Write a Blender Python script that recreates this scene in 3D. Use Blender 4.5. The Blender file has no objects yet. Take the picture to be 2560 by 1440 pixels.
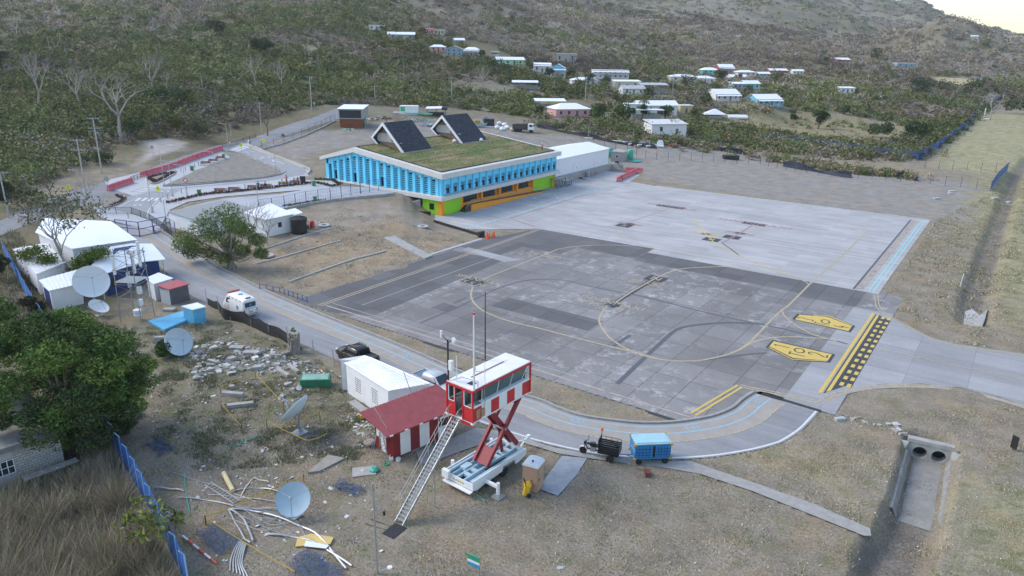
import bpy, bmesh, random
import numpy as np
from math import *
from mathutils import Vector, Matrix
random.seed(7); RNG=np.random.default_rng(7)
scene=bpy.context.scene; COL=scene.collection
# ---------------- camera, world, sun, exposure ----------------
F=1790.;PT=radians(18.4);RL=radians(0.8);YAW=radians(35.1);H=30.
fw=np.array([-sin(YAW)*cos(PT),cos(YAW)*cos(PT),-sin(PT)])
_r=np.array([cos(YAW),sin(YAW),0.]);_u=np.cross(_r,fw)
rr=cos(RL)*_r+sin(RL)*_u; uu=-sin(RL)*_r+cos(RL)*_u
C0=np.array([0.,0.,H])
cd=bpy.data.cameras.new('camera'); cam=bpy.data.objects.new('camera',cd); COL.objects.link(cam)
cd.sensor_width=36; cd.lens=36*F/2560; cd.clip_start=.5; cd.clip_end=9000
m=Matrix.Identity(4)
for i in range(3): m[i][0]=rr[i]; m[i][1]=uu[i]; m[i][2]=-fw[i]; m[i][3]=C0[i]
cam.matrix_world=m; scene.camera=cam
w=bpy.data.worlds.new('World'); scene.world=w; w.use_nodes=True
nt=w.node_tree; nt.nodes.clear()
sky=nt.nodes.new('ShaderNodeTexSky'); sky.sky_type='NISHITA'; sky.sun_disc=False
SUN_EL,SUN_AZ=radians(42),radians(-112)   # azimuth measured from +Y clockwise
sky.sun_elevation=SUN_EL; sky.sun_rotation=SUN_AZ; sky.dust_density=1.0; sky.air_density=1.2; sky.ozone_density=.3
bg=nt.nodes.new('ShaderNodeBackground'); bg.inputs[1].default_value=.15
wo=nt.nodes.new('ShaderNodeOutputWorld'); nt.links.new(sky.outputs[0],bg.inputs[0]); nt.links.new(bg.outputs[0],wo.inputs[0])
sl=bpy.data.lights.new('sun','SUN'); sl.energy=1.3; sl.angle=radians(26); sl.color=(1,.93,.83)
so=bpy.data.objects.new('sun',sl); COL.objects.link(so)
sd=Vector((sin(SUN_AZ)*cos(SUN_EL),cos(SUN_AZ)*cos(SUN_EL),sin(SUN_EL)))
so.rotation_euler=sd.to_track_quat('Z','Y').to_euler()
scene.view_settings.view_transform='Standard'; scene.view_settings.look='None'; scene.view_settings.gamma=1
scene.view_settings.exposure=.98
scene.cycles.max_bounces=6; scene.cycles.diffuse_bounces=2; scene.cycles.transparent_max_bounces=12
# ---------------- projection helpers ----------------
def ray(x,y): return fw+(x-1280)/F*rr+(720-y)/F*uu
def G(x,y,z=0.): d=ray(x,y);return C0+d*((z-H)/d[2])
def onX(x,y,X): d=ray(x,y);return C0+d*(X/d[0])
def onY(x,y,Y): d=ray(x,y);return C0+d*(Y/d[1])
def PJ(p):
 d=np.array(p,float)-C0;w_=d@fw;return np.array([1280+F*(d@rr)/w_,720-F*(d@uu)/w_])
def azim(x,y=400): d=ray(x,y); return atan2((d@_r),(d@np.array([-sin(YAW),cos(YAW),0])))
# ---------------- noise ----------------
def _h(ix,iy,s):
 v=(ix.astype(np.int64)*374761393+iy.astype(np.int64)*668265263+s*2147483647)&0xffffffff
 v=((v^(v>>13))*1274126177)&0xffffffff
 return ((v^(v>>16))&0xffff)/65535.
def vnoise(x,y,s=0):
 ix=np.floor(x);iy=np.floor(y);fx=x-ix;fy=y-iy;fx=fx*fx*(3-2*fx);fy=fy*fy*(3-2*fy)
 a=_h(ix,iy,s);b=_h(ix+1,iy,s);c=_h(ix,iy+1,s);d=_h(ix+1,iy+1,s)
 return (a*(1-fx)+b*fx)*(1-fy)+(c*(1-fx)+d*fx)*fy-.5
def fbm(x,y,s=0,o=4):
 r=0;a=1
 for k in range(o): r=r+a*vnoise(x*2**k,y*2**k,s+k);a*=.5
 return r
# ---------------- terrain height table ----------------
def zy(x,y,d): r=ray(x,y); return H+d*r[2]/hypot(r@_r,r@np.array([-sin(YAW),cos(YAW),0]))
Y='y'
TAB={-500:[(0,0),(70,0),(100,.6),(125,2),(150,3.3),(175,4),(212,Y,330),(330,Y,190),(450,Y,90),(620,Y,-10),(950,Y,-220),(1400,Y,-330),(2400,Y,-330),(3200,Y,-250)],
0:[(0,0),(70,0),(100,.8),(125,2),(150,3.3),(175,4),(212,Y,350),(330,Y,200),(450,Y,100),(620,Y,0),(950,Y,-200),(1400,Y,-330),(2400,Y,-300),(3200,Y,-200)],
400:[(0,0),(95,0),(110,1.0),(123,2),(150,3.4),(178,4),(205,Y,350),(240,Y,275),(290,Y,200),(410,Y,100),(580,Y,0),(900,Y,-200),(1400,Y,-300),(3200,Y,-200)],
620:[(0,0),(92,0),(105,.7),(118,1.7),(131,3.2),(165,3.7),(190,4.6),(215,Y,340),(245,Y,270),(300,Y,200),(410,Y,100),(600,Y,0),(950,Y,-200),(1400,Y,-280),(3200,Y,-200)],
800:[(0,0),(92,0),(105,.7),(115,1.5),(126,2.4),(137,3.5),(165,3.7),(190,5),(208,Y,335),(228,Y,300),(265,Y,250),(310,Y,200),(430,Y,100),(620,Y,0),(1000,Y,-200),(1400,Y,-260),(3200,Y,-200)],
1000:[(0,0),(98,0),(113,.9),(128,1.9),(137,3.2),(165,3.7),(188,5),(212,Y,332),(240,Y,290),(280,Y,250),(330,Y,200),(450,Y,95),(640,Y,0),(1050,Y,-180),(1400,Y,-230),(3200,Y,-180)],
1022:[(0,0),(102,0),(113,.6),(128,1.5),(137,2.4),(141,3.4),(165,3.7),(192,5),(217,Y,330),(242,Y,290),(282,Y,250),(333,Y,200),(455,Y,97),(650,Y,0),(1065,Y,-175),(3200,Y,-180)],
1045:[(0,0),(104,0),(128,.9),(137,1.1),(142,3.3),(165,3.7),(192,5),(217,Y,330),(242,Y,290),(282,Y,250),(333,Y,200),(455,Y,97),(650,Y,0),(1065,Y,-175),(3200,Y,-180)],
1090:[(0,0),(137,0),(143,3.5),(165,3.7),(195,5),(222,Y,328),(245,Y,290),(285,Y,250),(335,Y,200),(460,Y,100),(660,Y,0),(1080,Y,-170),(3200,Y,-180)],
1180:[(0,0),(160,0),(175,3.6),(195,4.6),(228,Y,328),(250,Y,295),(290,Y,250),(345,Y,200),(470,Y,110),(700,Y,0),(1100,Y,-160),(3200,Y,-180)],
1350:[(0,0),(190,0),(205,2.0),(228,Y,330),(270,Y,285),(310,Y,250),(370,Y,200),(490,Y,130),(650,Y,60),(830,Y,0),(1200,Y,-130),(3200,Y,-150)],
1600:[(0,0),(205,0),(228,Y,355),(262,Y,310),(305,Y,262),(370,Y,215),(480,Y,150),(640,Y,100),(850,Y,50),(1080,Y,0),(1350,Y,-70),(2000,Y,-90),(3200,Y,-90)],
1900:[(0,0),(240,0),(300,1.2),(340,Y,262),(400,Y,220),(500,Y,180),(680,Y,120),(880,Y,60),(1150,Y,0),(1350,Y,-45),(1900,Y,-60),(3200,Y,-60)],
2010:[(0,0),(250,0),(330,1.5),(400,Y,240),(500,Y,195),(680,Y,130),(850,Y,80),(1050,Y,35),(1250,Y,5),(1400,Y,30),(1900,Y,-25),(3200,Y,-10)],
2100:[(0,0),(205,0),(260,.1),(340,1.2),(420,Y,240),(520,Y,195),(680,Y,145),(850,Y,100),(1050,Y,55),(1200,Y,42),(1400,Y,70),(1950,Y,-14),(3200,Y,0)],
2200:[(0,0),(205,0),(270,.2),(350,1.2),(450,Y,235),(560,Y,185),(700,Y,150),(900,Y,105),(1080,Y,75),(1250,Y,92),(1400,Y,98),(1950,Y,-2),(3200,Y,20)],
2240:[(0,0),(205,0),(270,.2),(360,1.2),(470,Y,230),(580,Y,185),(720,Y,150),(880,Y,105),(1080,Y,80),(1250,Y,98),(1400,Y,100),(1950,Y,9),(3200,Y,30)],
2255:[(0,0),(205,0),(270,.2),(360,1.2),(470,Y,230),(580,Y,185),(720,Y,150),(870,Y,105),(1080,Y,82),(1250,Y,100),(1400,Y,102),(2000,Y,4),(3200,Y,30)],
2300:[(0,0),(205,0),(280,.2),(370,1.2),(490,Y,228),(600,Y,185),(720,Y,150),(850,Y,95),(950,Y,82),(1150,Y,100),(1400,Y,110),(2000,Y,10),(3200,Y,40)],
2330:[(0,0),(205,0),(280,.2),(380,1.2),(500,Y,228),(610,Y,185),(720,Y,148),(830,Y,90),(900,Y,74),(1100,Y,100),(1400,Y,112),(2050,Y,34),(3200,Y,60)],
2370:[(0,0),(205,0),(280,.2),(400,1.2),(520,Y,226),(620,Y,185),(730,Y,145),(830,Y,85),(890,Y,66),(1100,Y,100),(1400,Y,112),(2050,Y,46),(3200,Y,70)],
2420:[(0,0),(205,0),(280,.2),(420,1.2),(540,Y,222),(640,Y,180),(740,Y,145),(830,Y,100),(880,Y,80),(1100,Y,105),(1400,Y,112),(2100,Y,51),(3200,Y,80)],
2480:[(0,0),(205,0),(280,.2),(450,1.0),(560,Y,220),(660,Y,180),(760,Y,140),(850,Y,112),(950,Y,98),(1200,Y,112),(1500,Y,118),(2100,Y,68),(3200,Y,95)],
2560:[(0,0),(205,0),(280,.2),(480,1.0),(600,Y,215),(720,Y,175),(850,Y,140),(1000,Y,110),(1200,Y,92),(1500,Y,120),(2100,Y,90),(3200,Y,110)],
2700:[(0,0),(205,0),(280,.2),(500,1.0),(650,Y,215),(800,Y,175),(950,Y,140),(1100,Y,122),(1300,Y,112),(1700,Y,125),(2100,Y,112),(3200,Y,125)],
3100:[(0,0),(205,0),(280,.2),(600,1.0),(800,Y,190),(1200,Y,158),(3200,Y,160)]}
DG=np.concatenate([np.arange(0,500,2.),np.geomspace(500,3200,260)])
AZ=[];ZT=[]
for x in sorted(TAB):
 ds=[];zs=[]
 for t in TAB[x]:
  ds.append(t[0]); zs.append(t[1] if len(t)==2 else zy(x,t[2],t[0]))
 AZ.append(azim(x,float(np.interp(x,[1500,2010],[400,60])))); zz=np.interp(DG,ds,zs)
 k=np.array([1,2,3,2,1.])/9; z2=np.convolve(np.pad(zz,2,'edge'),k,'valid'); far=np.clip((DG-150)/60,0,1); zz=zz*(1-far)+z2*far
 ZT.append(zz)
AZ=np.array(AZ);ZT=np.array(ZT)
DITCH=[]   # (points, half width, depth)
def pl(pts,z=0.): return np.array([G(x,y,z)[:2] for x,y in pts])
DITCH.append((pl([(2331,1103),(2300,1250),(2260,1360),(2215,1460),(2180,1560)]),1.25,1.5))
DITCH.append((pl([(2432,800),(2440,740),(2462,680),(2485,600),(2512,520),(2540,440),(2575,400)]),1.3,.9))
DITCH.append((pl([(2190,1335),(2150,1400)]),.5,.3))
def seg_dist(px,py,pts):
 best=np.full(px.shape,1e9)
 for (ax,ay),(bx,by) in zip(pts[:-1],pts[1:]):
  dx,dy=bx-ax,by-ay;L=dx*dx+dy*dy
  t=np.clip(((px-ax)*dx+(py-ay)*dy)/L,0,1)
  best=np.minimum(best,np.hypot(px-ax-t*dx,py-ay-t*dy))
 return best
def inpoly(px,py,poly):
 ins=np.zeros(px.shape,bool); n=len(poly)
 for i in range(n):
  ax,ay=poly[i];bx,by=poly[(i+1)%n]
  if ay==by: continue
  c=((ay>py)!=(by>py))&(px<(bx-ax)*(py-ay)/(by-ay)+ax)
  ins^=c
 return ins
PAVED=[]
def base_h(px,py):
 px=np.asarray(px,float);py=np.asarray(py,float)
 a=np.arctan2(px*_r[0]+py*_r[1],-px*sin(YAW)+py*cos(YAW)); d=np.hypot(px,py)
 ia=np.clip(np.interp(a,AZ,np.arange(len(AZ))),0,len(AZ)-1.001); i0=ia.astype(int);fa=ia-i0; fa=fa*fa*(3-2*fa)*.5+fa*.5
 idd=np.clip(np.interp(d,DG,np.arange(len(DG))),0,len(DG)-1.001); j0=idd.astype(int);fd=idd-j0
 z=(ZT[i0,j0]*(1-fd)+ZT[i0,j0+1]*fd)*(1-fa)+(ZT[i0+1,j0]*(1-fd)+ZT[i0+1,j0+1]*fd)*fa
 return z
def terr(px,py,fine=True):
 px=np.asarray(px,float);py=np.asarray(py,float); d=np.hypot(px,py); z=base_h(px,py)
 amp=np.clip((d-230)/700,0,1)
 z=z+amp*(fbm(px/110,py/110,3,5)*17)+np.clip((d-900)/900,0,1)*(.22-np.abs(fbm(px/170,py/170,9,4)))*34*np.clip((d-900)/900,0,1)
 for pts,hw,dep in DITCH:
  s=seg_dist(px,py,pts)
  if dep>1.5: s=np.where((px-pts[0][0])*(pts[1][0]-pts[0][0])+(py-pts[0][1])*(pts[1][1]-pts[0][1])<0,99,s)
  z=z-dep*np.clip((hw*1.7-s)/(hw*.9),0,1)
 if fine:
  bump=fbm(px/3.1,py/3.1,21,3)*.1*np.clip((d-20)/20,0,1)
  mask=np.ones(px.shape)
  for (poly,lo) in PAVED:
   mn=poly.min(0)-3;mx=poly.max(0)+3
   q=(px>mn[0])&(px<mx[0])&(py>mn[1])&(py<mx[1])
   if not q.any(): continue
   ii=np.zeros(px.shape,bool); ii[q]=inpoly(px[q],py[q],poly); mask=np.where(ii,0,mask)
  z=z+bump*mask-(1-mask)*.09
 return z
def T1(x,y): return float(terr(np.array([x]),np.array([y]),False)[0])
def TP(x,y,off=0.,tmax=4000):
 d=ray(x,y); ts=np.concatenate([np.arange(25,400,1.),np.geomspace(400,tmax,500)])
 P=C0[None]+d[None]*ts[:,None]; h=terr(P[:,0],P[:,1],False)+off
 k=np.argmax(P[:,2]<h)
 if P[k,2]>=h[k]: k=len(ts)-1
 a,b=(P[k-1,2]-h[k-1]),(h[k]-P[k,2]); t=ts[k-1]+(ts[k]-ts[k-1])*a/max(a+b,1e-9)
 p=C0+d*t; return np.array([p[0],p[1],T1(p[0],p[1])])
def slant(p): return float((np.array(p)-C0)@fw)
# ---------------- materials ----------------
MATS={}
def newmat(name):
 mt=bpy.data.materials.new(name); mt.use_nodes=True; return mt,mt.node_tree,mt.node_tree.nodes['Principled BSDF']
def N(t,ty,**k):
 n=t.nodes.new(ty)
 for a,b in k.items(): setattr(n,a,b)
 return n
def mat(name,rgb,rough=.75,metal=0,var=.12,sc=1.5,bump=0,grime=0.,spec=None,alpha=1,trans=0,stripes=None):
 if name in MATS: return MATS[name]
 mt,t,b=newmat(name); L=t.links
 tc=N(t,'ShaderNodeTexCoord');
 nz=N(t,'ShaderNodeTexNoise'); nz.inputs['Scale'].default_value=sc; nz.inputs['Detail'].default_value=6; nz.inputs['Roughness'].default_value=.65
 geo=N(t,'ShaderNodeNewGeometry'); L.new(geo.outputs['Position'],nz.inputs['Vector'])
 mp=N(t,'ShaderNodeMapRange'); mp.inputs[1].default_value=.3; mp.inputs[2].default_value=.7; mp.inputs[3].default_value=1-var; mp.inputs[4].default_value=1+var*.6
 L.new(nz.outputs[0],mp.inputs[0])
 mx=N(t,'ShaderNodeVectorMath',operation='SCALE'); mx.inputs[0].default_value=rgb; L.new(mp.outputs[0],mx.inputs['Scale'])
 out=mx.outputs[0]
 if grime>0:
  n2=N(t,'ShaderNodeTexNoise'); n2.inputs['Scale'].default_value=.7; n2.inputs['Detail'].default_value=8; n2.inputs['Roughness'].default_value=.75
  L.new(geo.outputs['Position'],n2.inputs['Vector'])
  m2=N(t,'ShaderNodeMapRange'); m2.inputs[1].default_value=.52; m2.inputs[2].default_value=.75; m2.inputs[3].default_value=0; m2.inputs[4].default_value=grime
  L.new(n2.outputs[0],m2.inputs[0]); mm=N(t,'ShaderNodeMixRGB'); mm.inputs[2].default_value=(.16,.12,.09,1)
  L.new(m2.outputs[0],mm.inputs[0]); L.new(out,mm.inputs[1]); out=mm.outputs[0]
 L.new(out,b.inputs['Base Color'])
 b.inputs['Roughness'].default_value=rough; b.inputs['Metallic'].default_value=metal
 if spec is not None: b.inputs['Specular IOR Level'].default_value=spec
 if trans: b.inputs['Transmission Weight'].default_value=trans
 if alpha<1: b.inputs['Alpha'].default_value=alpha
 if bump:
  bp=N(t,'ShaderNodeBump'); bp.inputs['Strength'].default_value=.5; bp.inputs['Distance'].default_value=bump
  n3=N(t,'ShaderNodeTexNoise'); n3.inputs['Scale'].default_value=sc*6; n3.inputs['Detail'].default_value=5; L.new(geo.outputs['Position'],n3.inputs['Vector'])
  L.new(n3.outputs[0],bp.inputs['Height']); L.new(bp.outputs[0],b.inputs['Normal'])
 MATS[name]=mt; return mt
def net_mat(name,rgb,size,thick,dens=0.):
 """mesh cloth: threads with holes, from the UV-less object box coordinates"""
 if name in MATS: return MATS[name]
 mt,t,b=newmat(name); L=t.links; geo=N(t,'ShaderNodeNewGeometry')
 br=N(t,'ShaderNodeTexNoise'); br.inputs['Scale'].default_value=size; br.inputs['Detail'].default_value=3; L.new(geo.outputs['Position'],br.inputs['Vector'])
 mp=N(t,'ShaderNodeMapRange'); mp.inputs[1].default_value=.5-thick; mp.inputs[2].default_value=.5+thick; mp.inputs[3].default_value=dens; mp.inputs[4].default_value=1
 L.new(br.outputs[0],mp.inputs[0]); L.new(mp.outputs[0],b.inputs['Alpha']); b.inputs['Base Color'].default_value=(*rgb,1); b.inputs['Roughness'].default_value=.8
 MATS[name]=mt; return mt
# ---------------- mesh builder ----------------
class MB:
 def __init__(s): s.v=[];s.f=[];s.mi=[];s.cur=0
 def add(s,vs,fs):
  o=len(s.v); s.v+= [tuple(map(float,p)) for p in vs]; s.f+=[tuple(i+o for i in f) for f in fs]; s.mi+=[s.cur]*len(fs); return s
 def box(s,x0,x1,y0,y1,z0,z1):
  v=[(x,y,z) for z in (z0,z1) for y in (y0,y1) for x in (x0,x1)]
  return s.add(v,[(0,2,3,1),(4,5,7,6),(0,1,5,4),(2,6,7,3),(0,4,6,2),(1,3,7,5)])
 def cbox(s,c,sz,rz=0,ry=0,rx=0):
  M=Matrix.Translation(Vector(c))@Matrix.Rotation(rz,4,'Z')@Matrix.Rotation(ry,4,'Y')@Matrix.Rotation(rx,4,'X')
  h=[q/2 for q in sz]; v=[M@Vector((x,y,z)) for z in (-h[2],h[2]) for y in (-h[1],h[1]) for x in (-h[0],h[0])]
  return s.add(v,[(0,2,3,1),(4,5,7,6),(0,1,5,4),(2,6,7,3),(0,4,6,2),(1,3,7,5)])
 def bar(s,a,b,w,h=None):
  h=h or w; a=Vector(a);b=Vector(b);d=b-a
  q=d.to_track_quat('Z','Y').to_matrix().to_4x4(); M=Matrix.Translation((a+b)/2)@q; L=d.length/2
  v=[M@Vector((x,y,z)) for z in (-L,L) for y in (-h/2,h/2) for x in (-w/2,w/2)]
  return s.add(v,[(0,2,3,1),(4,5,7,6),(0,1,5,4),(2,6,7,3),(0,4,6,2),(1,3,7,5)])
 def tube(s,pts,r,n=6,r1=None,cap=True):
  pts=[Vector(p) for p in pts]; k=len(pts); vs=[];fs=[]
  rs=r if isinstance(r,(list,tuple)) else [r+(0 if r1 is None else (r1-r)*i/(k-1)) for i in range(k)]
  for i,p in enumerate(pts):
   d=(pts[min(i+1,k-1)]-pts[max(i-1,0)]).normalized(); a=d.orthogonal().normalized() if i==0 else (pa-d*pa.dot(d)).normalized(); pa=a; b=d.cross(a)
   for j in range(n):
    t=2*pi*j/n; vs.append(p+(a*cos(t)+b*sin(t))*rs[i])
  for i in range(k-1):
   for j in range(n): fs.append((i*n+j,i*n+(j+1)%n,(i+1)*n+(j+1)%n,(i+1)*n+j))
  if cap: fs.append(tuple(range(n))[::-1]); fs.append(tuple((k-1)*n+j for j in range(n)))
  return s.add(vs,fs)
 def lathe(s,prof,c=(0,0,0),n=16,axis='Z',M=None):
  vs=[];fs=[];k=len(prof)
  for r,z in prof:
   for j in range(n):
    t=2*pi*j/n; p=Vector((r*cos(t),r*sin(t),z))
    if axis=='X': p=Vector((p.z,p.x,p.y))
    if axis=='Y': p=Vector((p.y,p.z,p.x))
    if M is not None: p=M@p
    vs.append(p+Vector(c))
  for i in range(k-1):
   for j in range(n): fs.append((i*n+j,i*n+(j+1)%n,(i+1)*n+(j+1)%n,(i+1)*n+j))
  if prof[0][0]>1e-6: fs.append(tuple(range(n))[::-1])
  if prof[-1][0]>1e-6: fs.append(tuple((k-1)*n+j for j in range(n)))
  return s.add(vs,fs)
 def prism(s,poly,z0,z1):
  n=len(poly); v=[(*p[:2],z0) for p in poly]+[(*p[:2],z1) for p in poly]
  return s.add(v,[tuple(range(n))[::-1],tuple(range(n,2*n))]+[(i,(i+1)%n,n+(i+1)%n,n+i) for i in range(n)])
 def xprism(s,poly,axis,a0,a1):
  """poly in the plane perpendicular to axis: for 'Y' poly=(x,z); for 'X' poly=(y,z)"""
  n=len(poly)
  P=(lambda p,a:(p[0],a,p[1])) if axis=='Y' else (lambda p,a:(a,p[0],p[1]))
  v=[P(p,a0) for p in poly]+[P(p,a1) for p in poly]
  return s.add(v,[tuple(range(n)),tuple(range(n,2*n))[::-1]]+[(i,n+i,n+(i+1)%n,(i+1)%n) for i in range(n)])
 def sheet(s,pts): return s.add(pts,[tuple(range(len(pts)))])
 def build(s,name,m,parent=None,label=None,smooth=False,loc=None,fix=True):
  me=bpy.data.meshes.new(name); me.from_pydata(s.v,[],s.f); me.update()
  for q in (m if isinstance(m,(list,tuple)) else [m]): me.materials.append(q)
  if max(s.mi,default=0)>0: me.polygons.foreach_set('material_index',s.mi)
  if fix:
   b=bmesh.new(); b.from_mesh(me); bmesh.ops.recalc_face_normals(b,faces=b.faces); b.to_mesh(me); b.free()
  if smooth: me.polygons.foreach_set('use_smooth',[True]*len(me.polygons)); me.set_sharp_from_angle(angle=radians(40)) if hasattr(me,'set_sharp_from_angle') else None
  o=bpy.data.objects.new(name,me); COL.objects.link(o)
  if parent is not None: o.parent=parent
  if label: o['label']=label
  if loc is not None: o.location=loc
  return o
def tag(o,label,cat,group=None):
 o['label']=label;o['category']=cat
 if group:o['group']=group
 return o
def thing(name,label,cat,loc=(0,0,0),rz=0,group=None):
 o=bpy.data.objects.new(name,None); COL.objects.link(o); o.location=tuple(map(float,loc)); o.rotation_euler=(0,0,rz); o.empty_display_size=.3
 return tag(o,label,cat,group)
def kind(o,k='structure'): o['kind']=k; return o
def copy_tree(o,loc=None,rz=None,label=None,parent=None,scale=None):
 c=o.copy(); COL.objects.link(c)
 if parent is not None: c.parent=parent
 if loc is not None: c.location=tuple(map(float,loc))
 if rz is not None: c.rotation_euler=(0,0,rz)
 if scale is not None: c.scale=(scale,)*3
 if label: c['label']=label
 for ch in list(o.children): copy_tree(ch,parent=c)
 return c
ORD='first second third fourth fifth sixth seventh eighth ninth tenth eleventh twelfth thirteenth fourteenth fifteenth sixteenth seventeenth eighteenth nineteenth twentieth'.split()
ORD+=['twenty-'+o for o in ORD[:9]]+['thirtieth']+['thirty-'+o for o in ORD[:9]]+['fortieth']
def text_mesh(txt,size=1.):
 cu=bpy.data.curves.new('lettering','FONT'); cu.body=txt; cu.size=1.4*size; cu.align_x='CENTER'; cu.align_y='CENTER'; cu.resolution_u=3
 o=bpy.data.objects.new('lettering',cu); COL.objects.link(o); me=bpy.data.meshes.new_from_object(o.evaluated_get(bpy.context.evaluated_depsgraph_get()))
 vs=[tuple(v.co) for v in me.vertices]; fs=[tuple(p.vertices) for p in me.polygons]
 bpy.data.objects.remove(o); bpy.data.curves.remove(cu); bpy.data.meshes.remove(me); return vs,fs
def letters(mb,txt,c,ax,ay,size):
 """flat lettering centred at c with x axis ax and y axis ay (unit vectors)"""
 vs,fs=text_mesh(txt,size); c=Vector(c);ax=Vector(ax);ay=Vector(ay)
 mb.add([c+ax*v[0]+ay*v[1] for v in vs],fs); return mb
def spline(pts,n=8,closed=False):
 P=[np.array(p,float) for p in pts]; out=[]
 if len(P)<3: return P
 for i in range(len(P)-1):
  p0=P[i-1] if i>0 else 2*P[0]-P[1]; p1=P[i];p2=P[i+1];p3=P[i+2] if i+2<len(P) else 2*P[-1]-P[-2]
  for k in range(n):
   t=k/n; out.append(.5*((2*p1)+(-p0+p2)*t+(2*p0-5*p1+4*p2-p3)*t*t+(-p0+3*p1-3*p2+p3)*t**3))
 out.append(P[-1]); return out
def densify(pts,step):
 out=[]
 for a,b in zip(pts[:-1],pts[1:]):
  n=max(1,int(np.linalg.norm(b-a)/step))
  for k in range(n): out.append(a+(b-a)*k/n)
 out.append(pts[-1]); return out
def offset(pts,o):
 P=[np.array(p[:2],float) for p in pts]; R=[]
 for i,p in enumerate(P):
  d=P[min(i+1,len(P)-1)]-P[max(i-1,0)]; d/=max(np.linalg.norm(d),1e-9); R.append(p+np.array([-d[1],d[0]])*o)
 return R
def ribbon(mb,pts,w,zf):
 """flat strip along pts; zf(x,y)->z"""
 A=offset(pts,w/2);B=offset(pts,-w/2); n=len(A)
 v=[(*p,zf(*p)) for p in A]+[(*p,zf(*p)) for p in B]
 mb.add(v,[(i,n+i,n+i+1,i+1) for i in range(n-1)]); return mb
from mathutils.geometry import tessellate_polygon as tess
# ---------------- paved outlines ----------------
def tpoly(pts): return np.array([TP(x,y)[:2] for x,y in pts])
APRON_OLD=np.array([(-70.5,53.2),(-13.6,53.2),(-13.6,62.3),(-9.0,62.3),(-9.0,101.3),(-12.6,103.6),(-67.6,103.7),(-70.5,91.5)],float)
APRON_NEW=np.array([(-76.0,96.2),(-67.4,103.7),(-45.3,103.9),(-45.2,101.25),(-12.0,101.25),(-12.0,156.1),(-69.0,156.4),(-76.5,158),(-79,169),(-88.6,169),(-88.6,136),(-87.3,136),(-87.3,101),(-92,101),(-92,98),(-80.7,95.2)],float)
TAXI=pl([(2040,1022),(2048,1004),(2075,985),(2120,972),(2200,961),(2300,959),(2400,968),(2500,993),(2620,1032),(2620,893),(2500,876),(2400,862),(2330,845),(2260,810),(2212,784),(2192,768),(2190,735),(2160,760),(2100,850),(2030,960)])
RIN=[(390,572),(430,596),(475,623),(507,644),(539,666),(572,682),(613,703),(667,730),(767,773),(867,813),(967,852),(1033,880),(1140,927),(1250,972),(1355,1000+4),(1392,1021),(1453,1041),(1529,1053),(1605,1060),(1682,1058),(1743,1050),(1789,1040),(1832,1022),(1858,1000),(1886,982)]
ROUT=[(285,560),(330,600),(400,665),(470,733),(525,760),(590,787),(660,818),(749,858),(840,900),(950,950),(1080,1008),(1180,1049),(1300,1092),(1376,1113),(1453,1130),(1514,1139),(1575,1145),(1667,1149),(1728,1147),(1789,1142),(1850,1133),(1896,1124),(1940,1112),(1963,1103),(2003,1077),(2030,1050),(2048,1030)]
RINW=[TP(*p)[:2] for p in RIN]; ROUTW=[TP(*p)[:2] for p in ROUT]
RINS=spline(RINW,4); ROUTS=spline(ROUTW,4)
ROAD_TAIL=[G(1990,1012)[:2]]
SROAD=np.array([*ROUTS,*RINS[::-1]])
STREET=tpoly([(-60,580),(0,552),(120,497),(275,452),(400,412),(550,362),(700,318),(780,295),(840,272),(862,283),(840,300),(760,325),(700,345),(655,362),(560,400),(430,445),(330,478),(250,505),(120,540),(0,590),(-60,620)])
PLAZA=tpoly([(262,452),(430,410),(520,380),(575,374),(612,356),(655,372),(700,398),(745,412),(772,428),(770,440),(735,448),(800,452),(860,452),(835,470),(700,480),(560,492),(470,505),(425,525),(408,555),(395,580),(330,565),(250,545),(232,520),(300,508),(330,490),(270,470)])
PARK=tpoly([(415,543),(460,520),(560,497),(700,486),(812,466),(990,470),(985,486),(840,500),(700,525),(610,542),(540,550),(470,552),(415,556)])
PAD=pl([(1405,1140),(1468,1146),(1440,1190),(1395,1240),(1345,1222),(1375,1180)])
WALKA=pl([(1300,1092),(1376,1117),(1514,1143),(1667,1153),(1728,1153),(1790,1175),(1900,1212),(2040,1262),(2175,1322),(2178,1340),(2160,1340),(2030,1288),(1880,1228),(1750,1185),(1660,1170),(1560,1158),(1500,1150),(1400,1135),(1300,1105)])
WALKB=pl([(1040,1130),(1120,1100),(1190,1070),(1260,1080),(1300,1092),(1305,1105),(1220,1100),(1200,1112),(1140,1133),(1070,1160),(1050,1160)])
for p in (APRON_OLD,APRON_NEW,TAXI,PAD): PAVED.append((p,-.1))
for p in (SROAD,STREET,PLAZA,PARK): PAVED.append((p,-.1))
PAVED.append((WALKA[:],-.1)); PAVED.append((WALKB,-.1))
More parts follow.
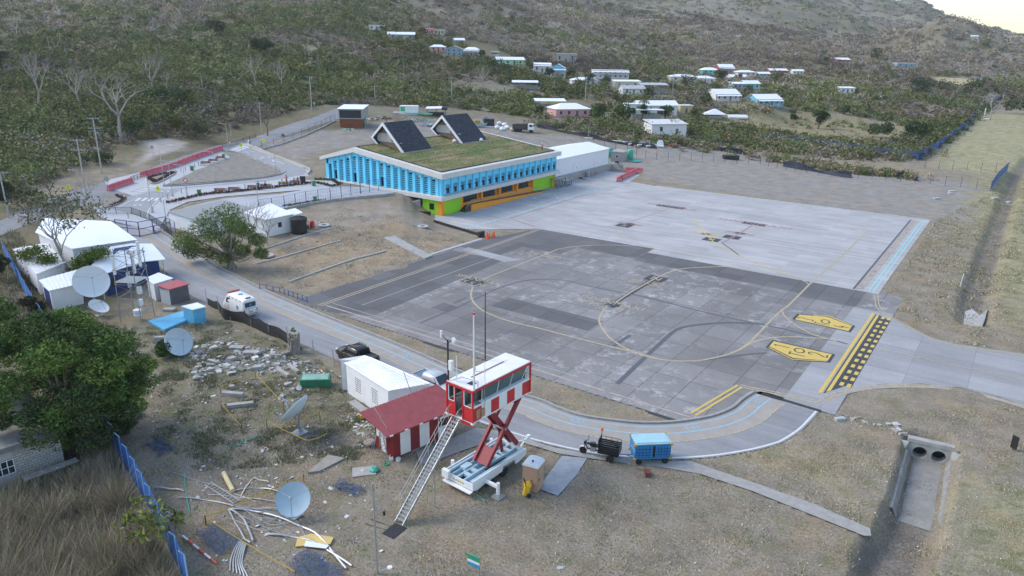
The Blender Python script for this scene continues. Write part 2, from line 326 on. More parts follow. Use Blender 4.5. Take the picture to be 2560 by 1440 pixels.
# ---------------- terrain mesh ----------------
ZONES=[ # polygon, rgb, green amount, feather metres
 (pl([(1560,440),(1700,470),(2310,550),(2500,560),(2520,470),(2480,460),(2330,440),(2100,415),(1880,385),(1600,365),(1520,395)]),(.275,.258,.24),.05,6),
 (tpoly([(640,350),(830,320),(960,300),(1240,290),(1330,330),(1480,340),(1640,370),(1870,395),(2100,440),(1900,420),(1560,420),(1380,420),(1200,345),(1000,350),(900,368),(800,385),(790,440),(700,400),(640,372)]),(.275,.258,.24),.0,4),
 (tpoly([(700,540),(830,500),(985,490),(1060,545),(1205,600),(1300,575),(1080,640),(800,740),(690,720),(600,690),(590,650),(700,600)]),(.32,.28,.24),.12,4),
 (pl([(620,650),(1000,560),(1180,600),(1060,645),(900,700),(760,745),(640,700)]),(.33,.265,.195),.2,3),
 (pl([(330,800),(560,770),(760,850),(900,950),(1000,1050),(960,1120),(700,1110),(420,1120),(330,1000)]),(.205,.185,.14),.6,3),
 (pl([(0,500),(300,620),(350,800),(300,1100),(480,1440),(-400,1500),(-300,600)]),(.18,.155,.11),.5,4),
 (pl([(820,880),(1180,965),(1500,1040),(1690,1050),(1200,990),(870,870)]),(.26,.24,.16),.5,2),
 (tpoly([(330,352),(420,345),(480,358),(470,375),(400,395),(345,418),(310,420),(340,385)]),(.42,.39,.37),.0,3),
 (pl([(2210,1210),(2400,1170),(2700,1250),(2700,1500),(2260,1500),(2330,1300)]),(.29,.265,.18),.5,3),
 (pl([(1760,1160),(1950,1110),(2230,1180),(2200,1330),(2000,1250)]),(.30,.26,.185),.4,3),
 (pl([(2400,480),(2560,300),(2700,400),(2700,870),(2450,830)]),(.31,.285,.18),.5,6),
 (tpoly([(2300,345),(2420,275),(2560,285),(2700,300),(2620,420),(2500,450),(2420,440),(2300,410)]),(.34,.315,.20),.5,8),
 (tpoly([(1850,330),(2000,290),(2300,330),(2380,300),(2330,360),(2240,400),(2000,380)]),(.25,.23,.14),.5,8),
 (pl([(1700,385),(1900,380),(2100,425),(2330,445),(2310,425),(2000,390),(1850,365)]),(.28,.24,.17),.2,5),
 (tpoly([(1860,250),(2080,280),(2300,320),(2260,350),(1950,330),(1740,300)]),(.26,.23,.14),.4,6),
 (pl([(1460,1170),(1530,1180),(1520,1250),(1440,1290),(1400,1240)]),(.24,.20,.17),.1,2),
 (pl([(680,1090),(760,1050),(840,1060),(930,1150),(760,1160)]),(.18,.165,.155),.0,1.5),
 (tpoly([(2325,192),(2420,195),(2500,205),(2420,215),(2330,205)]),(.42,.38,.22),.0,6),
]
def build_terrain():
 az=np.radians(np.arange(-58,56,.17)); d=np.concatenate([np.linspace(2,26,8),np.geomspace(27,3150,800)])
 A,D=np.meshgrid(az,d,indexing='ij'); px=D*(np.sin(A)*_r[0]+np.cos(A)*-sin(YAW)); py=D*(np.sin(A)*_r[1]+np.cos(A)*cos(YAW))
 fx=px.ravel();fy=py.ravel(); z=terr(fx,fy)
 n,mm=A.shape; me=bpy.data.meshes.new('ground'); me.vertices.add(n*mm)
 me.vertices.foreach_set('co',np.stack([fx,fy,z],1).astype(np.float32).ravel())
 i,j=np.meshgrid(np.arange(n-1),np.arange(mm-1),indexing='ij'); a=(i*mm+j).ravel()
 q=np.stack([a,a+1,a+mm+1,a+mm],1).astype(np.int32)
 me.loops.add(q.size);me.polygons.add(len(q)); me.loops.foreach_set('vertex_index',q.ravel()); me.polygons.foreach_set('loop_start',np.arange(0,q.size,4,dtype=np.int32)); me.polygons.foreach_set('use_smooth',np.ones(len(q),bool)); me.update()
 dd=np.hypot(fx,fy); R=np.empty((len(fx),4),np.float32)
 n1=fbm(fx/60,fy/60,31,4); n2=fbm(fx/9,fy/9,41,4)
 base=np.array([.265,.23,.185])
 hillc=np.array([.16,.14,.095]); bare=np.array([.25,.23,.195])
 R[:,:3]=base; R[:,3]=.28
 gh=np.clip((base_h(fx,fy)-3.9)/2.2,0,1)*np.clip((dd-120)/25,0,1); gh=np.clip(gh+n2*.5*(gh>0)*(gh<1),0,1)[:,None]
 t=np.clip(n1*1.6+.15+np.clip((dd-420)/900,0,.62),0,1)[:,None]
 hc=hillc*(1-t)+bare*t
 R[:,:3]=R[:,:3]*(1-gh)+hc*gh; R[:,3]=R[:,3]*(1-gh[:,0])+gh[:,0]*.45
 for poly,c,g,fe in ZONES:
  mn=poly.min(0)-2;mx=poly.max(0)+2; qq=(fx>mn[0])&(fx<mx[0])&(fy>mn[1])&(fy<mx[1])
  if not qq.any(): continue
  X=fx[qq]+n2[qq]*fe*.9;Yy=fy[qq]+n1[qq]*fe*.9
  ins=inpoly(X,Yy,poly).astype(float); sdist=seg_dist(X,Yy,np.vstack([poly,poly[:1]])); wgt=np.clip(ins*(sdist/fe),0,1)[:,None]
  R[qq,:3]=R[qq,:3]*(1-wgt)+np.array(c)*wgt; R[qq,3]=R[qq,3]*(1-wgt[:,0])+g*wgt[:,0]
 for pts,hw,dep in DITCH:
  s=seg_dist(fx,fy,pts); wgt=np.clip((hw*1.5-s)/hw,0,1)[:,None]; R[:,:3]=R[:,:3]*(1-wgt)+np.array([.20,.18,.155])*wgt; R[:,3]*=1-wgt[:,0]
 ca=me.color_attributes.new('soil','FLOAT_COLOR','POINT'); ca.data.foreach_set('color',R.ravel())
 o=bpy.data.objects.new('ground',me); COL.objects.link(o); kind(o)
 mt,t,b=newmat('ground'); L=t.links; at=N(t,'ShaderNodeAttribute',attribute_name='soil'); geo=N(t,'ShaderNodeNewGeometry')
 def noise(sc,det=5,ro=.6,dist=0):
  q=N(t,'ShaderNodeTexNoise'); q.inputs['Scale'].default_value=sc;q.inputs['Detail'].default_value=det;q.inputs['Roughness'].default_value=ro;q.inputs['Distortion'].default_value=dist; L.new(geo.outputs['Position'],q.inputs['Vector']); return q.outputs[0]
 def rng(s,a,b_,c,d_):
  q=N(t,'ShaderNodeMapRange');[setattr(q.inputs[k+1],'default_value',v) for k,v in enumerate((a,b_,c,d_))]; L.new(s,q.inputs[0]); return q.outputs[0]
 def math_(op,a,b_):
  q=N(t,'ShaderNodeMath',operation=op)
  for k,v in enumerate((a,b_)):
   if isinstance(v,(int,float)): q.inputs[k].default_value=v
   else: L.new(v,q.inputs[k])
  return q.outputs[0]
 def mix(f,a,b_,bt='MIX'):
  q=N(t,'ShaderNodeMixRGB',blend_type=bt)
  if isinstance(f,(int,float)): q.inputs[0].default_value=f
  else: L.new(f,q.inputs[0])
  for k,v in ((1,a),(2,b_)):
   if isinstance(v,tuple): q.inputs[k].default_value=(*v,1)
   else: L.new(v,q.inputs[k])
  return q.outputs[0]
 v=math_('MULTIPLY',rng(noise(.35,6,.7),.3,.7,.72,1.22),rng(noise(5.5,6,.8),.3,.7,.5,1.45))
 sc=N(t,'ShaderNodeVectorMath',operation='SCALE'); L.new(at.outputs['Color'],sc.inputs[0]); L.new(v,sc.inputs['Scale'])
 c=sc.outputs[0]
 c=mix(rng(noise(.22,5,.65,.6),.48,.62,0,.45),c,mix(1.,c,(1.16,.98,.78),'MULTIPLY'))        # ochre drift
 g=math_('MULTIPLY',rng(noise(.55,7,.75,.5),.5,.66,0,1),rng(at.outputs['Alpha'],0,.5,0,1.15))
 c=mix(g,c,(.16,.175,.08))
 g2=rng(noise(9,4,.7),.62,.72,0,.6); g2=math_('MULTIPLY',g2,rng(at.outputs['Alpha'],0,.4,.2,1)); c=mix(g2,c,(.11,.12,.06))
 c=mix(rng(noise(14,3,.6),.70,.78,0,.55),c,(.50,.47,.42))   # pale straw and pebbles
 L.new(c,b.inputs['Base Color']); b.inputs['Roughness'].default_value=.95; b.inputs['Specular IOR Level'].default_value=.1
 bp=N(t,'ShaderNodeBump'); bp.inputs['Distance'].default_value=.12; bp.inputs['Strength'].default_value=.7; L.new(noise(6,7,.75),bp.inputs['Height']); L.new(bp.outputs[0],b.inputs['Normal'])
 me.materials.append(mt); return o
build_terrain()
# ---------------- paving materials ----------------
def concrete(name,rgb,jx,jy,dark=.55,var=.22,blot=.0,ox=0,oy=0,streak=0.,joint=.05,rot=0):
 mt,t,b=newmat(name); L=t.links; geo=N(t,'ShaderNodeNewGeometry'); mp=N(t,'ShaderNodeMapping'); mp.inputs['Location'].default_value=(ox,oy,0); mp.inputs['Rotation'].default_value=(0,0,rot); L.new(geo.outputs['Position'],mp.inputs[0])
 br=N(t,'ShaderNodeTexBrick'); br.offset=0; br.squash=1; br.inputs['Scale'].default_value=1; br.inputs['Brick Width'].default_value=jx; br.inputs['Row Height'].default_value=jy; br.inputs['Mortar Size'].default_value=joint; br.inputs['Mortar Smooth'].default_value=.3
 br.inputs['Bias'].default_value=0; L.new(mp.outputs[0],br.inputs['Vector'])
 br.inputs['Color1'].default_value=(1-var,)*3+(1,); br.inputs['Color2'].default_value=(1+var*.75,)*3+(1,); br.inputs['Mortar'].default_value=(dark,)*3+(1,)
 def noise(sc,det,ro,src=geo.outputs['Position']):
  q=N(t,'ShaderNodeTexNoise'); q.inputs['Scale'].default_value=sc;q.inputs['Detail'].default_value=det;q.inputs['Roughness'].default_value=ro; L.new(src,q.inputs['Vector']); return q.outputs[0]
 def rng(s,a,b_,c,d_):
  q=N(t,'ShaderNodeMapRange');[setattr(q.inputs[k+1],'default_value',v) for k,v in enumerate((a,b_,c,d_))]; L.new(s,q.inputs[0]); return q.outputs[0]
 m2=N(t,'ShaderNodeMapping'); m2.inputs['Scale'].default_value=(.05,.9,.5) if streak else (1,1,1); m2.inputs['Rotation'].default_value=(0,0,rot); L.new(geo.outputs['Position'],m2.inputs[0])
 st=rng(noise(1.2,5,.7,m2.outputs[0]),.3,.7,1-streak,1+streak)
 n1=rng(noise(.12,6,.65),.3,.7,.86,1.12); n2=rng(noise(3,7,.8),.3,.7,.88,1.1)
 mu=N(t,'ShaderNodeMath',operation='MULTIPLY');L.new(n1,mu.inputs[0]);L.new(n2,mu.inputs[1]); mu2=N(t,'ShaderNodeMath',operation='MULTIPLY');L.new(mu.outputs[0],mu2.inputs[0]);L.new(st,mu2.inputs[1])
 sc=N(t,'ShaderNodeVectorMath',operation='SCALE'); L.new(br.outputs['Color'],sc.inputs[0]); L.new(mu2.outputs[0],sc.inputs['Scale'])
 m3=N(t,'ShaderNodeMixRGB',blend_type='MULTIPLY'); m3.inputs[0].default_value=1; L.new(sc.outputs[0],m3.inputs[1]); m3.inputs[2].default_value=(*rgb,1); out=m3.outputs[0]
 if blot:   # worn pale laitance left on the slabs
  q=rng(noise(.55,9,.78),.52,.60,0,1); q0=rng(noise(.07,3,.5),.38,.55,0,1); q3=N(t,'ShaderNodeMath',operation='MULTIPLY');L.new(q,q3.inputs[0]);L.new(q0,q3.inputs[1]); q4=N(t,'ShaderNodeMath',operation='MULTIPLY');L.new(q3.outputs[0],q4.inputs[0]);q4.inputs[1].default_value=blot
  m4=N(t,'ShaderNodeMixRGB'); L.new(q4.outputs[0],m4.inputs[0]); L.new(out,m4.inputs[1]); m4.inputs[2].default_value=(.36,.352,.35,1); out=m4.outputs[0]
  q5=N(t,'ShaderNodeMixRGB',blend_type='MULTIPLY'); q5.inputs[0].default_value=1; L.new(out,q5.inputs[1]); L.new(rng(noise(.045,4,.6),.35,.6,.74,1.12),q5.inputs[2]); out=q5.outputs[0]
 L.new(out,b.inputs['Base Color']); b.inputs['Roughness'].default_value=.85; b.inputs['Specular IOR Level'].default_value=.25
 MATS[name]=mt; return mt
CN=concrete('pale_concrete',(.385,.382,.39),4.1,2.75,.93,.08,streak=.2,ox=1.2,joint=.03)
CO=concrete('weathered_concrete',(.215,.208,.208),3.56,4.1,.5,.13,blot=.95,ox=.4,oy=.5,joint=.045)
CD=concrete('dark_weathered_concrete',(.13,.128,.133),3.56,4.1,.6,.16,ox=.4,oy=.5,joint=.045)
CT=concrete('taxiway_concrete',(.31,.312,.325),5.2,3.6,.75,.14,streak=.08,joint=.04)
CR=concrete('service_road_concrete',(.29,.295,.31),50,50,.9,.1,streak=.16,rot=1.2)
CTAN=mat('tan_lane_paving',(.335,.305,.275),.85,var=.14,sc=.9,bump=.01)
CP=mat('pale_plaza_concrete',(.40,.415,.44),.85,var=.08,sc=.5)
CROAD=mat('worn_grey_road',(.21,.215,.23),.9,var=.2,sc=.35)
CKERB=mat('kerb_concrete',(.32,.31,.295),.85,var=.2,sc=2,grime=.3)
WH=mat('white_road_paint',(.60,.61,.63),.6,var=.15,sc=4); YE=mat('yellow_road_paint',(.60,.43,.10),.6,var=.14,sc=3); YF=mat('faded_yellow_paint',(.42,.35,.24),.7,var=.35,sc=3)
BL=mat('blue_road_paint',(.27,.44,.55),.7,var=.15,sc=3); TE=mat('teal_road_paint',(.28,.50,.52),.7,var=.12,sc=3); WF=mat('faint_white_line',(.36,.36,.37),.8,var=.3,sc=3); RD=mat('dark_red_road_paint',(.34,.19,.19),.7,var=.2,sc=3); BK=mat('black_road_paint',(.045,.05,.06),.75,var=.25,sc=3); BKF=mat('faded_black_line',(.10,.105,.125),.8,var=.25,sc=3)
def flat(name,poly,z,m,parent=None,k=True,label=None):
 me=bpy.data.meshes.new(name); V=[(float(p[0]),float(p[1]),z) for p in poly]; fs=[]
 for t_ in tess([[Vector(v) for v in V]]):
  a,b_,c=(V[i] for i in t_); cr=(b_[0]-a[0])*(c[1]-a[1])-(b_[1]-a[1])*(c[0]-a[0]); fs.append(tuple(t_) if cr>0 else tuple(t_)[::-1])
 me.from_pydata(V,[],fs); me.update(); me.materials.append(m)
 o=bpy.data.objects.new(name,me); COL.objects.link(o)
 if parent is not None: o.parent=parent
 if label: o['label']=label
 if parent is None and k: kind(o)
 return o
def drape(name,poly,off,m,parent=None,step=3.,zf=None):
 """sheet following the ground"""
 b=bmesh.new(); P=densify([np.array(p[:2],float) for p in [*poly,poly[0]]],step)[:-1]
 vs=[b.verts.new((p[0],p[1],0)) for p in P]
 for t_ in tess([[Vector((p[0],p[1],0)) for p in P]]):
  try: b.faces.new([vs[i] for i in t_])
  except ValueError: pass
 for _ in range(4):
  es=[e for e in b.edges if e.calc_length()>step*1.6]
  if not es: break
  bmesh.ops.subdivide_edges(b,edges=es,cuts=1); bmesh.ops.triangulate(b,faces=b.faces[:])
 xs=np.array([v.co.x for v in b.verts]);ys=np.array([v.co.y for v in b.verts]); zs=terr(xs,ys,False)+off if zf is None else np.array([zf(x,y) for x,y in zip(xs,ys)])
 for v,z in zip(b.verts,zs): v.co.z=float(z)
 bmesh.ops.recalc_face_normals(b,faces=b.faces)
 me=bpy.data.meshes.new(name); b.to_mesh(me); b.free(); me.materials.append(m); me.polygons.foreach_set('use_smooth',[True]*len(me.polygons))
 if sum(p.normal.z for p in me.polygons)<0: me.flip_normals()
 o=bpy.data.objects.new(name,me); COL.objects.link(o)
 if parent is not None: o.parent=parent
 else: kind(o)
 return o
tf=lambda o:(lambda x,y:T1(x,y)+o)
WORN=mat('worn_pink_edge',(.42,.34,.29),.85,var=.35,sc=2)
# ---------------- apron, taxiway and markings ----------------
old=flat('apron',APRON_OLD,.0,CO); new=flat('new_apron',APRON_NEW,.004,CN); taxi=flat('taxiway',TAXI,-.004,CT)
for P in ([(-70.4,53.3),(-63,53.3),(-58.8,55.2),(-60.4,83.4),(-70.3,83.4)],[(-70.3,85.8),(-62.6,85.8),(-62.6,92),(-55.5,92),(-55.5,103.65),(-67.5,103.65),(-70.3,91.5)],
          [(-55.4,96.8),(-45.3,96.8),(-45.3,103.65),(-55.4,103.65)],[(-45.2,96),(-20.5,95.2),(-20.5,101.2),(-45.2,101.2)],[(-20.4,94),(-13.4,94),(-13.4,101.2),(-20.4,101.2)],[(-49.9,70.3),(-36.2,70.3),(-36.2,66.5),(-49.9,66.5)],
          pl([(1075,770),(1110,756),(1148,769),(1120,781)])):
 flat('dark_slab',P,.004,CD,old)
flat('pale_slab',pl([(1155,625),(1170,618),(1300,650),(1262,655)]),.005,CT,old)
flat('pale_slab',[(-13.55,62.4),(-9.05,62.4),(-9.05,94),(-13.55,94)],.004,CT,old)
ZC=[0]
def mark(name,pts,w,m,parent,z=.010,smooth=True,world=False):
 ZC[0]+=1; z=z+ZC[0]*.00004
 P=[np.array(p) for p in pts] if world else [G(x,y)[:2] for x,y in pts]
 if smooth and len(P)>2: P=spline(P,6)
 return ribbon(MB(),P,w,lambda x,y:z).build(name,m,parent)
def dbl(name,pts,w,gap,m,parent,z=.010,smooth=True,world=False):
 ZC[0]+=1; z=z+ZC[0]*.00004
 P=[np.array(p) for p in pts] if world else [G(x,y)[:2] for x,y in pts]
 if smooth and len(P)>2: P=spline(P,6)
 b=MB(); ribbon(b,offset(P,gap/2),w,lambda x,y:z); ribbon(b,offset(P,-gap/2),w,lambda x,y:z); return b.build(name,m,parent)
dbl('edge_line',[(-66.6,53.8),(-67.0,103.5)],.18,.5,YF,old,world=True)
mark('stand_line',[(1182,717),(1177.5,733),(1180.6,750),(1191.5,764),(1210,778),(1246,794),(1280.6,804.7),(1318,814),(1343,819.5),(1430,842),(1513,863),(1597,883),(1647,897)],.26,YF,old)
mark('stand_line',[(1192,704),(1395,623)],.22,YF,old); mark('stand_line',[(1393,623),(1433,617),(1483,613),(1533,613),(1600,615),(1637,622),(1700,632),(1767,645),(1833,658),(1940,676),(1979,690),(2004,700),(2018,707.5),(2022.6,713)],.2,YF,old)
mark('black_border',[(1535,758),(1640,695)],.75,BK,old,.008);
mark('stand_line',[(1533,760),(1573,733),(1613,710),(1647,692),(1680,678),(1713,671),(1763,668),(1820,667),(1880,672)],.26,YF,old,.012)
mark('stand_line',[(1513,770),(1502,787),(1498,803),(1507,823),(1527,847),(1563,870),(1597,885),(1630,895),(1680,901.6),(1730,902.6),(1763,899),(1813,888),(1847,875),(1880,857),(1905,849),(1934,844),(1967.5,842),(2005,843),(2030,845),(2061,846),(2092,853)],.26,YF,old,.012)
mark('centre_line',[(1847,875),(1873,857),(1897,833),(1934,794),(1957,774),(1975,760),(2023.6,711)],.26,YF,old,.014)
mark('centre_line',[(2023.6,711),(2057,682),(2095.5,649),(2134,612),(2168,580)],.26,YF,new,.012)
mark('centre_line',[(2168,580),(2172,576),(2163,570),(2124.7,560.7),(2066,550),(2018,547),(1940,549),(1899,558)],.12,YF,new,.012)
mark('stand_line',[(1957.5,779),(1958,785),(1965,794),(1980,806),(2005,822.5),(2030,835),(2055,842.5),(2070,847)],.24,YF,old,.012)
mark('stand_line',[(1574,555.6),(1673,521)],.3,RD,new,.012); mark('stand_line',[(1574,555.6),(1673,521)],.12,YF,new,.014)
mark('stand_line',[(1551,568),(1543,574),(1541.6,580.6),(1549,591.6),(1563,601),(1591.6,610),(1637,621)],.16,YF,new,.012)
mark('stand_line',[(1737,549),(1763,584),(1774,595),(1790,609),(1821,626),(1849,640),(1920,668),(1975,688)],.2,YE,new,.014)
mark('stand_line',[(1880.6,563.4),(1845,586),(1810,605)],.3,RD,new,.012); mark('stand_line',[(1804,605),(1813,613),(1829,624),(1849,640)],.24,BKF,new,.012)
for m_ in ([(1140,770),(1179,751.6),(1209,737.5),(1240,723),(1271,712),(1296,705),(1324,700),(1359,698),(1390,699),(1415,702),(1452.5,710),(1491.6,719),(1540,729),(1613,743),(1680,760),(1780,785),(1863,803),(1934,817),(1992.5,831),(2055,846),(2092,853),(2118,860)],[(1050,808),(1140,770)],[(1132,759),(1168,743)]):
 mark('painted_over_line',m_,.3,BKF,old,.009)
mark('painted_over_line',[(1543,960),(1578,926),(1613,893),(1663,847),(1687,827),(1713,817),(1747,812),(1790,808),(1847,807),(1913,811)],.5,BKF,old,.009)
mark('painted_over_line',[(1763,900),(1813,893),(1870,886),(1917,882)],.3,BKF,old,.0105)
mark('painted_over_line',[(1530,868),(1575,838)],.45,BKF,old,.009)
def xl(name,x0,x1,y,w,m,par=old,z=.008): return mark(name,[(x0,y),(x1,y)],w,m,par,z,False,True)
xl('edge_line',-66,-27.5,54.35,.26,WORN); xl('edge_line',-66,-31,55.4,.12,WF); xl('edge_line',-27,-19,54.3,.2,WORN)
mark('edge_line',[(-62.6,57),(-62.6,84)],.13,WF,old,.009,False,True)
dbl('edge_line',[(1732,1036),(1850,965)],.22,.5,YE,old,.012,False); dbl('edge_line',[(1849,964),(1900,975),(1960,987),(2042,1004)],.2,.42,YF,old,.012,False)
led=MB(); led.box(-70.5,-19,52.75,53.2,-.35,-.02); led.build('drain_ledge',mat('dark_gutter',(.05,.05,.052),.9),old)
MB().box(-69.5,-19.5,51.9,52.75,-.35,-.12).build('gutter',mat('gutter_grey',(.17,.165,.16),.9),old)
gr=MB()
P0,P1=G(1905,984)[:2],G(2052,1028)[:2]
for k in range(60):
 a=P0+(P1-P0)*k/60; b=P0+(P1-P0)*(k+.62)/60; gr.bar((*a,.02),(*b,.02),.45,.03)
gro=gr.build('drain_grate',mat('grate_iron',(.06,.055,.05),.7),None); tag(gro,'dark iron drain grate between the curved service road and the apron','drain grate')
hp=MB(); hp.sheet([(-10.86,66.1,.012),(-9.55,69.0,.012),(-9.0,69.2,.012),(-9.0,91.2,.012),(-10.2,92.3,.012),(-10.86,92.6,.012)]); hp.build('holding_border',BK,old)
yb=MB(); yb.sheet([(-11.3,65.9,.016),(-10.98,66.1,.016),(-10.98,92.8,.016),(-11.3,93,.016)]); yb.sheet([(-10.72,66.6,.016),(-10.42,67.1,.016),(-10.42,92.2,.016),(-10.72,92.5,.016)])
for k in range(14):
 y=68.9+k*1.72
 for x in (-10.08,-9.44):
  yb.sheet([(x,y,.016),(x+.36,y,.016),(x+.36,y+.86,.016),(x,y+.86,.016)])
yb.build('holding_bars',YE,old)
def panel(outer,inner,strokes,w):
 flat('panel_border',[G(*p)[:2] for p in outer],.015,BK,old); flat('yellow_panel',[G(*p)[:2] for p in inner],.019,YE,old)
 b=MB()
 for s in strokes:
  ribbon(b,[G(*p)[:2] for p in s],w,lambda x,y:.023)
 b.build('panel_lettering',BK,old)
c8=lambda L:[(1880+x/8,760+y/8) for x,y in L]
ell=lambda cx,cy,a,b_,tl:[(cx+a*cos(t)-b_*sin(t)*tl,cy+b_*sin(t)+a*cos(t)*.18) for t in np.linspace(0,2*pi,17)]
panel(c8([(410,720),(1665,1010),(1560,1175),(820,1125),(270,870)]),c8([(432,745),(1600,1010),(1515,1135),(830,1085),(345,850)]),
 [c8([(755,882),(440,808),(480,835)]),c8(ell(948,935,98,42,.2)),c8([(1055,1052),(770,985)]),c8([(770,950),(740,1005)]),c8([(1215,1010),(1140,1000),(1135,970),(1190,963),(1290,985),(1440,1065),(1495,1075),(1510,1030)])],.17)
panel(c8([(900,200),(1520,240),(2065,440),(1970,570),(800,305)]),c8([(950,215),(1515,258),(1995,445),(1930,545),(860,310)]),
 [c8([(925,290),(930,270),(1010,275),(1120,315),(1190,320),(1225,330),(1200,352)]),c8(ell(1470,355,82,36,.2)),c8([(1550,435),(1290,380)]),c8([(1280,360),(1250,385)]),c8([(1630,430),(1790,480),(1830,445)]),c8([(1930,480),(1740,440)])],.17)
mark('panel_inner_line',c8([(335,872),(815,1112),(1500,1145)]),.2,YE,old,.0245,False)
mark('panel_inner_line',c8([(1230,225),(1540,245),(2010,440)]),.2,YE,old,.0245,False)
def ground_text(px,py,lines,size,ang,m,par,back=None,dz=.02):
 c=G(px,py); ax=Vector((cos(ang),sin(ang),0)); ay=Vector((-sin(ang),cos(ang),0)); b=MB()
 for k,t_ in enumerate(lines): letters(b,t_,Vector((c[0],c[1],dz))+ay*(-k*size*1.45),ax,ay,size)
 b.build('painted_text',m,par)
 if back:
  bw,bh=back; q=[Vector((c[0],c[1],dz-.008))+ax*sx*bw+ay*(sy*bh-size*.7*(len(lines)-1)) for sx,sy in ((-1,-1),(1,-1),(1,1),(-1,1))]
  MB().sheet(q).build('text_backing',BK,par)
ground_text(1530,757,['ISPANMAXI','I 15.5 M I'],1.25,0,YF,old); mark('text_backing',[(1523,767),(1545,758)],1.8,BK,old,.011,False)
ground_text(1196,700,['SPANMAX','15.5 M'],1.2,0,YF,old,(1.6,1.3))
ground_text(1677,517,['SPANMAX'],1.7,0,RD,new,(3.,1.)); ground_text(1886,560,['ISPANMAXI'],1.9,0,RD,new,(2.2,1.))
for (x,y,m1,par) in ((1355,637,YF,old),(1617,709,YF,old),(1576,560,RD,new),(1765,585,YE,new),(1850,583,RD,new)):
 c=G(x,y); b=MB()
 for s in (-1,1):
  for q in (.45,1.6): b.sheet([(c[0]+s*q,c[1]-.6,.018),(c[0]+s*(q+1.),c[1]-.6,.018),(c[0]+s*(q+1.),c[1]-.35,.018),(c[0]+s*q,c[1]-.35,.018)]); b.sheet([(c[0]+s*q,c[1]+.35,.018),(c[0]+s*(q+1.),c[1]+.35,.018),(c[0]+s*(q+1.),c[1]+.6,.018),(c[0]+s*q,c[1]+.6,.018)])
 b.sheet([(c[0]-2.2,c[1]-.08,.0185),(c[0]+2.2,c[1]-.08,.0185),(c[0]+2.2,c[1]+.08,.0185),(c[0]-2.2,c[1]+.08,.0185)])
 b.build('stop_bar',m1,par)
 if m1 is not YF or par is old and x>1500:
  MB().sheet([(c[0]-.9,c[1]-.7,.011),(c[0]+.9,c[1]-.7,.011),(c[0]+.9,c[1]+.7,.011),(c[0]-.9,c[1]+.7,.011)]).build('stop_bar_backing',BK,par)
for (x,y,t_,m1,par) in ((1640,697,'N',YF,old),(1560,564,'S',YF,new),(1779,599,'II',YE,new),(1830,593,'2',RD,new)):
 c=G(x,y); MB().sheet([(c[0]-1.4,c[1]-1.2,.011),(c[0]+1.4,c[1]-1.2,.011),(c[0]+1.4,c[1]+1.2,.011),(c[0]-1.4,c[1]+1.2,.011)]).build('text_backing',BK,par); letters(MB(),t_,(c[0],c[1],.021),(1,0,0),(0,1,0),1.5).build('painted_text',m1,par)
mark('edge_line',[(-76.0,107.3),(-76.6,135.8)],.28,RD,new,.012,False,True); mark('edge_line',[(1276,546),(1337,567)],.28,RD,new,.012,False); mark('edge_line',[(1458,488),(1560,482),(1677,476.5)],.28,RD,new,.012,False)
mark('walkway_line',[(1152,572),(1276,540),(1458,482),(1548,456)],.38,TE,new,.013,False)
for k in range(26):
 a=np.array([1160,571.5])*(1-k/26)+np.array([1545,457.5])*k/26; a2=a+np.array([9,-2.6]); mark('dash',[a+[0,2.5],a2+[0,2.5]],.12,WH,new,.0135,False)
for x in (-13.3,-12.75): mark('walkway_line',[(x,102),(x,155.4)],.22,TE,new,.014,False,True)
mark('walkway_strip',[(-13.0,101.8),(-13.0,155.6)],1.1,CN,new,.011,False,True)
mark('worn_strip',[(-14.4,101.6),(-14.4,154.5)],1.0,mat('worn_brown_strip',(.36,.32,.29),.8,var=.5,sc=1.5),new,.011,False,True); mark('worn_strip',[(-15.1,101.6),(-15.1,154.5)],.3,BKF,new,.012,False,True)
for t_,p,m_ in (('( 30 )',(1372,485),WH),('( 30 )',(1356,505),WH)): ground_text(*p,[t_],1.2,pi/2,m_,new)
for a,b in (((1368,488),(1332,495)),((1372,500),(1395,494))):
 mark('arrow',[a,b],.16,WH,new,.014,False); mark('arrow_head',[(b[0]+(a[0]-b[0])*.18,b[1]-3),b,(b[0]+(a[0]-b[0])*.18+4,b[1]+3)],.2,WH,new,.014,False)
kb=MB(); kb.box(-69,-12,156.2,156.75,-.1,.09); kb.build('apron_edge_kerb',CP,new)
kb=MB(); kb.bar((-71.2,78.4,0),(-70.9,91.9,0),.6,.12); kb.build('apron_edge_kerb',CP,new)
ke=MB()
for a,b in zip(TAXI[:9],TAXI[1:10]): pass
for seq in ([(2048,1008),(2075,991),(2120,977),(2200,966),(2300,964),(2400,973),(2500,998),(2600,1030)],[(2190,738),(2196,768),(2216,786),(2262,812),(2332,848),(2400,866),(2500,880),(2600,894)]):
 dbl('edge_line',seq,.14,.4,YF,taxi,.009);
mark('edge_band',[(2062,1001),(2120,978),(2200,967),(2300,965),(2400,974),(2500,999),(2600,1030)],.8,mat('worn_tan_edge',(.34,.31,.28),.85,var=.3,sc=1),taxi,.003)
mark('centre_line',[(2190,872),(2300,895),(2400,917),(2560,949),(2620,960)],.16,YF,taxi,.012)
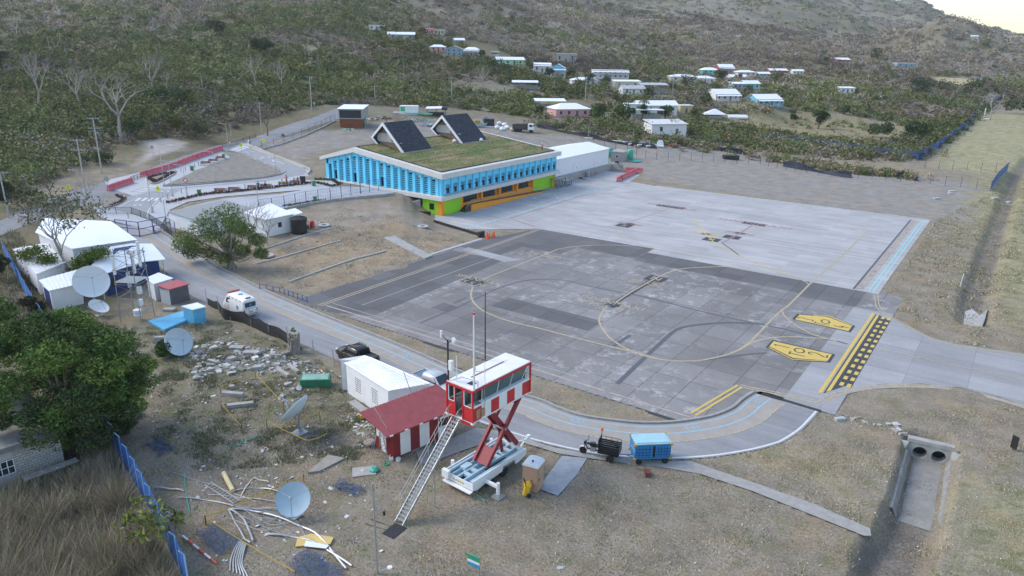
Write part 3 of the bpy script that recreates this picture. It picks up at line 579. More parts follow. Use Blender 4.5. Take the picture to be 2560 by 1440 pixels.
# ---------------- curved service road ----------------
sroad=drape('service_road',SROAD,.004,CR,step=3)
drape('road_mouth',[p for p in pl([(1858,1000),(1886,982),(1905,978),(2050,1022),(2048,1030),(2003,1077),(1930,1100)])],.000,CR,sroad,step=4)
band=MB(); inn=offset(RINS,-.15); outb=offset(RINS,-3.0)
band.add([(*p,T1(*p)+.010) for p in inn]+[(*p,T1(*p)+.010) for p in outb],[(i,len(inn)+i,len(inn)+i+1,i+1) for i in range(len(inn)-1)]); band.build('tan_lane',CTAN,sroad)
for o_,w_,m_ in ((-.5,.14,BL),(-1.65,.16,BL),(-2.95,.16,YF)): ribbon(MB(),offset(RINS,o_),w_,tf(.016)).build('lane_line',m_,sroad)
ribbon(MB(),offset(ROUTS[36:],.25),.2,tf(.015)).build('edge_line',WH,sroad)
kk=MB(); K=offset(RINS,.12)
for a,b in zip(K[:-1],K[1:]): kk.bar((*a,T1(*a)+.05),(*b,T1(*b)+.05),.26,.24)
ko=kk.build('kerb',CKERB,None); tag(ko,'long curved concrete kerb along the inner edge of the service road','kerb')
wd=T1
for x,y in ((573,694),(704,758),(848,821),(1018,890),(1445,1050),(1730,1069),(1893,1000),(497,653)):
 c=TP(x,y); z=c[2]+.02; dirv=min(range(len(RINS)-1),key=lambda i:np.linalg.norm(RINS[i]-c[:2])); t_=RINS[dirv+1]-RINS[max(dirv-1,0)]; t_/=np.linalg.norm(t_); nrm=np.array([t_[1],-t_[0]])
 b=MB()
 for s in (-1,1): ribbon(b,[c[:2]+nrm*s*.38-t_*.5,c[:2]+nrm*s*.38+t_*.5],.09,lambda x,y:z); ribbon(b,[c[:2]+t_*s*.5-nrm*.4,c[:2]+t_*s*.5+nrm*.4],.09,lambda x,y:z)
 ribbon(b,[c[:2]-t_*.3,c[:2],c[:2]+t_*.25+nrm*.2],.12,lambda x,y:z); ribbon(b,[c[:2]-nrm*.2,c[:2]+t_*.2-nrm*.1],.12,lambda x,y:z); b.build('walk_symbol',BL,sroad)
# ---------------- footways, pads ----------------
flat('footway',WALKA,.03,CKERB); flat('footpath',WALKB,.035,CKERB); flat('concrete_pad',PAD,.03,mat('bluish_pad',(.33,.355,.385),.9,var=.2,sc=1.2,grime=.3))
# ---------------- street, plaza, parking ----------------
street=drape('street',STREET,.02,CROAD,step=5); plaza=drape('plaza_pavement',PLAZA,.05,CP,step=4)
park=drape('parking_area',PARK,.07,concrete('parking_concrete',(.38,.40,.44),6,2.6,.9,.05,streak=.1),step=4)
c3=lambda L:[(260+x/4.741,300+y/4.741) for x,y in L]
asph=mat('smooth_grey_road',(.28,.29,.31),.85,var=.1,sc=.4)
drape('plaza_road',tpoly(c3([(0,1010),(240,920),(440,880),(690,815),(900,835),(800,900),(600,985),(530,1100),(500,1165),(200,1080),(0,1040)])),.075,asph,plaza)
drape('plaza_road',tpoly(c3([(1500,380),(1700,300),(1760,340),(2050,450),(2330,560),(2430,600),(2370,650),(1900,735),(1100,800),(820,830),(800,812),(1300,770),(1900,690),(2110,640),(2110,600),(1950,530),(1600,400)])),.075,asph,plaza)
def psheet(name,L,m,off=.1,par=plaza): return drape(name,tpoly(c3(L)),off,m,par,step=6)
for k in range(4):
 x,y=430+k*52,800+k*0; psheet('crossing_bar',[(350+k*40,848-k*17),(480+k*45,862-k*18),(500+k*45,852-k*18),(370+k*42,840-k*17)],WH,.11)
for k in range(5):
 psheet('crossing_bar',[(355+k*75,970-k*2),(395+k*75,970-k*2),(455+k*72,930),(415+k*72,928)],WH,.11)
for k in range(5): psheet('crossing_bar',[(1490+k*32,372-k*13),(1580+k*32,388-k*13),(1595+k*32,380-k*13),(1505+k*32,364-k*13)],WH,.11)
def pline(L,w,m,off=.12,par=plaza,name='painted_line'):
 P=[TP(*p)[:2] for p in c3(L)]; P=spline(P,4) if len(P)>2 else P
 return ribbon(MB(),P,w,tf(off)).build(name,m,par)
pline([(310,850),(530,770)],.3,WH); pline([(1610,400),(1790,378)],.3,WH); pline([(180,1040),(300,975),(400,930)],.2,WH); pline([(510,1165),(530,1080),(600,1000),(650,955)],.2,WH)
pline([(2390,590),(2415,620),(2380,650)],.2,WH); pline([(2135,620),(2145,640),(2120,660)],.2,WH); pline([(490,690),(500,730),(540,760)],.2,WH)
for L in ([(2140,525),(2000,480)],[(2040,545),(1900,500)]): pline(L,.22,WH); pline([(L[1][0]+50,L[1][1]-8),L[1],(L[1][0]+20,L[1][1]+24)],.24,WH)
for (x,y) in ((400,1018),(725,852),(1822,462),(1920,447)):
 P=[TP(*c3([(x+44*cos(t),y+14*sin(t))])[0])[:2] for t in np.linspace(0,2*pi,15)]; ribbon(MB(),P,.22,tf(.13)).build('speed_ring',WH,plaza)
 c=TP(*c3([(x,y)])[0]); letters(MB(),'30',(c[0],c[1],c[2]+.13),(_r[0],_r[1],0),(-sin(YAW),cos(YAW),0),1.0).build('painted_text',WH,plaza)
isl=mat('island_soil',(.22,.205,.18),.95,var=.3,sc=.8,bump=.05)
I1=c3([(720,780),(900,700),(1100,600),(1500,450),(1400,372),(1580,395),(1900,520),(2090,600),(2100,640),(1900,680),(1400,730),(1000,760)])
drape('island_soil',tpoly(I1),.16,isl,plaza,step=4)
I2=c3([(525,680),(640,650),(850,628),(760,690),(600,748),(540,722)]); drape('island_soil',tpoly(I2),.16,isl,plaza)
I3=c3([(0,870),(230,905),(240,950),(160,1005),(0,1040)]); drape('island_soil',tpoly(I3),.16,isl,plaza)
def kerbline(L,name,label,w=.25,h=.28,m=None,px=False):
 P=spline([TP(*p)[:2] for p in (L if px else c3(L))],4); b=MB()
 for a,c in zip(P[:-1],P[1:]): b.bar((*a,T1(*a)+h/2),(*c,T1(*c)+h/2),w,h)
 o=b.build(name,m or CKERB); tag(o,label,'kerb'); return o
kerbline([(700,790),(900,785),(1400,745),(1900,690),(2110,645),(2118,600),(1950,525),(1600,398),(1400,368)],'kerb','pale kerb round the large bare soil island in the roundabout')
kerbline([(1715,250),(1720,310),(1850,360),(2100,460),(2350,555),(2440,600),(2420,645)],'kerb','tan kerb along the outer side of the looping plaza road',.3,.45,mat('tan_kerb',(.46,.42,.36),.85))
kerbline([(500,680),(520,730),(590,765),(700,725),(850,640)],'kerb','rounded kerb round the small planted island beside the red barriers')
kerbline([(0,1050),(150,1010),(245,950),(235,905)],'kerb','kerb round the planted corner island above the dark railing')
# ---------------- shared object materials ----------------
WHITE=mat('white_painted_metal',(.74,.76,.78),.5,var=.06,sc=1.2,grime=.08); WROOF=mat('white_sheet_roof',(.78,.81,.85),.45,var=.05,sc=.8,grime=.05)
WALLW=mat('white_plaster',(.80,.81,.83),.8,var=.06,sc=1,grime=.12); BLUEW=mat('sky_blue_wall',(.14,.64,.93),.6,var=.07,sc=.6); NAVY=mat('navy_wall',(.02,.045,.16),.7,var=.15)
DARK=mat('dark_opening',(.012,.014,.018),.5); GLASS=mat('window_glass',(.03,.04,.05),.12,var=.3,spec=.8); BLACK=mat('black_plastic',(.018,.018,.02),.55,var=.3); RUB=mat('tyre_rubber',(.02,.02,.021),.85)
GREEN=mat('lime_green_wall',(.28,.62,.02),.7,var=.06); ORANGE=mat('orange_wall',(.80,.31,.02),.7,var=.07); SLAB=mat('cream_slab',(.60,.59,.57),.75,var=.07,sc=.8,grime=.08)
STEEL=mat('galvanised_steel',(.40,.42,.44),.45,.55,var=.15,sc=3); GREY=mat('grey_plaster',(.33,.33,.32),.85,var=.15,grime=.2); RED=mat('bright_red_paint',(.52,.025,.03),.5,var=.12); DRED=mat('dark_red_metal',(.24,.02,.03),.5,var=.18,sc=2)
WOOD=mat('weathered_wood',(.22,.14,.08),.8,var=.3,sc=4); BROWN=mat('brown_panel',(.17,.13,.10),.8); BLOCK=mat('concrete_block',(.36,.355,.34),.9,var=.2,sc=3,grime=.2,bump=.01); CONC=mat('old_concrete',(.36,.355,.34),.9,var=.25,sc=1.5,grime=.3,bump=.02)
NBLUE=mat('deep_blue_metal',(.015,.09,.30),.5,var=.15); YEL=mat('bright_yellow',(.70,.45,.03),.5); SKIN=mat('skin',(.22,.12,.08),.6,var=.05); SALM=mat('red_plastic',(.66,.13,.16),.5,var=.12,sc=1.5,grime=.1); TEALP=mat('green_plastic',(.05,.36,.27),.5,var=.15)
LBLUE=mat('light_blue_paint',(.12,.44,.68),.65,var=.12,grime=.12); PBLUE=mat('pale_blue_metal',(.38,.52,.60),.5,var=.1)
# ---------------- terminal ----------------
X0,Y0=-87.37,100.83; Y1=Y0+40.6; XL=-119.3; XR=-110.0
def RB(x):
 return 7.2+(10.0-7.2)*(X0-x)/(X0-XR) if x>XR else 10.0-(10.0-7.7)*(XR-x)/(XR-XL)
term=thing('terminal_building','large blue terminal with a grass-covered roof above lime and orange lower walls','building',(X0,Y0,0)); O=Vector((X0,Y0,0))
def tb(mb,name,m,par=term,label=None):
 mb.v=[(v[0]-X0,v[1]-Y0,v[2]) for v in mb.v]; return mb.build(name,m,par,label)
z1,z2=2.95,3.75
yg=onX(1152.8,526,X0)[1]; yr=onX(1334,470,X0)[1];
for q_ in ((-92.1,X0-.9,Y0,Y0+.25),(X0-.25,X0,Y0+.9,yg),(X0-.25,X0,yr,Y1-1.2)): tb(MB().box(*q_,0,z1),'green_wall',GREEN)
b=MB(); b.box(X0-.9,X0+.02,Y0-.02,Y0+.9,0,z1)
b.box(X0-.9,X0+.02,Y1-1.2,Y1-.2,0,z1)
cols=[yg,onX(1203,510,X0)[1],onX(1248,498,X0)[1],onX(1291,486,X0)[1],yr-.5]
for y in cols: b.box(X0-.75,X0+.03,y+.003,y+.6,0,z1)
b.box(X0-.8,X0-.6,yg+.6,yr,0,z1)
for a,c in zip(cols[:-1],cols[1:]): b.box(X0-.59,X0-.1,a+.61,c-.01,0,1.35)
tb(b,'orange_wall',ORANGE)
for a,c in zip(cols[:-1],cols[1:]):
 b=MB(); b.box(X0-.58,X0-.5,a+.8,c-.9,1.4,2.85); w_=tb(b,'window',GLASS)
 b=MB()
 for k in range(7): y=a+.8+(c-a-1.7)*k/6; b.box(X0-.49,X0-.44,y-.03,y+.03,1.4,2.85)
 for z in (1.42,2.1,2.8): b.box(X0-.49,X0-.45,a+.8,c-.9,z,z+.05)
 o=b.build('window_frame',BLACK); o.parent=w_; o.location=(-X0,-Y0,0)
ramp0=G(1177,527.8); ramp1=G(1366,477); ry0,ry1=ramp0[1],ramp1[1]; RXo=X0+1.75
b=MB(); b.xprism([(ry0,0),(ry1,0),(ry1-.2,.05),(ry0+.9,1.25),(ry0+.05,1.2)],'X',RXo-.15,RXo); b.xprism([(ry0+.4,0),(ry1,0),(ry0+.9,.95)],'X',X0+.05,RXo-.16); tb(b,'ramp',ORANGE)
b=MB(); b.xprism([(ry0+.9,.97),(ry1,.02),(ry1,.06),(ry0+.9,1.02)],'X',X0+.06,RXo-.17); tb(b,'ramp_floor',mat('brown_tile',(.16,.11,.09),.7))
b=MB()
for k in range(6): b.box(X0+.08,RXo-.2,ry0+.3-(k+1)*.32,ry0+.3-k*.32,0,1.0-k*.165)
tb(b,'steps',mat('black_step',(.05,.048,.05),.7))
b=MB()
for xx in (RXo-.07,):
 pts=[(xx,ry0-1.6,.95),(xx,ry0+.3,2.15),(xx,ry0+1,2.15),(xx,ry1-.3,1.0)]
 b.tube(pts,.035,5); b.tube([(p[0],p[1],p[2]-.4) for p in pts],.02,4)
 for k in range(16):
  t=k/15; y=ry0+1+(ry1-ry0-1.3)*t; b.tube([(xx,y,1.15-1.1*t),(xx,y,2.15-1.15*t)],.022,4)
 for k in range(3): b.tube([(xx,ry0-1.6+k*.95,.0+k*.5),(xx,ry0-1.6+k*.95,.95+k*.6)],.025,4)
tb(b,'railing',STEEL)
b=MB(); wx=onY(1080,521,Y0)[0]; b.box(wx-.55,wx+.5,Y0-.04,Y0-.01,.95,2.1); w_=tb(b,'window',GLASS)
b=MB()
for k in range(6): b.box(wx-.55+k*.21,wx-.52+k*.21,Y0-.1,Y0-.05,.9,2.15)
o=b.build('window_grille',BLACK); o.parent=w_; o.location=(-X0,-Y0,0)
b=MB(); b.box(XL+5,X0+.7,Y0-.7,Y1+.7,z1,z2-.12); b.box(XL-.2,X0+.35,Y0-.35,Y1+.35,z2-.118,z2); tb(b,'slab',SLAB)
mod=(X0-XL-1.0)/16.
b=MB(); dk=MB(); sl_=MB()
b.box(XL,XL+.9,Y0,Y0+.5,z2,RB(XL+.9)-.003)
doors=(14,11,7)
for k in range(16):
 xr=X0-.6-k*mod; xl=xr-mod
 sw0,sw1=xl+.12,xr-mod*.42     # slot limits
 top=min(RB(xl),RB(xr))-.9
 if k==15:
  b.xprism([(xl,6.9),(xr,6.9),(xr,RB(xr)),(xl,RB(xl))],'Y',Y0,Y0+.35); b.box(xr-.5,xr,Y0,Y0+.4,z2,6.9); continue
 b.xprism([(sw1,z2),(xr,z2),(xr,RB(xr)),(sw1,RB(sw1))],'Y',Y0,Y0+.35)
 b.xprism([(xr-.16,z2),(xr,z2),(xr,RB(xr)-.02),(xr-.16,RB(xr-.16)-.02)],'Y',Y0-.14,Y0-.003)
 b.xprism([(xl,z2),(sw0,z2),(sw0,RB(sw0)),(xl,RB(xl))],'Y',Y0,Y0+.35)
 b.xprism([(sw0,RB(sw0)-.85),(sw1,RB(sw1)-.62 if RB(sw1)<RB(sw0) else RB(sw1)-.85),(sw1,RB(sw1)),(sw0,RB(sw0))],'Y',Y0+.06,Y0+.34)
 zb=z2+.12; sl_=MB()
 if k in doors: zb=z2+2.15; sl_.box(sw0,sw1,Y0+.02,Y0+.3,zb-.1,zb)
 n=int((RB(sw0)-.85-zb)/.36)
 for j in range(n): sl_.cbox(((sw0+sw1)/2,Y0+.1,zb+.2+j*.36),(sw1-sw0,.16,.10),rx=.35)
 tb(sl_,'louvre_slats',BLUEW)
b.box(X0-.6,X0-.006,Y0+.0,Y0+.5,z2,7.2)
b.box(XL,X0-.5,Y0+.36,Y0+.5,z2,z2+.1)
tb(b,'side_wall',BLUEW)
dk.xprism([(XL+2.6,z2),(X0-.6,z2),(X0-.6,7.1),(XR,9.8),(XL+2.6,RB(XL+2.6)-.1)],'Y',Y0+.7,Y0+.8); dk.box(XL+2.4,XL+2.6,Y0+.5,Y0+5,z2,7.6); tb(dk,'inner_wall',mat('shaded_blue_interior',(.012,.03,.05),.9))  # recess shade painted in: near-black blue keeps the gaps between slats dark
b=MB(); b.box(XL+1.2,XL+2.9,Y0+1.2,Y0+1.35,z2,6.8); tb(b,'door',GLASS)
bay=(Y1-Y0-.6)/18.; b=MB(); dk=MB(); sl_=MB(); rv=MB()
for k in range(18):
 y=Y0+.6+k*bay; sl_=MB(); rv=MB()
 b.box(X0-.35,X0,y,y+.7,z2+.1,7.25); b.box(X0,X0+.14,y+.02,y+.16,z2+.1,7.25)
 b.box(X0-.3,X0-.06,y+.7,y+bay,5.75,7.25)
 for j in range(3): sl_.cbox((X0-.12,y+.7+(bay-.7)/2,5.62-j*.24),(.26,bay-.7,.09),ry=-.45)
 b.box(X0-.35,X0-.0,y+.7,y+bay,z2+.1,z2+.22); rv.box(X0-.34,X0-.1,y+bay-.2,y+bay-.003,z2+.23,4.9); tb(sl_,'louvre_slats',BLUEW); tb(rv,'window_reveal',BLUEW)
b.box(X0-.5,X0,Y0+.006,Y0+.6,z2,7.2)
tb(b,'front_wall',BLUEW)
dk.box(X0-.8,X0-.4,Y0+.6,Y1,z2+.1,7.2); tb(dk,'window_band',GLASS)
b=MB();
for k in range(18):
 y=Y0+.6+k*bay+.75; b.box(X0-.39,X0-.37,y,y+.75,4.0,4.55)
tb(b,'blinds',mat('grey_blind',(.30,.31,.33),.6))
b=MB(); b.box(X0-.5,X0,Y1-.05,Y1,z2,7.2); b.box(XL,X0-.5,Y1-.2,Y1,z2,7.2); b.box(XL,XL+.2,Y0+.5,Y1,z2,7.6); tb(b,'rear_wall',BLUEW)
ov=.7; xa,xb=XL-.9,X0+.85
prof=[(xb,RB(X0)-.15),(XR,10.0),(xa,RB(XL)-.12),(xa,RB(XL)+.55),(XR,10.95),(xb,RB(X0)+.85)]
b=MB(); b.xprism(prof,'Y',Y0-ov,Y1+ov); roof=tb(b,'roof',SLAB)
gz=lambda x:RB(X0)+.85+(10.95-RB(X0)-.85)*(xb-x)/(xb-XR)
gm,t,bs=newmat('planted_roof'); geo=N(t,'ShaderNodeNewGeometry')
nz=N(t,'ShaderNodeTexNoise'); nz.inputs['Scale'].default_value=.22; nz.inputs['Detail'].default_value=7; nz.inputs['Roughness'].default_value=.7; mp=N(t,'ShaderNodeMapping'); mp.inputs['Scale'].default_value=(1,.35,1); t.links.new(geo.outputs['Position'],mp.inputs[0]); t.links.new(mp.outputs[0],nz.inputs['Vector'])
cr=N(t,'ShaderNodeValToRGB'); e=cr.color_ramp.elements; e[0].position=.40; e[0].color=(.10,.15,.035,1); e[1].position=.60; e[1].color=(.27,.22,.12,1); q=e.new(.5); q.color=(.16,.16,.06,1); t.links.new(nz.outputs[0],cr.inputs[0])
wv=N(t,'ShaderNodeTexBrick'); wv.offset=0; wv.inputs['Scale'].default_value=1; wv.inputs['Brick Width'].default_value=.42; wv.inputs['Row Height'].default_value=.42; wv.inputs['Mortar Size'].default_value=.07; wv.inputs['Mortar Smooth'].default_value=1; wv.inputs['Color1'].default_value=(1.15,1.15,1.1,1); wv.inputs['Color2'].default_value=(.85,.85,.8,1); wv.inputs['Mortar'].default_value=(.5,.46,.42,1); t.links.new(geo.outputs['Position'],wv.inputs['Vector'])
n2=N(t,'ShaderNodeTexNoise'); n2.inputs['Scale'].default_value=4; n2.inputs['Detail'].default_value=6; t.links.new(geo.outputs['Position'],n2.inputs['Vector'])
mm=N(t,'ShaderNodeMixRGB',blend_type='MULTIPLY'); mm.inputs[0].default_value=.8; t.links.new(cr.outputs[0],mm.inputs[1]); t.links.new(wv.outputs[0],mm.inputs[2]); m5=N(t,'ShaderNodeMixRGB',blend_type='OVERLAY'); m5.inputs[0].default_value=.7; t.links.new(mm.outputs[0],m5.inputs[1]); t.links.new(n2.outputs[0],m5.inputs[2]); t.links.new(m5.outputs[0],bs.inputs['Base Color']); bs.inputs['Roughness'].default_value=.95
g0,g1,gy0,gy1=XR+.1,xb-1.15,Y0+.45,Y1-.9
def slopebox(mb,xa_,xb_,ya,yb,dz0,dz1): return mb.xprism([(xa_,gz(xa_)+dz0),(xb_,gz(xb_)+dz0),(xb_,gz(xb_)+dz1),(xa_,gz(xa_)+dz1)],'Y',ya,yb)
b=MB(); slopebox(b,g0,g1,gy0,gy1,-.05,.10)
for _ in range(2600):
 x=random.uniform(g0,g1); y=random.uniform(gy0,gy1); h=random.uniform(.08,.2); a=random.uniform(0,pi); z=gz(x)+.09; dx,dy=cos(a)*.1,sin(a)*.1
 b.add([(x-dx,y-dy,z),(x+dx,y+dy,z),(x,y,z+h)],[(0,1,2)])
tb(b,'grass_roof',gm)
b=MB()
for (a0,a1,c0,c1) in ((g0-.12,g1+.12,gy0-.14,gy0-.02),(g0-.12,g1+.12,gy1+.02,gy1+.14),(g1+.02,g1+.14,gy0-.13,gy1+.13),(g0-.14,g0-.02,gy0-.13,gy1+.13)): slopebox(b,a0,a1,c0,c1,-.05,.17)
for xx in (XR+7.3,XR+14.5): slopebox(b,xx,xx+.1,gy0,gy1,0,.14)
tb(b,'edging',BLACK)
def dormer(foot,apex,lc,lb,rend,lab):
 d=ray(*foot); lo,hi=60,400
 for _ in range(60):
  mid=(lo+hi)/2; p=C0+d*mid
  if p[2]>gz(p[0])+.1: lo=mid
  else: hi=mid
 Fp=C0+d*lo; Yf=Fp[1]; A=onY(*apex,Yf); Lc=onY(*lc,Yf); Lb=onY(*lb,Yf)
 E=onX(*rend,A[0]); L=E[1]-Yf
 dm=bpy.data.objects.new('dormer',None); COL.objects.link(dm); dm.parent=term; dm['label']=lab; dm.location=(Fp[0]-X0,Yf-Y0,0)
 def o_(mb): mb.v=[(v[0]-Fp[0],v[1]-Yf,v[2]) for v in mb.v]; return mb
 th=.28
 out=[(Fp[0],Fp[2]),(A[0],A[2]),(Lc[0],Lc[2]),(Lb[0],max(Lb[2],gz(Lb[0])))]
 inn=[(Fp[0]-.55,Fp[2]),(A[0],A[2]-.55),(Lc[0]+.42,Lc[2]-.02),(Lb[0]+.35,max(Lb[2],gz(Lb[0])))]
 sh=MB()
 for i in range(3): sh.xprism([out[i],out[i+1],inn[i+1],inn[i]],'Y',Yf+.25,Yf+L)
 o_(sh).build('shingle_roof',SHG,dm)
 tr=MB()
 for i in range(3): tr.xprism([(out[i][0],out[i][1]+.05),(out[i+1][0],out[i+1][1]+.05),inn[i+1],inn[i]],'Y',Yf-.05,Yf+.24)
 o_(tr).build('trim',WHITE,dm)
 gb=MB(); gb.xprism([inn[0],inn[1],inn[2],inn[3]],'Y',Yf+1.0,Yf+1.15); o_(gb).build('gable',BROWN,dm)
 zb=inn[3][1]+.65; H0=A[2]-zb; xs=inn[2][0]+.35; pn=MB(); W=(Fp[0]-xs)*.5
 for k in range(3): pn.box(xs+k*W/3+.03,xs+(k+1)*W/3-.03,Yf+.9,Yf+.98,zb,zb+H0*.42)
 pn.box(xs,Fp[0]-1.2,Yf+.85,Yf+.99,zb-.12,zb-.02); o_(pn).build('vent_panel',mat('pale_grille',(.42,.42,.43),.6),dm)
 gl=MB(); gl.box(Fp[0]-.7,Fp[0]+.35,Yf+.3,Yf+L,Fp[2]-.15,Fp[2]+.05); o_(gl).build('gutter',mat('grey_flashing',(.25,.26,.27),.5),dm)
 return Fp,A,L
shm,t,bs=newmat('dark_shingles'); geo=N(t,'ShaderNodeNewGeometry'); mp=N(t,'ShaderNodeMapping'); mp.inputs['Rotation'].default_value=(0,0,pi/2);
cx=N(t,'ShaderNodeSeparateXYZ'); t.links.new(geo.outputs['Position'],cx.inputs[0]); cm=N(t,'ShaderNodeCombineXYZ'); t.links.new(cx.outputs[1],cm.inputs[0]); t.links.new(cx.outputs[2],cm.inputs[1])
br=N(t,'ShaderNodeTexBrick'); br.inputs['Scale'].default_value=1; br.inputs['Brick Width'].default_value=.55; br.inputs['Row Height'].default_value=.2; br.inputs['Mortar Size'].default_value=.012; br.inputs['Color1'].default_value=(.018,.023,.035,1); br.inputs['Color2'].default_value=(.05,.058,.08,1); br.inputs['Mortar'].default_value=(.01,.012,.018,1); t.links.new(cm.outputs[0],br.inputs['Vector']); t.links.new(br.outputs[0],bs.inputs['Base Color']); bs.inputs['Roughness'].default_value=.8
SHG=shm
z2p=lambda x,y:(800+x/5.818,270+y/5.818)
DM1=dormer(z2p(1215,655),z2p(905,215),z2p(745,425),z2p(820,525),z2p(1335,165),'nearer dark shingled dormer with white trim')
DM2=dormer(z2p(2070,518),z2p(1770,110),z2p(1610,305),z2p(1685,390),z2p(2140,75),'farther dark shingled dormer with white trim')
for dx in (-5.,-24):
 b=MB(); b.cbox((X0+dx,Y0-.3,RB(X0+dx)-.75),(.25,.4,.3)); b.tube([(X0+dx,Y0-.0,RB(X0+dx)-.6),(X0+dx,Y0-.45,RB(X0+dx)-.7)],.05); tb(b,'floodlight',WHITE)
for k in range(3):
 p=[(1136,355),(1160,351),(1203,352.5)][k]; d=ray(*p); tt=[t_ for t_ in np.arange(100,300,.2) if (C0+d*t_)[2]<gz((C0+d*t_)[0])+.2][0]; p3=C0+d*tt
 b=MB(); b.lathe([(0,0),(.4,.05),(.45,.3),(.25,.6),(0,.7)],n=8); o=b.build('cement_bag',WHITE,None,loc=tuple(p3)); tag(o,'pale sack on the grass roof '+['nearest the gable of the farther dormer','between the vent panels and the dark slope','against the gutter of the farther dormer'][k],'sack')
hx,hz0,hz1=-89.7,1.42,5.45; hy0,hy1=Y1+1.2,171.54; px_=-96.07
hall=thing('white_hall','long low white hall with a plain gabled sheet roof right of the blue terminal','building',(hx,hy1,0))
def hb(mb,name,m,lab=None): mb.v=[(v[0]-hx,v[1]-hy1,v[2]) for v in mb.v]; return mb.build(name,m,hall,lab)
b=MB(); b.xprism([(hx,hz0),(hx,hz1),(px_,6.65),(2*px_-hx,hz1),(2*px_-hx,hz0)],'Y',hy0,hy1-.15); hb(b,'wall',mat('bright_white_wall',(.76,.79,.84),.5,var=.03))
b=MB(); b.xprism([(hx+.25,hz1-.02),(px_,6.66),(2*px_-hx-.25,hz1-.02),(2*px_-hx-.25,hz1+.1),(px_,6.8),(hx+.25,hz1+.1)],'Y',hy0,hy1+.1); hb(b,'roof',WROOF)
for yy in (onX(1434,420,hx)[1],onX(1485,405,hx)[1]):
 b=MB(); b.box(hx,hx+.06,yy,yy+1.6,hz0,hz0+2.3); d_=hb(b,'door',WALLW); b=MB(); b.box(hx+.061,hx+.12,yy+1.3,yy+1.36,hz0+.9,hz0+1.3); b.v=[(v[0]-hx,v[1]-hy1,v[2]) for v in b.v]; b.build('handle',GREY,d_)
b=MB(); b.box(hx+.003,hx+1.15,hy0,hy1+3.2,-.1,hz0-.003); b.box(hx-9,hx,hy1,hy1+3.2,-.1,hz0-.01); hb(b,'dock',CONC)
b=MB()
for k in range(7): b.box(hx+1.16+k*.3,hx+1.16+(k+1)*.3,hy1-.2,hy1+2.6,0,hz0-.2*k-.1)
hb(b,'steps',mat('step_concrete',(.40,.38,.34),.9,var=.15))
b=MB(); b.box(hx+1.16,hx+3.1,hy1+2.65,hy1+2.85,0,1.2); hb(b,'stair_wall',CONC)
rw=MB(); P=[G(975,525,.7),G(1058,500,2.2)]; a=G(972,524,.6); c=np.array([-92.2,Y0-.5,0]); rw.add([(a[0],a[1],-.2),(c[0],c[1],-.2),(c[0],c[1],2.6),(a[0],a[1],.75)],[(0,1,2,3)]); rw.add([(a[0]-.25,a[1],-.2),(c[0]-.25,c[1],-.2),(c[0]-.25,c[1],2.6),(a[0]-.25,a[1],.75)],[(0,1,2,3)]); rw.add([(a[0],a[1],.75),(c[0],c[1],2.6),(c[0]-.25,c[1],2.6),(a[0]-.25,a[1],.75)],[(0,1,2,3)])
o=rw.build('ramp_wall',CONC); tag(o,'sloping pale concrete retaining wall meeting the green wall of the terminal','wall')
b=MB(); e1=G(1073,543,0); e0=G(975,527,.7); b.add([(e0[0],e0[1],.2),(e1[0],e1[1],-.1),(e1[0],e1[1],1.1),(e0[0],e0[1],.75)],[(0,1,2,3)]); b.add([(e0[0]+.2,e0[1]+.2,.2),(e1[0]+.2,e1[1]+.2,-.1),(e1[0]+.2,e1[1]+.2,1.1),(e0[0]+.2,e0[1]+.2,.75)],[(0,1,2,3)]); b.add([(e0[0],e0[1],.75),(e1[0],e1[1],1.1),(e1[0]+.2,e1[1]+.2,1.1),(e0[0]+.2,e0[1]+.2,.75)],[(0,1,2,3)])
o=b.build('tarred_wall',BLACK); tag(o,'low black tarred wall with a pale cap at the foot of the concrete ramp','wall')
b=MB(); p0,p1=G(1085,556),G(1206,592); b.bar((*p0[:2],.22),(*p1[:2],.22),.16,.5); b.cbox((*G(1203,592)[:2],.45),(.5,1.3,.9)); o=b.build('tarred_wall',BLACK); tag(o,'thin black edging wall between the dry slope and pale forecourt, by the traffic cones','wall')
def wallpx(pts,h,w,m,name,label,base=-.6,cat='wall'):
 P=[TP(*p)[:2] for p in pts]; P=densify([np.array(p) for p in P],2.); b=MB()
 for a,c in zip(P[:-1],P[1:]):
  za,zc=T1(*a),T1(*c); d=(c-a)/np.linalg.norm(c-a); n=np.array([-d[1],d[0]])*w/2
  v=[(*(a+n),za+base),(*(a-n),za+base),(*(c-n),zc+base),(*(c+n),zc+base),(*(a+n),za+h),(*(a-n),za+h),(*(c-n),zc+h),(*(c+n),zc+h)]
  b.add(v,[(0,1,2,3),(7,6,5,4),(0,4,5,1),(1,5,6,2),(2,6,7,3),(3,7,4,0)])
 o=b.build(name,m); return tag(o,label,cat)
wallpx([(540,553),(610,545),(700,528),(770,513),(840,502),(985,488)],.45,.3,CONC,'retaining_wall','long pale concrete retaining wall below the car park fence')
b=MB();
for seg in (((1000,497),(1018,500)),((975,524),(1058,500))): pass
FBLUE=mat('blue_fence_paint',(.03,.10,.24),.5)
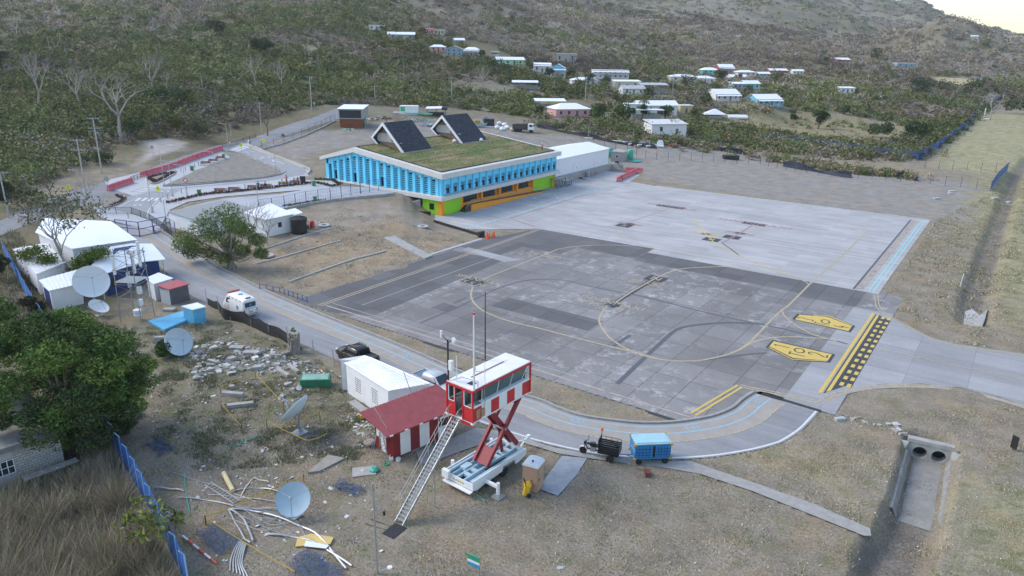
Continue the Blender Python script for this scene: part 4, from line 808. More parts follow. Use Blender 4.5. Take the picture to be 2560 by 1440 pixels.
def mesh_fence(pts,nposts,h,label,post_m,net=None,post_w=.09,name='mesh_fence',lean=0,outrig=0,netlabel=None,rails=True,z0=0.):
 P=[TP(*p)[:2] for p in pts]; P=[np.array(p) for p in P]; seg=[np.linalg.norm(b_-a_) for a_,b_ in zip(P[:-1],P[1:])]; tot=sum(seg)
 def at(s):
  for (a_,b_),l in zip(zip(P[:-1],P[1:]),seg):
   if s<=l+1e-6: return a_+(b_-a_)*s/l
   s-=l
  return P[-1]
 base=at(0); o=thing(name,label,'fence',(*base,T1(*base))); bz=T1(*base)
 loc=lambda p,z:(p[0]-base[0],p[1]-base[1],T1(*p)+z-bz)
 pp=[at(tot*k/(nposts-1)) for k in range(nposts)]
 dirs=[(pp[min(i+1,nposts-1)]-pp[max(i-1,0)]) for i in range(nposts)]
 for p,d in zip(pp,dirs):
  d=d/np.linalg.norm(d); n=np.array([-d[1],d[0]]); b=MB(); b.bar(loc(p,-.3+z0),loc(p,h+z0),post_w)
  if outrig: q=p+n*outrig; a_=loc(p,h+z0); c_=loc(q,h+.35+z0); c_=(c_[0],c_[1],a_[2]+.38); b.bar(a_,c_,post_w*.8)
  b.build('post',post_m,o)
 if rails:
  b=MB()
  for a_,c_ in zip(pp[:-1],pp[1:]):
   for zz in (.12,h-.03): b.bar(loc(a_,zz+z0),loc(c_,zz+z0),.035)
   for zz in (h*.35,h*.68): b.bar(loc(a_,zz+z0),loc(c_,zz+z0),.014)
   L=np.linalg.norm(c_-a_); n=max(3,int(L/.45))
   for k in range(1,n): q=a_+(c_-a_)*k/n; b.bar(loc(q,.12+z0),loc(q,h-.03+z0),.012)
  b.build('rails',post_m,o)
 if net:
  b=MB()
  for a_,c_ in zip(pp[:-1],pp[1:]):
   sag=random.uniform(0,.12); n=4
   for k in range(n):
    q0=a_+(c_-a_)*k/n;q1=a_+(c_-a_)*(k+1)/n; s0=sag*sin(pi*k/n);s1=sag*sin(pi*(k+1)/n)
    b.add([loc(q0,.05+z0),loc(q1,.05+z0),loc(q1,h-.02-s1+z0),loc(q0,h-.02-s0+z0)],[(0,1,2,3)])
  b.build('netting',net,o)
 return o
mesh_fence([(648,532),(700,525),(770,509),(840,500),(968,474)],13,1.9,'blue post fence standing on the retaining wall of the car park',FBLUE,z0=.4)
# ---------------- mobile control tower ----------------
TWO=np.array([-28.02,36.95]); TWR=radians(-4.2)
tw=thing('mobile_control_tower','red and white striped control cabin raised on a dark red scissor lift and white trailer','control tower',(*TWO,0),TWR)
cI,sI=cos(-TWR),sin(-TWR)
def tl(p): dx,dy=p[0]-TWO[0],p[1]-TWO[1]; return np.array([dx*cI-dy*sI,dx*sI+dy*cI,p[2]])
zt=8.3; cx1=1.2; cx0=-1.2; cy0=-2.85; cy1=3.45; zb=5.78; zs=zb+1.18
cab=bpy.data.objects.new('cabin',None); COL.objects.link(cab); cab.parent=tw
def cb(mb,name,m,lab=None): return mb.build(name,m,cab,lab)
b=MB(); b.box(cx0,cx1,cy0,cy1,zt-.08,zt); b.box(cx0+.9,cx0+.97,cy0+1.6,cy1-1,zt+.001,zt+.03); cb(b,'roof',mat('dusty_white_roof',(.74,.73,.74),.6,var=.06,grime=.18))
b=MB(); b.box(cx0+.95,cx0+1.02,cy0+1.4,cy1-1.4,zt+.004,zt+.05); cb(b,'roof_channel',mat('rusty_channel',(.30,.18,.17),.8))
b=MB()
for a in (((cx0,cy0,zt-.17),(cx1,cy0,zt-.17)),((cx1,cy0,zt-.17),(cx1,cy1,zt-.17)),((cx0,cy0,zt-.17),(cx0,cy1,zt-.17)),((cx0,cy1,zt-.17),(cx1,cy1,zt-.17))): b.bar(*a,.1,.16)
for x,y in ((cx0,cy0),(cx1,cy0),(cx1,cy1),(cx0,cy1)): b.bar((x,y,zb),(x,y,zt-.08),.11)
for x in (cx0+.78,cx0+1.5): b.bar((x,cy0,zb),(x,cy0,zt-.1),.08)
cb(b,'red_frame',RED)
n=8; L=cy1-cy0-.11; fr0=cy0+.055
segs=[(0,.14,'R'),(.14,.30,'W'),(.30,.44,'R'),(.44,.58,'W'),(.58,.72,'R'),(.72,.86,'W'),(.86,1,'R')]
r_=MB(); w_=MB()
for a,c,k in segs:
 for q in (cx1-.06,cx0): cb(MB().box(q,q+.06,fr0+L*a,fr0+L*c,zb+.05,zs-.12),'red_panel' if k=='R' else 'white_panel',RED if k=='R' else WHITE)
for q in ((cx0+.06,cx0+.74,cy0,cy0+.06,zb,zs-.1),(cx0+1.54,cx1-.06,cy0,cy0+.06,zb,zs-.1),(cx0+1.3,cx1-.1,cy0-.02,cy0+.3,zb-.28,zb-.12)): cb(MB().box(*q),'red_panel',RED)
w_.box(cx1-.07,cx1+.01,fr0,cy1-.055,zs-.119,zs); w_.box(cx0-.01,cx0+.07,fr0,cy1-.055,zs-.119,zs); w_.box(cx0,cx1,cy0,cy1,zb-.06,zb+.04); w_.box(cx0+.06,cx1-.07,cy1-.06,cy1,zb+.05,zs)
cb(w_,'sill_band',WHITE)
gl=MB(); yb0,yb1=fr0+L*.2,cy1-.6
gl.add([(cx1-.32,yb0,zs+.02),(cx1-.32,yb1,zs+.02),(cx1-.04,yb1+.3,zt-.22),(cx1-.04,yb0-.3,zt-.22)],[(0,1,2,3)])
gl.add([(cx0+.1,fr0,zs+.02),(cx0+.1,cy1-.6,zs+.02),(cx0+.04,cy1-.3,zt-.22),(cx0+.04,fr0,zt-.22)],[(0,1,2,3)]); gl.box(cx0+.2,cx1-.2,cy1-.4,cy1-.36,zs,zt-.2)
g=cb(gl,'window_glass',mat('tinted_teal_glass',(.06,.12,.13),.15,spec=.8))
b=MB()
for t in (0,.36,.68,1): b.bar((cx1-.31,yb0+(yb1-yb0)*t,zs),(cx1-.03,yb0-.3+(yb1-yb0+.6)*t,zt-.2),.05)
b.bar((cx1-.3,cy1-.1,zs),(cx1-.02,cy1-.1,zt-.2),.05); b.box(cx1-.4,cx1-.02,yb0-.3,cy1-.1,zs-.001,zs+.03)
for x in (cx0+.14,cx0+.68,cx0+1.6,cx1-.1): b.bar((x,cy0+.02,zs-.08),(x,cy0+.02,zt-.2),.05)
for (x0_,x1_) in ((cx0+.14,cx0+.68),(cx0+1.6,cx1-.1)): b.bar((x0_,cy0+.02,zs-.06),(x1_,cy0+.02,zs-.06),.05); b.bar((x0_,cy0+.02,zt-.22),(x1_,cy0+.02,zt-.22),.05)
b.build('window_frame',WHITE,cab)
b=MB(); b.box(cx0+.08,cx1-.1,cy0+.07,cy1-.4,zb+.05,zb+.08); b.box(cx1-.8,cx1-.35,cy0+.3,cy1-.6,zb+.08,zs-.15); b.box(cx0+.1,cx0+.6,cy0+.5,cy1-1,zb+.08,zs-.2); b.box(cx1-.9,cx1-.86,cy0+1.2,cy1-.5,zb+.1,zt-.3); cb(b,'interior_desk',mat('grey_interior',(.35,.37,.38),.6))
b=MB(); b.lathe([(0,0),(.1,.02),(.1,.5),(.05,.6),(0,.62)],(cx0+1.15,cy0+.5,zb+.1),n=10); cb(b,'fire_extinguisher',YEL)
b=MB(); b.box(cx1+.01,cx1+.04,cy0+.35,cy0+.75,zb+.2,zb+.85); b.box(cx1+.01,cx1+.16,cy0+.76,cy0+1.1,zb+.25,zb+.8); cb(b,'vent_box',mat('tan_box',(.42,.24,.15),.7))
b=MB(); b.box(cx1-1.0,cx1-.5,cy0+.5,cy0+1.0,zt+.002,zt+.01); cb(b,'roof_hatch',DARK)
b=MB();
for x,y in ((cx1,cy0),(cx1,cy1),(cx0,cy0),(cx0,cy1)): b.cbox((x,y,zb-.02),(.2,.2,.14))
cb(b,'corner_casting',WHITE)
b=MB(); b.tube([(cx1-.1,cy0+.6,zt+.03),(cx1-.6,cy0+1.2,zt+.02),(cx0+.5,cy0+1.0,zt+.02),(cx0+.3,cy0+.3,zt+.02)],.018,4); b.tube([(cx0+.9,cy0+3.2,zt+.02),(cx0+1.1,cy0+2.6,zt+.05),(cx0+.5,cy0+2.3,zt+.02),(cx0+.1,cy0+2.8,zt+.02)],.018,4); b.tube([(cx1+.02,cy0+1.15,zt),(cx1+.08,cy0+1.2,zs),(cx1+.05,cy0+1.1,zb+.7)],.02,4); cb(b,'cable',GREY)
def tmast(px,top,z0,r,m,lab,name,extra=None,col=cab):
 p=tl(G(*px,z0)); q=onX(*top,G(*px,z0)[0]); h=q[2]-z0; b=MB(); b.tube([(p[0],p[1],z0),(p[0],p[1],z0+h)],r,6,r1=r*.6); o=b.build(name,m,cab,lab); return p,h,o
p,h,o=tmast((1185,977),(1182,782),zt,.07,WHITE,'tall white lightning mast','mast'); b=MB(); b.lathe([(0,0),(.1,.02),(.1,.12),(0,.16)],(p[0],p[1],zt+h-.15),n=8); b.build('beacon',RED,o)
p,h,o=tmast((1213,899),(1209,732),zt,.05,BLACK,'thin black whip antenna','antenna')
p,h,o=tmast((1212,958),(1211,906),zt,.03,WHITE,'short white antenna','antenna')
p=tl(G(1121,950,zt)); b=MB(); b.tube([(p[0],p[1],zt-.2),(p[0],p[1],zt+3.0)],.06,6); b.tube([(p[0],p[1],zt+2.9),(p[0]-.55,p[1],zt+3.2)],.03,5); b.tube([(p[0]-.1,p[1],zt+2.6),(p[0]+.25,p[1]+.3,zt+3.1)],.03,5); o=b.build('weather_mast',BLACK,cab)
b=MB(); b.lathe([(0,0),(.09,.02),(.09,.5),(0,.55)],(p[0]-.6,p[1],zt+3.0),n=8); b.cbox((p[0]+.22,p[1]+.3,zt+2.9),(.3,.2,.4),ry=.5); b.cbox((p[0]+.28,p[1],zt+1.2),(.3,.25,.7)); b.tube([(p[0]+.6,p[1]+.2,zt),(p[0]+.6,p[1]+.2,zt+1.9)],.035,5); b.build('weather_sensors',WHITE,o)
def zpt(px,z): return tl(G(*px,z))
a0=(0,-.75); a1=(0,3.2); b0=(0,3.05); b1=(0,-.35); xm=0.02
b=MB()
for s in (-.62,.62): b.bar((xm+s,a0[1],1.2),(xm+s,a1[1],zb-.1),.2,.34)
P_=lambda t,s:(xm+s,a0[1]+(a1[1]-a0[1])*t,1.2+(zb-1.3)*t)
for t0,t1 in ((.0,.22),(.84,1.)):
 b.add([P_(t0,-.62),P_(t0,.62),P_(t1,.62),P_(t1,-.62)],[(0,1,2,3)]); b.add([tuple(np.array(P_(t0,-.62))+(0,.1,0)),tuple(np.array(P_(t0,.62))+(0,.1,0)),tuple(np.array(P_(t1,.62))+(0,.1,0)),tuple(np.array(P_(t1,-.62))+(0,.1,0))],[(0,1,2,3)])
b.build('scissor_arm',DRED,tw)
b=MB()
for s in (-.34,.34): b.bar((xm+s,b0[1],1.3),(xm+s,b1[1],zb-.1),.2,.36)
b.bar((xm,b0[1]*.93+b1[1]*.07,1.7),(xm,b1[1]*.9+b0[1]*.1,zb-.6),.5,.1)
b.build('scissor_arm',DRED,tw)
b=MB(); b.tube([(xm,1.7,1.1),(xm,1.4,2.6)],.13,8); b.tube([(xm,1.4,2.6),(xm,1.2,3.6)],.07,8); b.build('hydraulic_ram',DRED,tw)
b=MB(); b.tube([(xm-.75,(a0[1]+a1[1])/2,3.45),(xm+.75,(a0[1]+a1[1])/2,3.45)],.12,8); b.build('pivot_pin',STEEL,tw)
tr=bpy.data.objects.new('trailer',None); COL.objects.link(tr); tr.parent=tw
hx_,hy_=1.34,3.0; PB=PBLUE; b=MB()
side=[(-hy_,.55),(-hy_+.5,.42),(-hy_+1.2,.52),(.2,.62),(.3,.95),(1.6,.95),(1.75,.5),(2.0,.5),(hy_,.75),(hy_,1.28),(-hy_,1.28)]
for s in (-1,1): b.xprism(side,'X',s*hx_-.04*(s>0)*1-.0,s*hx_+.04*(s<0)) if False else b.xprism(side,'X',min(s*hx_,s*(hx_-.08)),max(s*hx_,s*(hx_-.08)))
b.box(-hx_+.08,hx_-.08,-hy_,-hy_+.08,.55,1.05); b.box(-hx_+.08,hx_-.08,hy_-.08,hy_,.75,1.2); b.box(-hx_-.12,-hx_+.5,-hy_-.28,-hy_-.005,.75,1.35); b.box(-hx_,hx_,-hy_-.35,-hy_-.01,.45,.52)
b.build('chassis',WHITE,tr)
b=MB(); b.box(-hx_+.085,hx_-.085,-hy_+.085,hy_-.085,.72,.76)
for x in (-.85,-.3,.35,.9): b.box(x-.06,x+.06,-hy_+.1,hy_-.1,.761,1.02)
for y in (-2.3,-1.6,.9,1.5,2.1): b.box(-.3,.35,y,y+.35,.765,1.0)
b.box(hx_-.36,hx_-.081,-hy_+.1,hy_-.1,1.0,1.2); b.box(-hx_+.081,-hx_+.3,-hy_+.1,hy_-.1,1.0,1.2); b.box(-1.0,-.45,-1.9,-1.1,.77,1.12); b.build('deck',PB,tr)
b=MB(); b.box(-.25,.35,-2.65,-2.2,.765,.79); b.box(.4,.85,-.7,1.6,.765,.79); b.build('deck_opening',DARK,tr)
b=MB()
for k in range(5): b.cbox((-.5+k*.22,-hy_-.02,.8),(.16,.03,.12),ry=.6*(-1)**k)
b.build('faded_emblem',YE,tr)
for s in (-1,1):
 for y in (-1.05,.55):
  wl=bpy.data.objects.new('wheel',None); COL.objects.link(wl); wl.parent=tr; wl.location=(s*1.12,y,.42)
  b=MB(); b.lathe([(.26,-.13),(.40,-.13),(.42,-.08),(.42,.08),(.40,.13),(.26,.13)],n=18,axis='X'); b.build('tyre',RUB,wl)
  b=MB(); b.lathe([(0,-.05),(.1,.1),(.24,.04),(.26,.12),(.27,.12),(.27,-.12),(.1,-.12),(0,-.1)],n=14,axis='X'); b.build('rim',RED,wl)
def outrigger(s,y,ext):
 o=bpy.data.objects.new('outrigger',None); COL.objects.link(o); o.parent=tr; o.location=(s*hx_,y,0)
 b=MB(); b.box(min(0,s*ext),max(0,s*ext),-.11,.11,.72,.92); b.tube([(s*ext,0,.2),(s*ext,0,1.15)],.13,8); b.build('arm',WHITE,o)
 b=MB(); b.tube([(s*ext,0,.12),(s*ext,0,.3)],.06,6); b.cbox((s*ext,0,.14),(.5,.5,.07)); b.cbox((s*ext,0,.05),(.75,.75,.11)); b.build('foot',GREY,o)
outrigger(1,-1.75,1.25); outrigger(-1,-1.7,.55); outrigger(-1,2.5,.4)
b=MB()
for s in (-.6,.6): b.tube([(s,hy_,.85),(0,hy_+1.5,.8)],.07,6)
b.tube([(0,hy_+1.4,.8),(0,hy_+1.9,.85)],.09,7); b.tube([(0,hy_+1.3,.3),(0,hy_+1.3,1.25)],.06,6); b.cbox((0,hy_+1.95,.9),(.25,.3,.3)); b.tube([(-.5,hy_+.1,1.2),(-.4,hy_+.5,1.5),(-.1,hy_+.6,1.2)],.03,5); b.build('drawbar',WHITE,tr)
sb=G(998,1308,.12); st_=G(1140,1046,5.72); dv=st_-sb; hd=atan2(dv[1],dv[0]); Ls=hypot(dv[0],dv[1])
stair=thing('access_stair','steep aluminium stair rising from the black mat to the control cabin','stair',tuple(sb),hd)
rise=dv[2]; wd_=.36
b=MB();
for s in (-wd_,wd_): b.bar((0,s,0),(Ls,s,rise),.06,.16)
b.build('stringer',STEEL,stair)
b=MB(); nst=28
for k in range(1,nst): t=k/nst; b.box(Ls*t-.12,Ls*t+.12,-wd_+.03,wd_-.03,rise*t-.015,rise*t+.015)
b.build('tread',STEEL,stair)
b=MB()
for s in (wd_+.25,-wd_+.0):
 b.tube([(Ls*.12,s,rise*.12+.9),(Ls*.97,s,rise*.97+.9),(Ls+.3,s,rise+.9)],.02,5); b.tube([(Ls*.12,s,rise*.12+.5),(Ls*.97,s,rise*.97+.5)],.015,5)
 for k in range(8): t=.12+.85*k/7; b.tube([(Ls*t,s*.96,rise*t),(Ls*t,s,rise*t+.9)],.018,5)
b.build('handrail',mat('pale_pipe',(.55,.54,.50),.5),stair)
b=MB()
for s in (-wd_,wd_): b.tube([(Ls*.55,s,rise*.55),(Ls*.55-.1,s,-.1)],.03,5)
b.build('support_leg',STEEL,stair)
b=MB(); mt_=G(986,1329); b.cbox((0,0,.04),(1.3,1.0,.08),rz=hd+.15);
for s in (-.4,.3): b.bar((-.5,s*.6,.03),(-2.1,s*.8-.25,.02),.05)
o=b.build('black_mat',BLACK,None,loc=(mt_[0],mt_[1],0)); tag(o,'black rubber mat with two dark bars at the foot of the stair','mat')
pt=(G(1342,1236)+G(1362,1207))/2; a=G(1342,1236);c=G(1364,1208); dn=c-a; hd2=atan2(dn[1],dn[0])
pot=thing('portable_toilet','brown portable toilet cabin with a white ribbed roof beside the tower trailer','toilet',tuple(a),hd2)
w2=1.15; b=MB(); b.box(0,w2,0,w2,.08,2.1); b.build('cabin',mat('tan_plastic',(.40,.26,.18),.55,var=.08),pot)
b=MB()
for s in ('f','s'):
 pass
b.box(.08,w2-.08,-.03,-.002,.15,2.05); b.build('door',mat('tan_door_plastic',(.43,.29,.20),.5),pot)
b=MB(); b.box(.2,.3,-.06,-.031,1.0,1.15); b.build('handle',BLACK,pot)
b=MB(); ns=8
arc=[(w2/2-cos(pi*k/ns)*(w2/2+.06),2.1+sin(pi*k/ns)*.22) for k in range(ns+1)]; b.xprism([(y,z) for y,z in arc],'X',-.06,w2+.06)
for k in range(5): b.xprism([(y,z+.03) for y,z in arc],'X',.0+k*.25,.06+k*.25)
b.build('roof',WHITE,pot)
b=MB(); b.lathe([(.06,0),(.06,.2)],(.3,.5,2.28),n=8); b.build('vent_pipe',DARK,pot)
p=G(1316,1240); o=thing('pump_trolley','small yellow wheeled pump trolley in front of the brown toilet','trolley',tuple(p),.9)
b=MB(); b.cbox((0,0,.5),(.4,.25,.8),ry=.2); b.cbox((.15,.25,.75),(.5,.35,.35)); b.build('body',YEL,o)
b=MB(); b.tube([(-.1,-.15,.9),(-.15,-.15,1.35),(-.15,.25,1.35),(-.05,.3,.9)],.03,5); b.tube([(.2,.1,.8),(.5,.3,1.1),(.3,.5,.6)],.03,5); b.build('handle',BLACK,o)
for s in (-.25,.3):
 b=MB(); b.lathe([(0,-.05),(.16,-.05),(.17,0),(.16,.05),(0,.05)],(0.1,s,.17),n=12,axis='Y'); b.build('wheel',RUB,o)
# ---------------- striped container office ----------------
def quad(pa,pb,pc,z=0.):
 """near corner pb, left corner pa, right corner pc: origin, angle of the right edge, lengths"""
 A,B,Cc=G(*pa,z),G(*pb,z),G(*pc,z); return A,B,Cc
B_=G(983,1149,.1); C_=G(1118,1092,.1)   # near corner and far right corner of the long side
hd=atan2(C_[1]-B_[1],C_[0]-B_[0]); Lc=6.06
con=thing('striped_container','red and white striped container office with a wide rusty red sheet roof','container office',tuple(B_),hd)
segs=[(0,.7,'D'),(.7,1.65,'W'),(1.65,2.5,'D'),(2.5,3.45,'W'),(3.45,4.3,'D'),(4.3,5.1,'W'),(5.1,6.06,'D')]
dd_=MB(); ww=MB(); H2=2.45
def corr(mb,x0,x1,y,z0,z1,out):
 n=max(2,int((x1-x0)/.14));
 for k in range(n):
  xa=x0+(x1-x0)*k/n; xb_=x0+(x1-x0)*(k+1)/n; mb.box(xa,xb_-.04,min(y,y+out),max(y,y+out),z0,z1)
for a,c,k in segs:
 mb=dd_ if k=='D' else ww; mb.box(a,c,0,.06,.1,H2); corr(mb,a,c,-.001,.15,H2-.1,-.03)
 mb.box(a,c,2.38,2.44,.1,H2)
for a,c,k in ((0,.9,'D'),(.9,1.7,'W'),(1.7,2.44,'D')):
 mb=dd_ if k=='D' else ww; mb.box(.0,.06,a+.001,c,.1,H2); corr_y=[mb.box(-.03,-.001,a+j*.14,a+j*.14+.1,.15,H2-.1) for j in range(int((c-a)/.14))]
dd_.box(Lc-.06,Lc,.06,2.38,.1,H2); dd_.build('red_wall',mat('dark_red_sheet',(.25,.025,.03),.6,var=.15,sc=2,grime=.1),con); ww.build('white_wall',WALLW,con)
b=MB(); b.box(4.35,5.05,-.05,-.035,1.2,2.1); b.build('window',GLASS,con)
b=MB(); b.box(4.2,5.2,-.45,-.06,2.12,2.3); b.build('window_awning',WHITE,con)
b=MB(); b.box(1.7,2.45,-.045,-.032,.2,2.2); b.build('door',mat('dark_red_door',(.20,.02,.025),.6),con)
rm=mat('rusty_red_roof',(.27,.055,.065),.7,var=.22,sc=1.5,grime=.15); b=MB()
x0_,x1_,y0_,y1_=-.9,6.6,-.75,3.2
nn=38
for k in range(nn):
 xa=x0_+(x1_-x0_)*k/nn; xb_=x0_+(x1_-x0_)*(k+1)/nn; dz=.025 if k%2 else 0
 b.add([(xa,y0_,H2+.18+dz),(xb_,y0_,H2+.18+dz),(xb_,y1_,H2+.62+dz),(xa,y1_,H2+.62+dz)],[(0,1,2,3)]); b.add([(xa,y0_,H2+.13+dz),(xb_,y0_,H2+.13+dz),(xb_,y1_,H2+.57+dz),(xa,y1_,H2+.57+dz)],[(3,2,1,0)])
b.box(x0_,x1_,y0_-.02,y0_,H2+.10,H2+.21)
b.build('roof',rm,con)
b=MB()
for k in range(6): b.box(x0_+.2+k*1.35,x0_+.5+k*1.35,y0_-.06,y0_-.021,H2+.1,H2+.22)
b.build('roof_bracket',WHITE,con)
ac=bpy.data.objects.new('air_conditioner',None); COL.objects.link(ac); ac.parent=con; ac.location=(-.35,.9,1.75)
b=MB(); b.box(-.2,.25,-.42,.42,0,.6); b.build('case',WHITE,ac); b=MB(); b.lathe([(0,-.01),(.22,-.01),(.24,0)],(-.205,-.12,.3),n=14,axis='X'); b.build('fan',GREY,ac)
for px,zz in (((985,1090),.0),):
 b=MB(); b.tube([(-.5,1.5,2.62),(-1.3,2.2,5.0)],.03,5) if False else b.tube([(-.3,.2,2.7),(-.75,1.2,4.3)],.03,5); b.tube([(3.8,2.8,3.1),(3.4,3.3,5.2)],.03,5); b.build('antenna',STEEL,con)
b=MB(); b.tube([(-.8,2.0,0),(-.5,1.4,1.9)],.03,5); b.tube([(-.9,1.5,0),(-.5,1.4,1.9)],.03,5); b.build('conduit',STEEL,con)
def ladder(p,h,lean,rz,lab,w=.38,m=STEEL,name='ladder',nr=None,flat_=0):
 o=thing(name,lab,'ladder',tuple(p),rz); b=MB();
 top=(lean,h)
 for s in (-w/2,w/2): b.bar((0,s,0.02),(lean,s,h),.04,.06)
 nr=nr or int(hypot(lean,h)/.3)
 for k in range(1,nr): t=k/nr; b.bar((lean*t,-w/2,h*t+.02*flat_),(lean*t,w/2,h*t+.02*flat_),.03)
 b.build('rails_and_rungs',m,o); return o
ladder(G(966,1151),2.1,.5,hd+pi/2+.2,'aluminium ladder leaning on the near end of the striped container')
p=G(947,1130);
b=MB(); b.tube([(0,0,0),(.25,.1,2.2)],.035,5); b.tube([(.6,.3,0),(.25,.1,2.2)],.03,5); o=b.build('prop_poles',STEEL,None,loc=tuple(p)); tag(o,'pale pole frame propped against the container end below the air conditioner','pole')
for (x,y),h,m_,lab,nm in (((979,1150),.38,WHITE,'white bucket at the near corner of the striped container','bucket'),((996,1153),.25,WHITE,'crumpled white plastic tub right of the white bucket','plastic_tub'),((966,1162),.12,TEALP,'small green rag at the foot of the aluminium ladder','rag')):
 b=MB(); r=.2; b.lathe([(0,0),(r*.8,0),(r,h),(r*.88,h),(r*.7,.04),(0,.04)],n=12); b.tube([(r,0,h),(0,r*.4,h+.12),(-r,0,h)],.01,4); o=b.build(nm,m_,None,loc=tuple(G(x,y))); tag(o,lab,nm.replace('_',' '))
b=MB(); b.prism([(0,0),(1.3,.1),(1.35,.8),(.1,.75)],0,.35); o=b.build('concrete_step',mat('blue_grey_step',(.30,.38,.44),.8),None,loc=tuple(G(1030,1130))); o.rotation_euler=(0,0,hd); tag(o,'blue-grey concrete step below the door of the striped container','step')
rng_=random.Random(3); b=MB()
for k in range(9): b.tube([(rng_.uniform(-.5,.5),rng_.uniform(-.4,.4),rng_.uniform(.05,.5)) for _ in range(4)],.03,4)
b.lathe([(.1,.2),(.42,.25),(.5,.35),(.42,.45)],n=14); o=b.build('wire_basket',mat('rusty_wire',(.30,.25,.23),.7),None,loc=tuple(G(925,1115))); tag(o,'tangled wire basket of scrap at the left end of the striped container','basket')
# ---------------- white L-shaped building ----------------
def frame_thing(name,label,cat,pb,pc,z=0.):
 B=G(*pb,z);C_=G(*pc,z); h_=atan2(C_[1]-B[1],C_[0]-B[0]); return thing(name,label,cat,tuple(B),h_),B,C_,h_
# ---------------- generic sheds given by roof corners ----------------
def shed(name,label,roof,wallm,roofm,inset=.3,ribs=0,cat='shed',th=.1,wall_to=None,hw=0.):
 """roof: list of (px,py,height above ground); world corners from the picture at those heights"""
 g0=TP(*roof[0][:2])[2] if False else None
 pts=[]
 for x,y,h in roof:
  p=TP(x,y,h); pts.append(np.array([p[0],p[1],p[2]+h]))
 c=np.mean(pts,0); zg=min(T1(p[0],p[1]) for p in pts); o=thing(name,label,cat,(c[0],c[1],zg)); L=lambda p:(p[0]-c[0],p[1]-c[1],p[2]-zg); n=len(pts)
 w=[np.array([*(c[:2]+(p[:2]-c[:2])*(1-inset/np.linalg.norm(p[:2]-c[:2]))),p[2]-th-.005]) for p in pts]
 b=MB(); v=[(q[0]-c[0],q[1]-c[1],-.3) for q in w]+[L(q) for q in w]; b.add(v,[(i,(i+1)%n,n+(i+1)%n,n+i) for i in range(n)]+[tuple(range(n,2*n))]); b.build('wall',wallm,o)
 b=MB(); v=[L(p-np.array([0,0,th])) for p in pts]+[L(p) for p in pts]; b.add(v,[tuple(range(n))[::-1],tuple(range(n,2*n))]+[(i,(i+1)%n,n+(i+1)%n,n+i) for i in range(n)])
 if ribs:
  A,B,Cq,D=[np.array(L(p)) for p in (pts[0],pts[1],pts[-2],pts[-1])]
  for k in range(1,ribs): t=k/ribs; q0=A+(B-A)*t; q1=D+(Cq-D)*t; b.bar(tuple(q0+[0,0,.03]),tuple(q1+[0,0,.03]),.06,.05)
 b.build('roof',roofm,o); return o,pts,w,c,zg
def on_wall(o,w,c,zg,i,j,t0,t1,z0,z1,m,name='window',d=.03,label=None):
 a,b_=w[i],w[j]; p0=a+(b_-a)*t0;p1=a+(b_-a)*t1; e=(b_-a)[:2]; e=e/np.linalg.norm(e); nrm=np.array([e[1],-e[0]]); mid=(a+b_)[:2]/2
 if nrm@(mid-c[:2])<0: nrm=-nrm
 b=MB(); P=[]
 for q in (p0,p1): P.append(q[:2]-c[:2]+nrm*.002); P.append(q[:2]-c[:2]+nrm*d)
 b.prism([P[0],P[2],P[3],P[1]],z0,z1); return b.build(name,m,o,label)
rusty=mat('stained_white_roof',(.70,.70,.72),.6,var=.15,grime=.75)
S1=shed('long_shed','largest white ribbed sheet roof at the back of the left compound, by the blue gate',[(88,580,3.3),(110,545,3.3),(278,553,3.1),(343,599,2.9),(180,622,3.3)],WALLW,WROOF,.35,0,'building')
b=MB()
for k in range(1,14):
 t=k/14; p0=S1[1][0]*(1-t)+S1[1][4]*t if False else S1[1][1]*(1-t)+S1[1][2]*t; p1=S1[1][0]*(1-t)+S1[1][3]*t; q=lambda p:(p[0]-S1[3][0],p[1]-S1[3][1],p[2]-S1[4]+.03); b.bar(q(p0),q(p1),.07,.05)
b.build('roof_ribs',WROOF,S1[0])
S3=shed('low_shed','low white shed with a rust and leaf stained roof beside the blue net fence',[(32,622,2.7),(116,607,2.7),(165,655,2.7),(90,686,2.7)],WALLW,rusty,.3,10,'shed')
on_wall(S3[0],S3[2],S3[3],S3[4],3,0,.1,.9,.2,.5,NAVY,'blue_skirting')
S2=shed('navy_house','navy walled house under a broad folded white roof in the left compound',[(222,669,3.0),(278,616,3.7),(330,608,3.6),(380,609,3.3),(396,626,3.1),(414,648,2.9),(361,653,3.0),(294,673,3.0),(250,688,3.0)],NAVY,WROOF,.9,0,'building')
w_=S2[2];c_,zg_=S2[3],S2[4]
b=MB(); p=TP(412,688); b.tube([(p[0]-c_[0],p[1]-c_[1],-.1),(p[0]-c_[0],p[1]-c_[1],2.85)],.06,6); p=TP(262,757-10); b.tube([(p[0]-c_[0],p[1]-c_[1],-.1),(p[0]-c_[0],p[1]-c_[1],2.85)],.05,6); b.build('post',WHITE,S2[0])
for i,j,t0,t1 in ((6,7,.2,.45),(7,8,.3,.7)): on_wall(S2[0],w_,c_,zg_,i,j,t0,t1,.9,2.0,GLASS,'window')
on_wall(S2[0],w_,c_,zg_,6,7,.6,.8,.0,2.1,WHITE,'door')
S4=shed('store_shed','white roofed store shed with a plain white end wall just left of the largest dish',[(97,700,2.8),(200,672,2.8),(205,708,2.6),(122,727,2.5)],WALLW,WROOF,.25,9)
on_wall(S4[0],S4[2],S4[3],S4[4],3,0,.15,.85,.1,2.3,NAVY,'navy_door')
S5=shed('white_hut','small white hut with a clean square roof between the navy house and the red-roofed hut',[(362,695,2.4),(397,681,2.4),(433,695,2.3),(383,710,2.3)],WALLW,WROOF,.2,0)
